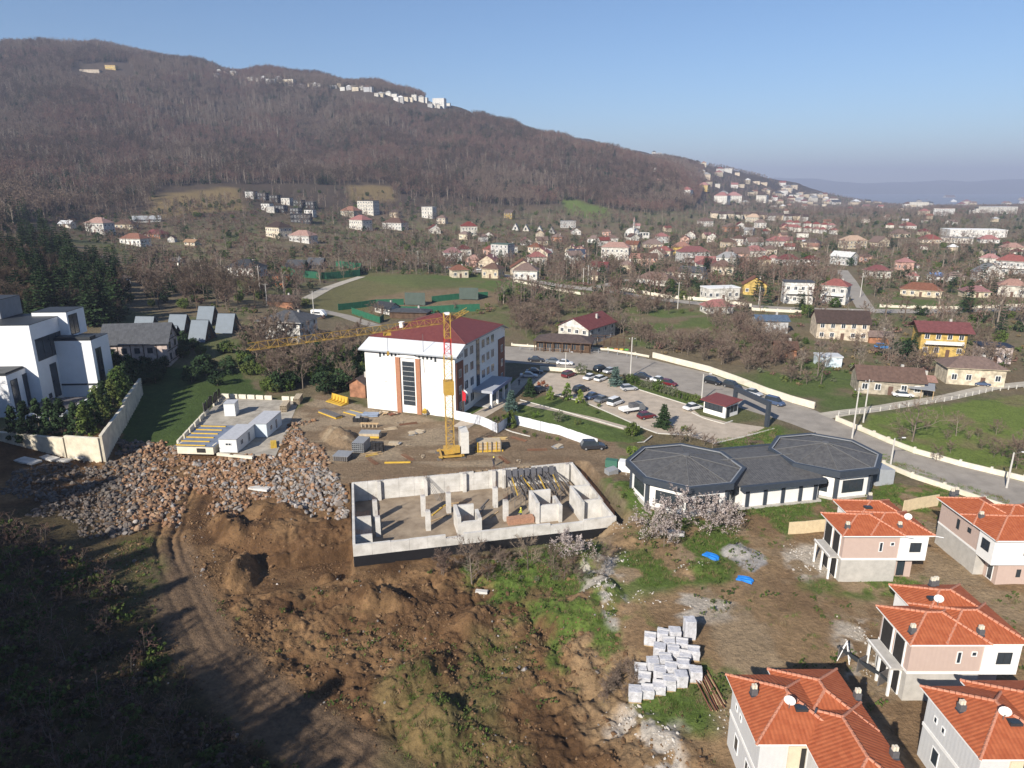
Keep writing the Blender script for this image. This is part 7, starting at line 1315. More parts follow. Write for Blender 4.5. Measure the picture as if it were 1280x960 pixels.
# ---------------------------------------------------------------- white house with dark hip roof, cottage, a-frames, pink house
t = house(352, 426, 62, 24, 'hip', 'white', 'slate', -14, .8, label='white two-storey house with broad dark hipped roof behind the shrubs', rise=.38, ov=1.3)
g = G(352, 378); house(352, 385, 36, 7, 'gable', 'brick', 'dkbrown', -12, .6, label='dark-roofed brick cottages behind the white hipped house', name='cottage', cat='cottage', wins=False) if False else house(350, 384, 38, 6, 'gable', 'brick', 'dkbrown', -12, .5, label='low brick cottage with dark roof behind the white hipped house', name='cottage', cat='cottage', wins=False)
AFR = mat('pale_blue_sheet', (.13, .16, .19), .55, .1, .6); AFD = wmat_('timber')
for k, (a, b, w_, hp, wh) in enumerate([(218, 419, 24, 28, 'beside the pink gabled house'), (254, 407, 22, 26, 'highest of the group on the slope'), (245, 428, 24, 30, 'in the middle of the group'), (279, 417, 24, 27, 'nearest the green netting'), (207, 427, 24, 21, 'low behind the pink gabled house'), (177, 416, 26, 22, 'apart from the group beside the wall')]):
    g = G(a, b); m_ = g.y * _c / FPX; w2, hh = w_ * m_ / 2, hp * m_ / 1.12; dpt = hh * .62; t = thing('a_frame_cabin', 'a-frame cabin with steep pale blue sheet roof, ' + wh, 'cabin', g, R(-4)); HOUSES.append((g.x, g.y + dpt, 5))
    MB().hexa([(-w2, 0, 0), (w2, 0, 0), (w2, .2, 0), (-w2, .2, 0), (-w2, dpt, hh), (w2, dpt, hh), (w2, dpt + .2, hh), (-w2, dpt + .2, hh)]).build('roof_slope', AFR, t); MB().hexa([(-w2, dpt + .21, hh), (w2, dpt + .21, hh), (w2, dpt + .4, hh), (-w2, dpt + .4, hh), (-w2, 2 * dpt + .3, 0), (w2, 2 * dpt + .3, 0), (w2, 2 * dpt + .5, 0), (-w2, 2 * dpt + .5, 0)]).build('roof_slope', AFR, t)
    for s in (-1, 1): MB().poly([(s * (w2 - .4), .4, 0), (s * (w2 - .4), 2 * dpt - .2, 0), (s * (w2 - .4), dpt + .2, hh - .4)]).build('gable', AFD, t)
    window(t, (w2 - .38, dpt + .1, .4), 1.8, 2.2, R(90), FRAME_D, 1); MB().bar((-w2, dpt + .2, hh + .06), (w2, dpt + .2, hh + .06), .12).build('ridge_cap', FRAME_D, t)
gx, gy = -93.5, 168.0; g = Vector((gx, gy, H(gx, gy))); t = thing('timber_framed_house', 'pale pink timber-framed house with dark roof beside the shaded lawn', 'house', g, R(8)); HOUSES.append((gx, gy, 9)); PP = wmat_('palepink'); MB().box(-7.5, -4, -1, 7.5, 4, 5.6).build('wall', PP, t); gable_roof(t, 15, 8, 5.6, 3.8, rmat_('slate'), 'x', .7, PP)
for zz in (.4, 3.2, 6.4):
    for yy in ((-2, 2) if zz < 6 else (0,)): window(t, (7.5, yy, zz), 1.3, 1.7, R(90), FRAME_D, 1)
for zz in (0, 2.8, 5.4): MB().box(7.503, -3.9, zz, 7.56, 3.9, zz + .2).build('timber_rail', AFD, t)
for xx in (-5.5, -2.5, .5, 3.5): window(t, (xx, -4, 2.6), 1.3, 1.4, 0, FRAME_D, 1); MB().box(xx + 1.4, -4.06, -.5, xx + 1.6, -4.003, 5.5).build('timber_post', AFD, t)

# ---------------------------------------------------------------- modern villa on its terrace
t = thing('modern_villa', 'white modern villa of stepped cubes with tall dark windows on a terrace', 'villa', (-93.0, 128.0, 3.0), R(4)); VW = mat('villa_white', (.74, .75, .76), .7, .05, .6)
def vb(nm, x0, y0, z0, x1, y1, z1, m=VW, cap=True):
    b = MB().box(x0, y0, z0, x1, y1, z1).build(nm, m, t)
    if cap: MB().box(x0 - .05, y0 - .05, z1 + .002, x1 + .05, y1 + .05, z1 + .1).build('parapet_cap', FRAME_D, b)
vb('lower_block', -28, -4.5, -1, -2.2, 5.0, 8.2); vb('main_block', -28, 1.5, -.9, 0, 14.5, 16.6); vb('right_block', .01, 8.5, -.9, 7.2, 15.5, 12.0); vb('upper_block', -5, 11.2, 12.1, 1.8, 18.0, 17.4); vb('penthouse', -16, 8, 16.75, -9, 15, 20.5, mat('villa_grey', (.22, .23, .24), .7, .1, 1)); vb('roof_rail', -27.5, -4, 8.35, -2.6, 1.4, 8.6, FRAME_D, False); vb('balcony_wall', .2, 8.7, 12.15, 7.0, 11.0, 12.7, FRAME_D, False)
def vwin(x_, y_, z_, w_, h_, f, bars): window(t, (x_, y_, z_), w_, h_, f, FRAME_D, bars, .08)
vwin(0, 7.2, 9.2, 9.6, 4.4, R(90), 3); vwin(-2.2, -2.6, .6, 2.0, 6.4, R(90), 0); vwin(-2.2, 1.9 - .9, .6, 1.8, 6.6, R(90), 0); vwin(0, 4.0, 1.2, 1.0, 1.0, R(90), 0); vwin(0, 6.6, .8, 2.2, 7.0, R(90), 0); vwin(7.2, 10.7, .4, 2.2, 9.6, R(90), 1); vwin(1.8, 13.4, 12.5, 3.2, 4.2, R(90), 1); MB().box(.0, 8.3, 2.6, 7.25, 8.497, 2.9).build('dark_strip', FRAME_D, t); MB().box(-1.5, -6.5, -1, 8.0, -6.0, 1.3).box(7.6, -5.99, -1, 8.0, 5, 1.3).build('garden_wall', VW, t); MB().box(-1.5, -5.98, .9, 7.59, 4.5, 1.1).build('deck', mat('dark_deck', (.12, .11, .11), .7), t)  # raised dark strip across the front of the right block
RW = mat('stained_retaining_wall', (.60, .54, .42), .9, .25, .6, .1); t = thing('retaining_wall', 'stained cream retaining wall stepping round the villa terrace', 'wall', (0, 0, 0))
def rwall(a, b, z0, z1a, z1b):
    a, b = Vector((*a, 0)), Vector((*b, 0)); L_ = (b - a).length; n = max(1, int(L_ / 4)); d = (b - a).normalized(); s = Vector((-d.y, d.x, 0)) * .2
    for k in range(n):
        p, q = a.lerp(b, k / n) + d * .01, a.lerp(b, (k + 1) / n) - d * .01; zz = z1a + (z1b - z1a) * k / n; MB().hexa([(*(p - s)[:2], z0), (*(q - s)[:2], z0), (*(q + s)[:2], z0), (*(p + s)[:2], z0), (*(p - s)[:2], zz), (*(q - s)[:2], zz), (*(q + s)[:2], zz), (*(p + s)[:2], zz)]).build('wall_panel', RW, t); MB().hexa([(*(p - s * 1.3)[:2], zz + .003), (*(q - s * 1.3)[:2], zz + .003), (*(q + s * 1.3)[:2], zz + .003), (*(p + s * 1.3)[:2], zz + .003), (*(p - s * 1.3)[:2], zz + .12), (*(q - s * 1.3)[:2], zz + .12), (*(q + s * 1.3)[:2], zz + .12), (*(p + s * 1.3)[:2], zz + .12)]).build('coping', CREAM, t)
rwall((-150, 127.0), (-92.3, 114.2), -2, 4.2, 4.0); rwall((-92, 114.0), (-77.5, 110.8), -3, 3.5, 3.4); rwall((-77.2, 110.7), (-70.6, 109.5), -4, 3.9, 4.4); rwall((-70.3, 109.6), (-76.2, 127.5), -3, 4.3, 3.9); rwall((-76.4, 128), (-82.6, 146), -2, 4.6, 4.3)
# broken slabs lying under the wall
random.seed(8)
for k, (a, b, l) in enumerate([(35, 578, 4.5), (62, 574, 3.5), (78, 577, 3), (100, 573, 2.2), (325, 612, 3.4), (602, 742, 1.5), (840, 668, 3.2)]):
    g = G(a, b); me = bm_block(l, l * .4, .3, .05, .06, 80 + k); me.materials.append(CONC); o = ob('broken_slab', me, None, (g.x, g.y, g.z + .1), random.uniform(-.5, .5)); tag(o, ['broken pale slab at the foot of the cream wall', 'broken pale slab at the foot of the cream wall', 'broken pale slab at the foot of the cream wall', 'broken pale slab at the foot of the cream wall', 'long pale slab lying on the grey rock heap', 'white broken slab lying in the mud field', 'long pale slab under the blossoming shrubs'][k], 'slab', 'broken slabs')
# white debris, blue tarps, poles, racks around the new houses
for a, b, l, rz, lab in ((889, 697, 1.9, -50, 'blue tarpaulin on the grass by the gravel heap'), (931, 726, 1.7, -30, 'blue tarpaulin on bare earth near the spilled plaster')):
    g = G(a, b); me = bm_block(l, l * .5, .3, .1, .16, 90); me.materials.append(BLUE_TARP); tag(ob('tarpaulin', me, None, (g.x, g.y, g.z + .05), R(rz)), lab, 'tarpaulin')
g = G(885, 862); t = thing('pole_heap', 'heap of thin wooden poles beside the white pallets', 'poles', g, R(95)); [MB().tube((-2.6 + random.uniform(-.5, .5), -.8 + .16 * k, .1 + random.uniform(0, .35)), (2.4 + random.uniform(-.6, .6), -.8 + .16 * k + random.uniform(-.3, .3), .1 + random.uniform(0, .3)), .06, .04, 5).build('pole', WOOD if k % 2 else BROWN, t) for k in range(11)]
g = G(1082, 835); t = thing('steel_railing', 'dark steel balcony frames leaning by the new house with the steel rack', 'frame', g, R(118)); [MB().box(-2.4, .3 * k, .05 + .28 * k, 2.4, .3 * k + .08, .3 + .28 * k).build('frame_rail', FRAME_D, t) for k in range(5)]; [MB().box(a, 0, 0, a + .1, 1.3, 1.4).build('frame_post', STEEL, t) for a in (-2.2, 0, 2.1)]
g = G(1062, 828); t = thing('trestle_ladder', 'pale wooden step ladder standing at the shadow edge', 'ladder', g, R(60)); MB().bar((-.4, 0, 0), (-.15, .5, 2.2), .08).bar((.4, 0, 0), (.15, .5, 2.2), .08).bar((-.4, 1.1, 0), (-.15, .5, 2.2), .07).bar((.4, 1.1, 0), (.15, .5, 2.2), .07).build('stile', FRAME_W, t); [MB().bar((-.36 + .05 * k, .1 * k, .4 * k + .3), (.36 - .05 * k, .1 * k, .4 * k + .3), .06).build('rung', FRAME_W, t) for k in range(5)]
t = thing('white_tank', 'white plastic tank and green bin beside the octagonal pavilion', 'tank', G(781, 588), R(-20)); MB().box(-1, -.8, 0, 1, .8, 1.7).build('tank_body', FRAME_W, t); MB().box(-3.4, .2, 0, -1.4, 1.4, 1.3).build('bin', mat('bin_green', (.05, .14, .10), .6), t)
t = thing('crate', 'grey tilted crate on the muddy bank beside the pavilion', 'crate', G(764, 592), R(25)); MB().hexa([(-.9, -.7, 0), (.9, -.7, 0), (.9, .7, 0), (-.9, .7, 0), (-.9, -.7, .7), (.9, -.7, .9), (.9, .7, 1.0), (-.9, .7, .8)]).build('crate_body', GREYM, t)
WD = []
for k in range(3): me = gen_rock(350 + k, 1); me.materials.append(mat('white_debris', (.46, .43, .39), .8, .2, 3)); WD.append(proto(me, 'debris_kind'))
PTS = []
for (px, py, n, sx, sy) in ((757, 735, 170, 1.2, 4.2), (772, 700, 60, 2.2, 2), (735, 690, 40, 1.5, 1.5), (775, 655, 50, 1, 2), (798, 742, 30, 2.5, .5), (820, 752, 26, 2, .5), (865, 705, 40, 2.2, .8), (790, 895, 80, 1.2, 1.6), (835, 935, 90, 1.0, 2.2), (865, 850, 30, 1.2, .3), (1000, 690, 60, 2, 2), (1015, 710, 40, 1.5, 1), (1080, 800, 90, 1.2, 2.6), (1090, 840, 40, 1, 1), (890, 760, 20, 3, 2), (910, 905, 60, 1.0, 1.4), (785, 590, 110, 2.2, 2.2), (605, 742, 20, .8, .5), (95, 575, 60, 4, 1), (350, 605, 40, 2, 1), (330, 615, 60, 2, 1.4)):
    g = G(px, py); PTS.append(np.stack([g.x + rng.normal(0, sx * .6, n), g.y + rng.normal(0, sy * .6, n)], 1))
PTS = np.concatenate(PTS); PTS = PTS[::2]; hz = height(PTS[:, 0], PTS[:, 1]); scatter('debris', np.column_stack([PTS, hz + .04]), rng.uniform(.04, .15, len(PTS)) * (1 + (rng.uniform(0, 1, len(PTS)) < .1)), rng.integers(0, 3, len(PTS)), WD, 'white plaster and polystyrene debris strewn about the plots', 'debris', tilt=.9)
# a worker in the basement
def person(label, x, y, z, rz, top, legs, hat=None):
    t = thing('person', label, 'person', (x, y, z), rz); bm = bmesh.new(); vs = {}
    for n_, co, r_ in (('hip', (0, 0, .95), .15), ('chest', (0, 0.02, 1.3), .17), ('neck', (0, .03, 1.5), .065), ('head', (0, .05, 1.66), .105), ('lk', (-.12, .06, .5), .075), ('lf', (-.13, 0, .06), .055), ('lt', (-.13, .14, .04), .045), ('rk', (.13, .1, .5), .075), ('rf', (.15, .06, .06), .055), ('rt', (.15, .2, .04), .045), ('ls', (-.21, .02, 1.4), .07), ('le', (-.28, .08, 1.12), .05), ('lh', (-.24, .28, 1.0), .045), ('rs', (.21, .02, 1.4), .07), ('re', (.29, .08, 1.12), .05), ('rh', (.22, .3, 1.02), .045)): vs[n_] = (bm.verts.new(co), r_)
    for a, b in (('hip', 'chest'), ('chest', 'neck'), ('neck', 'head'), ('hip', 'lk'), ('lk', 'lf'), ('lf', 'lt'), ('hip', 'rk'), ('rk', 'rf'), ('rf', 'rt'), ('chest', 'ls'), ('ls', 'le'), ('le', 'lh'), ('chest', 'rs'), ('rs', 're'), ('re', 'rh')): bm.edges.new((vs[a][0], vs[b][0]))
    me = bpy.data.meshes.new('body'); bm.verts.index_update(); idx = {k: v[0].index for k, v in vs.items()}; bm.to_mesh(me); bm.free(); o = ob('body', me, t); md = o.modifiers.new('skin', 'SKIN'); sv = me.skin_vertices[0].data
    for k, v in vs.items(): sv[idx[k]].radius = (v[1], v[1])
    sv[idx['hip']].use_root = True; o.modifiers.new('sub', 'SUBSURF').render_levels = 1
    m = bpy.data.materials.new('worker_clothes_' + label[:12]); m.use_nodes = True; N, L = m.node_tree.nodes, m.node_tree.links; tc = N.new('ShaderNodeTexCoord'); sp = N.new('ShaderNodeSeparateXYZ'); L.new(tc.outputs['Object'], sp.inputs[0]); rp = N.new('ShaderNodeValToRGB'); rp.color_ramp.interpolation = 'CONSTANT'; e = rp.color_ramp.elements; e[0].position = 0; e[0].color = (*legs, 1); e[1].position = .49; e[1].color = (*top, 1); q = e.new(.755); q.color = (.45, .28, .2, 1); dv = N.new('ShaderNodeMath'); dv.operation = 'DIVIDE'; dv.inputs[1].default_value = 2; L.new(sp.outputs['Z'], dv.inputs[0]); L.new(dv.outputs[0], rp.inputs['Fac']); L.new(rp.outputs['Color'], N['Principled BSDF'].inputs['Base Color']); me.materials.append(m)
    if hat: MB().tube((0, .05, 1.71), (0, .05, 1.82), .135, .06, 10).tube((0, .07, 1.70), (0, .07, 1.715), .16, n=10).build('helmet', mat('helmet', hat, .4), t)
x_, y_ = bxy(24.8, 12.0); person('worker in a yellow vest and yellow helmet standing among the slab props', x_, y_, FL, 1.0, (.55, .62, .05), (.05, .06, .10), (.8, .7, .1)); x_, y_ = bxy(23.3, -1.2); person('person in dark clothes standing at the edge behind the basement', x_, y_, H(x_, y_), -2.6, (.04, .04, .05), (.04, .045, .07), (.6, .6, .6)); g = G(649, 482); person('person in dark clothes walking on the school drive', g.x, g.y, g.z + .04, .4, (.03, .03, .035), (.03, .035, .05))
# ================================================================ planting
random.seed(31)
def pl(k, px, py, label, cat='shrub', group=None, sc=1.0, name='shrub', sz=None): g = G(px, py); return plant(k, g.x, g.y, label, cat, group, sc, name, g.z, None, sz)
# car park and school garden
for px, py, s in ((688, 499, 1.0), (709, 499, 1.25), (725, 504, 1.05)): pl(CONE, px, py, 'bright green cone-shaped shrub on the car park lawn', 'shrub', 'cone shrubs on the lawn', 1.35 * s, 'cone_shrub')
for px, py in ((733, 507), (748, 509), (745, 517), (690, 500)): pl(BUSH, px, py, 'small round clipped bush on the car park lawn', 'shrub', 'small clipped bushes', .55)
pl(SPRUCE, 769, 482, 'blue spruce standing among the parked cars', 'tree', None, 1.0, 'spruce_tree'); pl(PINE, 662, 495, 'dark pine beside the russet shrub at the school drive', 'tree', None, .75, 'pine_tree'); pl(BUSH_R, 678, 488, 'russet leaved shrub beside the dark pine', 'shrub', None, 1.4); pl(SPRUCE, 639, 513, 'slim blue spruce by the school drive', 'tree', None, .95, 'spruce_tree'); pl(CYP_G, 639, 534, 'green cypress at the corner of the white hoarding', 'tree', None, .95, 'cypress_tree'); pl(BUSH_B, 632, 524, 'yellow green bush by the white hoarding', 'shrub', None, .7); pl(BUSH_B, 669, 522, 'yellow green bush on the lawn behind the hoarding', 'shrub', None, .75); pl(BUSH_O, 698, 527, 'grey green olive bush on the lawn', 'shrub', None, 1.05, 'olive_bush'); pl(BUSH, 722, 531, 'dark round bush on the lawn near the footpath', 'shrub', None, .75); pl(PINE, 829, 534, 'spreading pine beside the dark red hatchback', 'tree', None, .85, 'pine_tree'); pl(BUSH_G, 790, 545, 'leafy green bush at the end of the footpath', 'shrub', None, .95); pl(BUSH_B, 791, 571, 'bright yellow green bush beside the octagonal pavilion', 'shrub', None, 1.0); pl(BUSH, 620, 528, 'dark bush against the white hoarding', 'shrub', None, .8)
pl(BUSH_O, 726, 467, 'grey leafless shrub beside the maroon car', 'shrub', None, 1.2); pl(BUSH, 855, 540, 'olive shrub behind the spreading pine', 'shrub', None, .8)
for i in range(16): t_ = i / 15; pl(random.choice([BUSH, BUSH_O, BUSH_G]), 782 + 88 * t_, 477 + 27 * t_, 'leafy hedge shrub in the row between the road and the car park', 'shrub', 'roadside hedge shrubs', random.uniform(.75, 1.05) * (.7 if i > 12 else 1))
for px, py in ((840, 549), (862, 553), (880, 558), (850, 556), (935, 560), (890, 562)): pl(BARE[0], px, py, 'low leafless shrub at the edge of the octagon lawn', 'shrub', 'leafless shrubs by the octagons', random.uniform(.28, .4), 'bare_shrub')
for px, py in ((668, 546), (685, 549), (696, 551), (655, 542)): pl(BUSH, px, py, 'small bush at the foot of the white hoarding', 'shrub', 'bushes along the hoarding', .5)
# trees in front of the basement and by the pavilion
pl(BIGB, 590, 730, 'spreading leafless grey tree in front of the basement wall', 'tree', None, 1.0, 'bare_tree'); pl(BLOS2, 716, 706, 'blossoming shrubby tree in front of the basement corner', 'tree', None, .85, 'blossom_tree'); pl(BIGB, 660, 712, 'leafless thicket tree against the basement wall', 'tree', None, .75, 'bare_tree')
for k, (px, py, s) in enumerate(((815, 672, .95), (850, 668, 1.0), (888, 666, .95), (830, 684, .7), (908, 660, .7))): pl(BLOS if k % 2 else BLOS2, px, py, 'pale blossoming shrub in the clump before the octagonal pavilion', 'shrub', 'blossoming clump', s, 'blossom_tree')
for i in range(26): pl(random.choice([BARE[0], BARE_R[0], BUSH_O]), random.uniform(545, 760), random.uniform(702, 728) - 0, 'twiggy shrub at the foot of the basement wall', 'shrub', 'twiggy shrubs below the basement', random.uniform(.25, .42), 'bare_shrub')
for i in range(12): pl(random.choice([BARE[1], BARE_R[0]]), random.uniform(740, 800), random.uniform(840, 880), 'dry brush on the bank beside the pallets', 'shrub', 'dry brush on the bank', random.uniform(.16, .26), 'bare_shrub')
# villa hedge
for px, py in ((4, 552), (20, 553), (52, 549), (66, 549), (84, 549), (98, 547), (36, 546)): g = P(px, py, 3.2); plant(CYP, g.x, g.y + 3.0, 'dark conifer behind the front of the villa wall', 'tree', 'conifers behind the villa wall', random.uniform(1.6, 1.9), 'conifer_tree', 2.4)
for i in range(9): t_ = i / 8; x_, y_ = -74.5 - 8.5 * t_ , 114 + 31 * t_; plant(random.choice([CYP, CYP_G]), x_ - random.uniform(.4, 1.6), y_, 'dense hedge conifer along the side of the villa wall', 'tree', 'hedge conifers along the villa wall', random.uniform(1.5, 1.9), 'conifer_tree', 2.8)
# dark wood behind the villa and the shade-giving wood on the bank (out on the slope beside the site)
DW = []
for i in range(210):
    a, b = random.uniform(-60, 150), random.uniform(285, 395)
    if a > 95 and b < 320 or (a > 70 and b < 300): continue
    k = random.choice([FIR, FIR, FIR, DARKT[0]]) if a > 30 else random.choice([DARKT[0], DARKT[1], BARE_R[0], FIR]); pl(k, a, b + 12, 'dark fir in the shaded wood behind the villa' if k is FIR else 'leafless dark tree in the shaded wood behind the villa', 'tree', 'shaded wood behind the villa', random.uniform(.8, 1.3), 'fir_tree' if k is FIR else 'bare_tree')
for i in range(110):
    t_ = i / 109; x_, y_ = -84 + 52 * t_ + random.uniform(-8, 5), 52 - 50 * t_ + random.uniform(-8, 8); k = random.choice([FIR, DARKT[0], DARKT[1], BUSH_D]); z_ = H(x_, y_); s = random.uniform(1.0, 1.4) * (1.9 if k is BUSH_D else 1) * (.88 if t_ < .42 else .85 if t_ < .55 else 1.05); plant(k, x_, y_, 'tree of the dense wood on the bank that shades the track', 'tree', 'wood on the shaded bank', s, 'bank_tree', z_)
for i in range(60): x_, y_ = random.uniform(-150, -99), random.uniform(68, 108); plant(random.choice([FIR, DARKT[0], DARKT[1]]), x_, y_, 'tree on the bank beyond the villa terrace', 'tree', 'trees beyond the villa terrace', random.uniform(1.3, 1.85), 'bank_tree')
for i in range(60):
    x_, y_ = (random.uniform(-128, -101), random.uniform(96, 109)) if i < 30 else (random.uniform(-118, -97), random.uniform(46, 72)); k = random.choice([FIR, FIR, DARKT[0], DARKT[1]]); plant(k, x_, y_, 'tall tree at the edge of the wood shading the villa' if i < 30 else 'tall tree on the bank above the rock heap', 'tree', 'tall trees shading the villa' if i < 30 else 'tall trees above the rock heap', random.uniform(1.3, 1.75), 'bank_tree')
pl(DARKT[1], 25, 985, 'leafless reddish treetop rising from the bank', 'tree', None, .5, 'bare_tree')
# shrubs between the lawn, the platform and the school
for i in range(150):
    a, b = random.uniform(300, 452), random.uniform(432, 492); b = max(b, 440 + abs(a - 380) * .1)
    if a < 330 and b > 470: continue
    k = random.choice([BUSH_G, BUSH_G, BUSH_D, BARE[0], BUSH]); pl(k, a, b, {BUSH_G: 'leafy green shrub', BUSH_D: 'dark evergreen shrub', BUSH: 'small green shrub'}.get(k, 'leafless tree') + ' in the thicket behind the crane yard', 'shrub', 'thicket behind the yard', random.uniform(.9, 1.6) * .9, 'shrub')
for px, py, s in ((258, 470, 1.5), (240, 478, 1.1), (285, 468, 1.2), (272, 482, 1.0)): pl(BUSH_D, px, py, 'large rounded evergreen at the top of the shaded lawn', 'tree', 'rounded evergreens by the lawn', s, 'evergreen_tree')
for i in range(40): pl(random.choice([BUSH_D, BUSH_G, DARKT[0], BARE[1]]), random.uniform(150, 330), random.uniform(362, 388), 'shrub of the dark hedge above the a-frame cabins', 'shrub', 'dark hedge above the cabins', random.uniform(.8, 1.3), 'shrub')
for i in range(22): pl(BUSH_D, random.uniform(140, 205), random.uniform(452, 482), 'dark evergreen shrub in front of the pale pink house', 'shrub', 'shrubs before the pink house', random.uniform(.7, 1.1), 'shrub')
for i in range(14): pl(BUSH_D if i % 2 else BUSH_G, random.uniform(205, 310), random.uniform(432, 452), 'evergreen shrub below the a-frame cabins', 'shrub', 'shrubs below the cabins', random.uniform(.8, 1.2), 'shrub')
for px, py, s in ((392, 422, 1.1), (380, 424, .9)): pl(BUSH_G, px, py, 'green bush beside the white hipped house', 'shrub', 'bushes by the hipped house', s)
for i in range(34): t_ = i / 33; pl(BUSH_D, 780 + 60 * t_, 360 + 9 * t_, 'dark clipped hedge plant above the village road', 'hedge', 'clipped hedge above the village road', random.uniform(.8, .95), 'hedge_plant')
# single conifers and tall trees one can pick out
for a in ((1208, 390, FIR, 1.0, 'large dark conifer beside the village road wall'), (1003, 385, FIR, .5, 'small dark conifer beside the modern house'), (1140, 448, FIR, .6, 'dark cypress-like conifer beside the yellow house'), (1128, 452, BUSH_D, 1.7, 'broad dark evergreen beside the yellow house'), (626, 339, FIR, .95, 'tall dark conifer on the village road'), (611, 337, FIR, .55, 'small conifer on the village road'), (745, 318, FIR, .9, 'dark conifer near the two road poles'), (737, 315, FIR, .8, 'dark conifer behind the pale blue house'), (882, 340, FIR, .95, 'dark pine before the large white red-roofed house'), (903, 336, FIR, .7, 'dark conifer before the grey-roofed house'), (1113, 312, FIR, .8, 'conifer in the bare orchards'), (260, 340, CYP, 1.6, 'dark cypress below the slope houses'), (268, 318, CYP, 1.6, 'slim dark cypress on the slope')): pl(a[2], a[0], a[1], a[4], 'tree', None, a[3], 'conifer_tree')
for px, py in ((1103, 434), (1098, 428), (1110, 452), (1073, 470), (1026, 480), (1022, 470), (1000, 470)): pl(TALLT[0], px, py, 'tall pale leafless tree among the cottages', 'tree', 'tall pale trees among the cottages', random.uniform(.6, .95), 'bare_tree')
pl(BIGB, 1140, 552, 'spreading leafless tree standing in the meadow', 'tree', None, 1.3, 'bare_tree'); pl(BIGB, 1195, 545, 'low leafless shrub in the middle of the meadow', 'shrub', None, .7, 'bare_shrub'); pl(BARE_R[0], 1270, 586, 'reddish leafless bush at the meadow corner', 'shrub', None, .75, 'bare_shrub'); pl(BARE_R[1], 1285, 578, 'reddish leafless tree at the meadow corner', 'tree', None, .85, 'bare_tree')
for i in range(12): pl(BARE[i % 3], random.uniform(1100, 1270), random.uniform(515, 580), 'young leafless fruit tree in the meadow', 'tree', 'young fruit trees in the meadow', random.uniform(.22, .4), 'bare_tree')
# ---- leafless trees of the valley: the ones that show largest are trees of their own, the rest one mass
FIELD = [[(370, 390), (455, 342), (610, 346), (650, 358), (600, 388), (420, 396)], [(760, 395), (880, 392), (900, 428), (800, 425)], [(1078, 545), (1090, 516), (1300, 486), (1300, 600), (1180, 580)], [(170, 470), (300, 470), (335, 497), (215, 575), (140, 590)], [(640, 346), (740, 364), (740, 378), (640, 362)], [(1095, 372), (1285, 374), (1285, 386), (1100, 390)]]
ROADS = [PX([(600, 442), (680, 446), (740, 450), (800, 460), (880, 480), (957, 503), (1040, 534), (1130, 573), (1290, 625)])] + [[tuple(G(a, b)[:2]) for a, b in q] for q in ([(470, 324), (540, 331), (600, 340), (660, 350), (730, 361), (800, 371), (880, 380), (980, 386), (1080, 389), (1180, 389), (1290, 386)], [(1082, 386), (1072, 370), (1062, 352), (1052, 338)], [(384, 374), (410, 360), (430, 353), (452, 346)], [(395, 387), (430, 395), (470, 408)], [(1030, 520), (1090, 512), (1180, 498), (1240, 484), (1300, 478)], [(738, 362), (762, 356), (790, 350)])]
VAL = [(60, 268), (200, 262), (300, 240), (440, 236), (560, 252), (640, 260), (760, 268), (860, 268), (880, 245), (1000, 240), (1300, 252), (1300, 500), (1200, 470), (1090, 510), (1020, 505), (950, 478), (880, 455), (815, 440), (790, 425), (640, 428), (640, 395), (440, 400), (300, 395), (180, 362), (150, 320), (60, 290)]
def cand(n, r0, r1, seed):
    rg = np.random.default_rng(seed); a_ = rg.uniform(R(-40), R(40), n); r_ = np.sqrt(rg.uniform(r0 ** 2, r1 ** 2, n)); X, Y = r_ * np.sin(a_), r_ * np.cos(a_); Z = height(X, Y); px, py = project(X, Y, Z); ok = inpoly(px, py, VAL)
    for q in FIELD: ok &= ~inpoly(px, py, q)
    for q in ROADS: ok &= seg_dist(X, Y, q)[0] > 5.5
    for hx, hy, hr in HOUSES: ok &= np.hypot(X - hx, Y - hy) > hr + .8
    return X[ok], Y[ok], Z[ok], px[ok], py[ok], rg
TH = [[(640, 380), (700, 372), (800, 380), (860, 400), (940, 405), (1000, 440), (1020, 500), (960, 478), (890, 458), (822, 440), (790, 428), (780, 405), (740, 395), (700, 398), (690, 425), (640, 425)], [(640, 355), (690, 368), (690, 395), (640, 400), (610, 380)], [(1210, 388), (1290, 392), (1290, 420), (1220, 412)]]
X, Y, Z, px, py, rg = cand(7500, 170, 420, 61); th = np.zeros(len(X), bool)
for q in TH: th |= inpoly(px, py, q)
keep = rg.uniform(0, 1, len(X)) < np.where(th, .95, np.where((px > 940) & (py > 395), .32, .75) * np.clip((fbm(X, Y, 35, 3, 66) - .25) * 2.4, .1, 1)); X, Y, Z, px, py, th = X[keep], Y[keep], Z[keep], px[keep], py[keep], th[keep]; order = np.argsort(np.hypot(X, Y)); NB = 290
for j in order[:NB]:
    if th[j]: k, lab, gr = random.choice([BARE[0], BARE[1], BARE_R[0], BARE_R[1], BARE_R[0]]), 'brown leafless tree in the thicket beyond the school road', 'thicket beyond the school road'
    else: k, lab, gr = random.choice([BARE[0], BARE[1], BARE[2], TALLT[1], BUSH_O, BUSH_G]), 'garden tree or bush among the nearer valley houses', 'garden trees among the nearer houses'
    if th[j] and k in BARE_R: lab = 'low-branching leafless bushy tree in the thicket beyond the school road'
    if k is TALLT[1]: lab = 'tall pale leafless tree among the nearer valley houses'
    elif k is BUSH_O: lab = 'grey green olive bush among the nearer valley houses'
    elif k is BUSH_G: lab = 'leafy green bush among the nearer valley houses'
    elif not th[j]: lab = 'leafless grey brown tree among the nearer valley houses'
    plant(k, X[j], Y[j], lab, 'tree', gr, random.uniform(.45, .8) if th[j] else random.uniform(.5, .9), 'bare_tree' if k not in (BUSH_O, BUSH_G) else 'garden_bush', Z[j])
rx_, ry_, rz_ = X[order[NB:]], Y[order[NB:]], Z[order[NB:]]
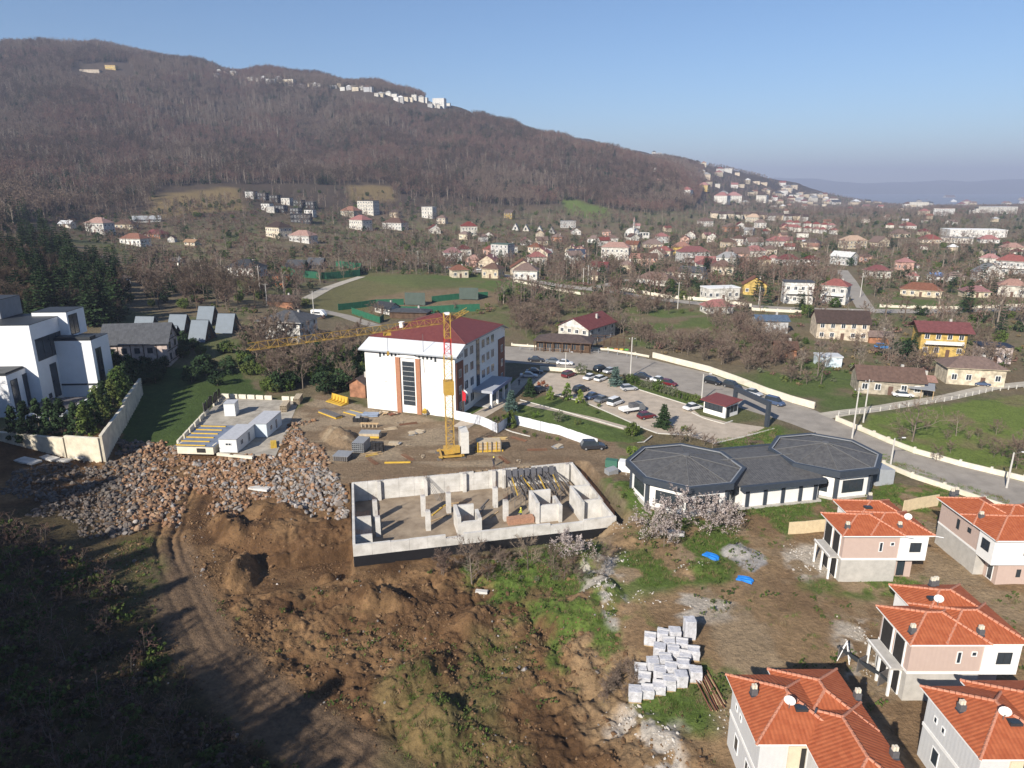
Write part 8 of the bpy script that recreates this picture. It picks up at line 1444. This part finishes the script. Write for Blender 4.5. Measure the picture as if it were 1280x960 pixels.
X, Y, Z, px, py, rg = cand(85000, 420, 2700, 62); rr_ = np.hypot(X, Y); keep = rg.uniform(0, 1, len(X)) < np.clip((fbm(X, Y, 70, 3, 67) - .22) * 2.6, .3, 1) * np.where(rr_ < 800, .9, .8); X, Y, Z = X[keep], Y[keep], Z[keep]
X, Y, Z = np.append(X, rx_), np.append(Y, ry_), np.append(Z, rz_); n = len(X); LP_ = FP + [proto(BUSH_G.c, 'green_bush_kind'), proto(BUSH_O.c, 'olive_bush_kind')]
kn = rng.choice(np.arange(14), n, p=np.array([.115, .115, .115, .115, .06, .06, .05, .05, .03, .03, .08, .08, .06, .04])); scatter('woodland', np.stack([X, Y, Z - .3], 1), np.where(kn >= 12, rng.uniform(.9, 1.7, n), rng.uniform(.45, 1.05, n)), kn, LP_, 'leafless orchards and trees filling the valley between the houses', 'woodland', tilt=.06)
X, Y, Z, px, py, rg = cand(14000, 165, 700, 63); n = len(X); UB = [proto(gen_leafy(470, 1.1, 1.1, .5, 10, 10, .4).mesh('scrub', [LEAF_OLIVE]), 'scrub_kind'), proto(gen_leafy(471, 1.0, 1.0, .45, 10, 10, .4).mesh('scrub', [DRYM]), 'scrub_kind'), proto(gen_leafy(472, 1.2, 1.2, .7, 12, 10, .45).mesh('scrub', [TWIG_RED]), 'scrub_kind'), proto(gen_leafy(473, 1.0, 1.0, .6, 12, 10, .4).mesh('scrub', [LEAF]), 'scrub_kind')]
keep = fbm(X, Y, 25, 3, 68) > .42; X, Y, Z = X[keep], Y[keep], Z[keep]; n = len(X); scatter('scrub', np.stack([X, Y, Z - .2], 1), rng.uniform(.5, 1.5, n), rng.integers(0, 4, n), UB, 'low scrub and brambles between the gardens', 'scrub')
# trees over the second slope
n = 5200; a_ = rng.uniform(R(9), R(28), n); r_ = np.sqrt(rng.uniform(1250 ** 2, 2500 ** 2, n)); X, Y = r_ * np.sin(a_), r_ * np.cos(a_); Z = height(X, Y); px, py = project(X, Y, Z); ok = (Z > -12) & (fbm(X, Y, 80, 3, 70) > .42) & ~inpoly(px, py, FOREST_PX)
for hx, hy, hr in HOUSES[::1]: ok &= np.hypot(X - hx, Y - hy) > hr + 1
X, Y, Z = X[ok], Y[ok], Z[ok]; n = len(X); scatter('hillside_trees', np.stack([X, Y, Z - .3], 1), rng.uniform(.6, 1.1, n), rng.choice(np.arange(12), n), FP, 'hazy trees between the houses of the far slope', 'trees')
# ---- near ground cover: turf, dry weeds, brush on the shaded bank
TU = [proto(gen_tuft(480 + k, 26, .32, .35, .05).mesh('tuft', [GRASSM]), 'tuft_kind') for k in range(2)] + [proto(gen_tuft(484 + k, 20, .5, .4, .045).mesh('tuft', [DRYM]), 'dry_tuft_kind') for k in range(2)]
n = 60000; X, Y = rng.uniform(-62, 75, n), rng.uniform(38, 150, n); gx_, gy_ = X + (fbm(X, Y, 3, 3, 71) - .5) * 3.5, Y + (fbm(X, Y, 3, 3, 72) - .5) * 3.5; den = np.zeros(n)
for q in ([(690, 740), (775, 730), (800, 800), (790, 850), (700, 820)], [(780, 690), (900, 680), (905, 720), (800, 735)], [(790, 850), (840, 830), (900, 840), (880, 900), (830, 890)], [(590, 690), (740, 665), (735, 730), (640, 745)], [(800, 620), (1040, 605), (1040, 645), (900, 690), (800, 660)], [(1010, 720), (1150, 718), (1150, 735), (1020, 735)], [(1095, 560), (1200, 600), (1280, 628), (1280, 650), (1160, 640), (1095, 640)], [(900, 545), (975, 530), (985, 560), (930, 580)]): den = np.maximum(den, inpoly(gx_, gy_, PX(q)) * sstep(.36, .52, fbm(X, Y, 3.5, 4, 97)))
for q in ([(590, 800), (635, 790), (640, 850), (605, 880)], [(560, 860), (600, 880), (640, 940), (560, 960)], [(480, 850), (530, 840), (560, 930), (500, 960)], [(150, 690), (185, 670), (200, 720), (160, 760)], [(640, 700), (700, 690), (720, 730), (650, 750)]): den = np.maximum(den, inpoly(gx_, gy_, PX(q, -3)) * .6)
u_, v_ = buv(X, Y); ok = (rng.uniform(0, 1, n) < den) & ~((u_ > -.5) & (u_ < BL + .5) & (v_ > -.5) & (v_ < BW + 1.5))
for q in OCT: ok &= np.hypot(X - q[0][0], Y - q[0][1]) > q[1] + .3
X, Y = X[ok], Y[ok]; n = len(X); scatter('grass', np.stack([X, Y, height(X, Y)], 1), rng.uniform(.5, 1.15, n), np.where(rng.uniform(0, 1, n) < .82, rng.integers(0, 2, n), rng.integers(2, 4, n)), TU, 'rough green turf around the plots and the mud field', 'grass')
n = 9000; X, Y = rng.uniform(-62, 60, n), rng.uniform(38, 98, n); u_, v_ = buv(X, Y); ok = ((v_ > 23) | (u_ > BL + 2)) & (rng.uniform(0, 1, n) < np.clip((fbm(X, Y, 6, 3, 98) - .42) * 4, 0, 1)); d_ = seg_dist(X, Y, TRACK)[0]; ok &= d_ > 3
for hx0, hy0, hx1, hy1 in ((17, 34, 29, 50), (33, 32, 46, 50), (34, 50, 47, 62), (37, 70, 50, 82), (54, 69, 68, 83)): ok &= ~((X > hx0) & (X < hx1) & (Y > hy0) & (Y < hy1))
X, Y = X[ok], Y[ok]; n = len(X); scatter('weeds', np.stack([X, Y, height(X, Y)], 1), rng.uniform(.4, 1.0, n), rng.integers(0, 4, n), TU[2:] + TU[:1] + [proto(gen_leafy(475, .5, .5, .3, 8, 8, .22).mesh('weed', [LEAF]), 'weed_kind')], 'dry weeds scattered over the bare earth', 'weeds')
n = 5200; X, Y = rng.uniform(-105, -14, n), rng.uniform(30, 100, n); px, py = project(X, Y, height(X, Y)); ok = inpoly(px, py, [(-300, 1100), (-300, 640), (0, 650), (80, 690), (150, 740), (190, 800), (250, 880), (330, 960), (420, 1100)]); X, Y = X[ok], Y[ok]; n = len(X)
BR_ = [proto(gen_leafy(490, 1.0, 1.0, .6, 12, 12, .3).mesh('brush', [LEAF]), 'brush_kind'), proto(gen_leafy(491, .9, .9, .5, 12, 12, .3).mesh('brush', [TWIG_DARK]), 'brush_kind'), proto(join(*gen_bare(492, 2.4, .6, 7, 4, 9, .03, .5, .1)).mesh('brush', [BARK, TWIG_RED]), 'brush_kind'), proto(gen_tuft(493, 30, .9, .6, .06).mesh('brush', [DRYM]), 'brush_kind')]
scatter('brush', np.stack([X, Y, height(X, Y) - .1], 1), rng.uniform(.5, 1.3, n), rng.integers(0, 4, n), BR_, 'tangled dark brush covering the shaded bank', 'brush')
# ================================================================ haze
HZ = 0.00018
hm = bpy.data.materials.new('air'); hm.use_nodes = True; N, L = hm.node_tree.nodes, hm.node_tree.links
N.remove(N['Principled BSDF']); pv = N.new('ShaderNodeVolumePrincipled')
pv.inputs['Color'].default_value = (.53, .60, .80, 1); pv.inputs['Density'].default_value = HZ; pv.inputs['Anisotropy'].default_value = 0.0
L.new(pv.outputs['Volume'], N['Material Output'].inputs['Volume'])
tag(MB().box(-14000, -14000, -90, 14000, 15000, 440).build('haze', hm), 'thin bluish winter haze lying over the valley', 'haze', kind='stuff')
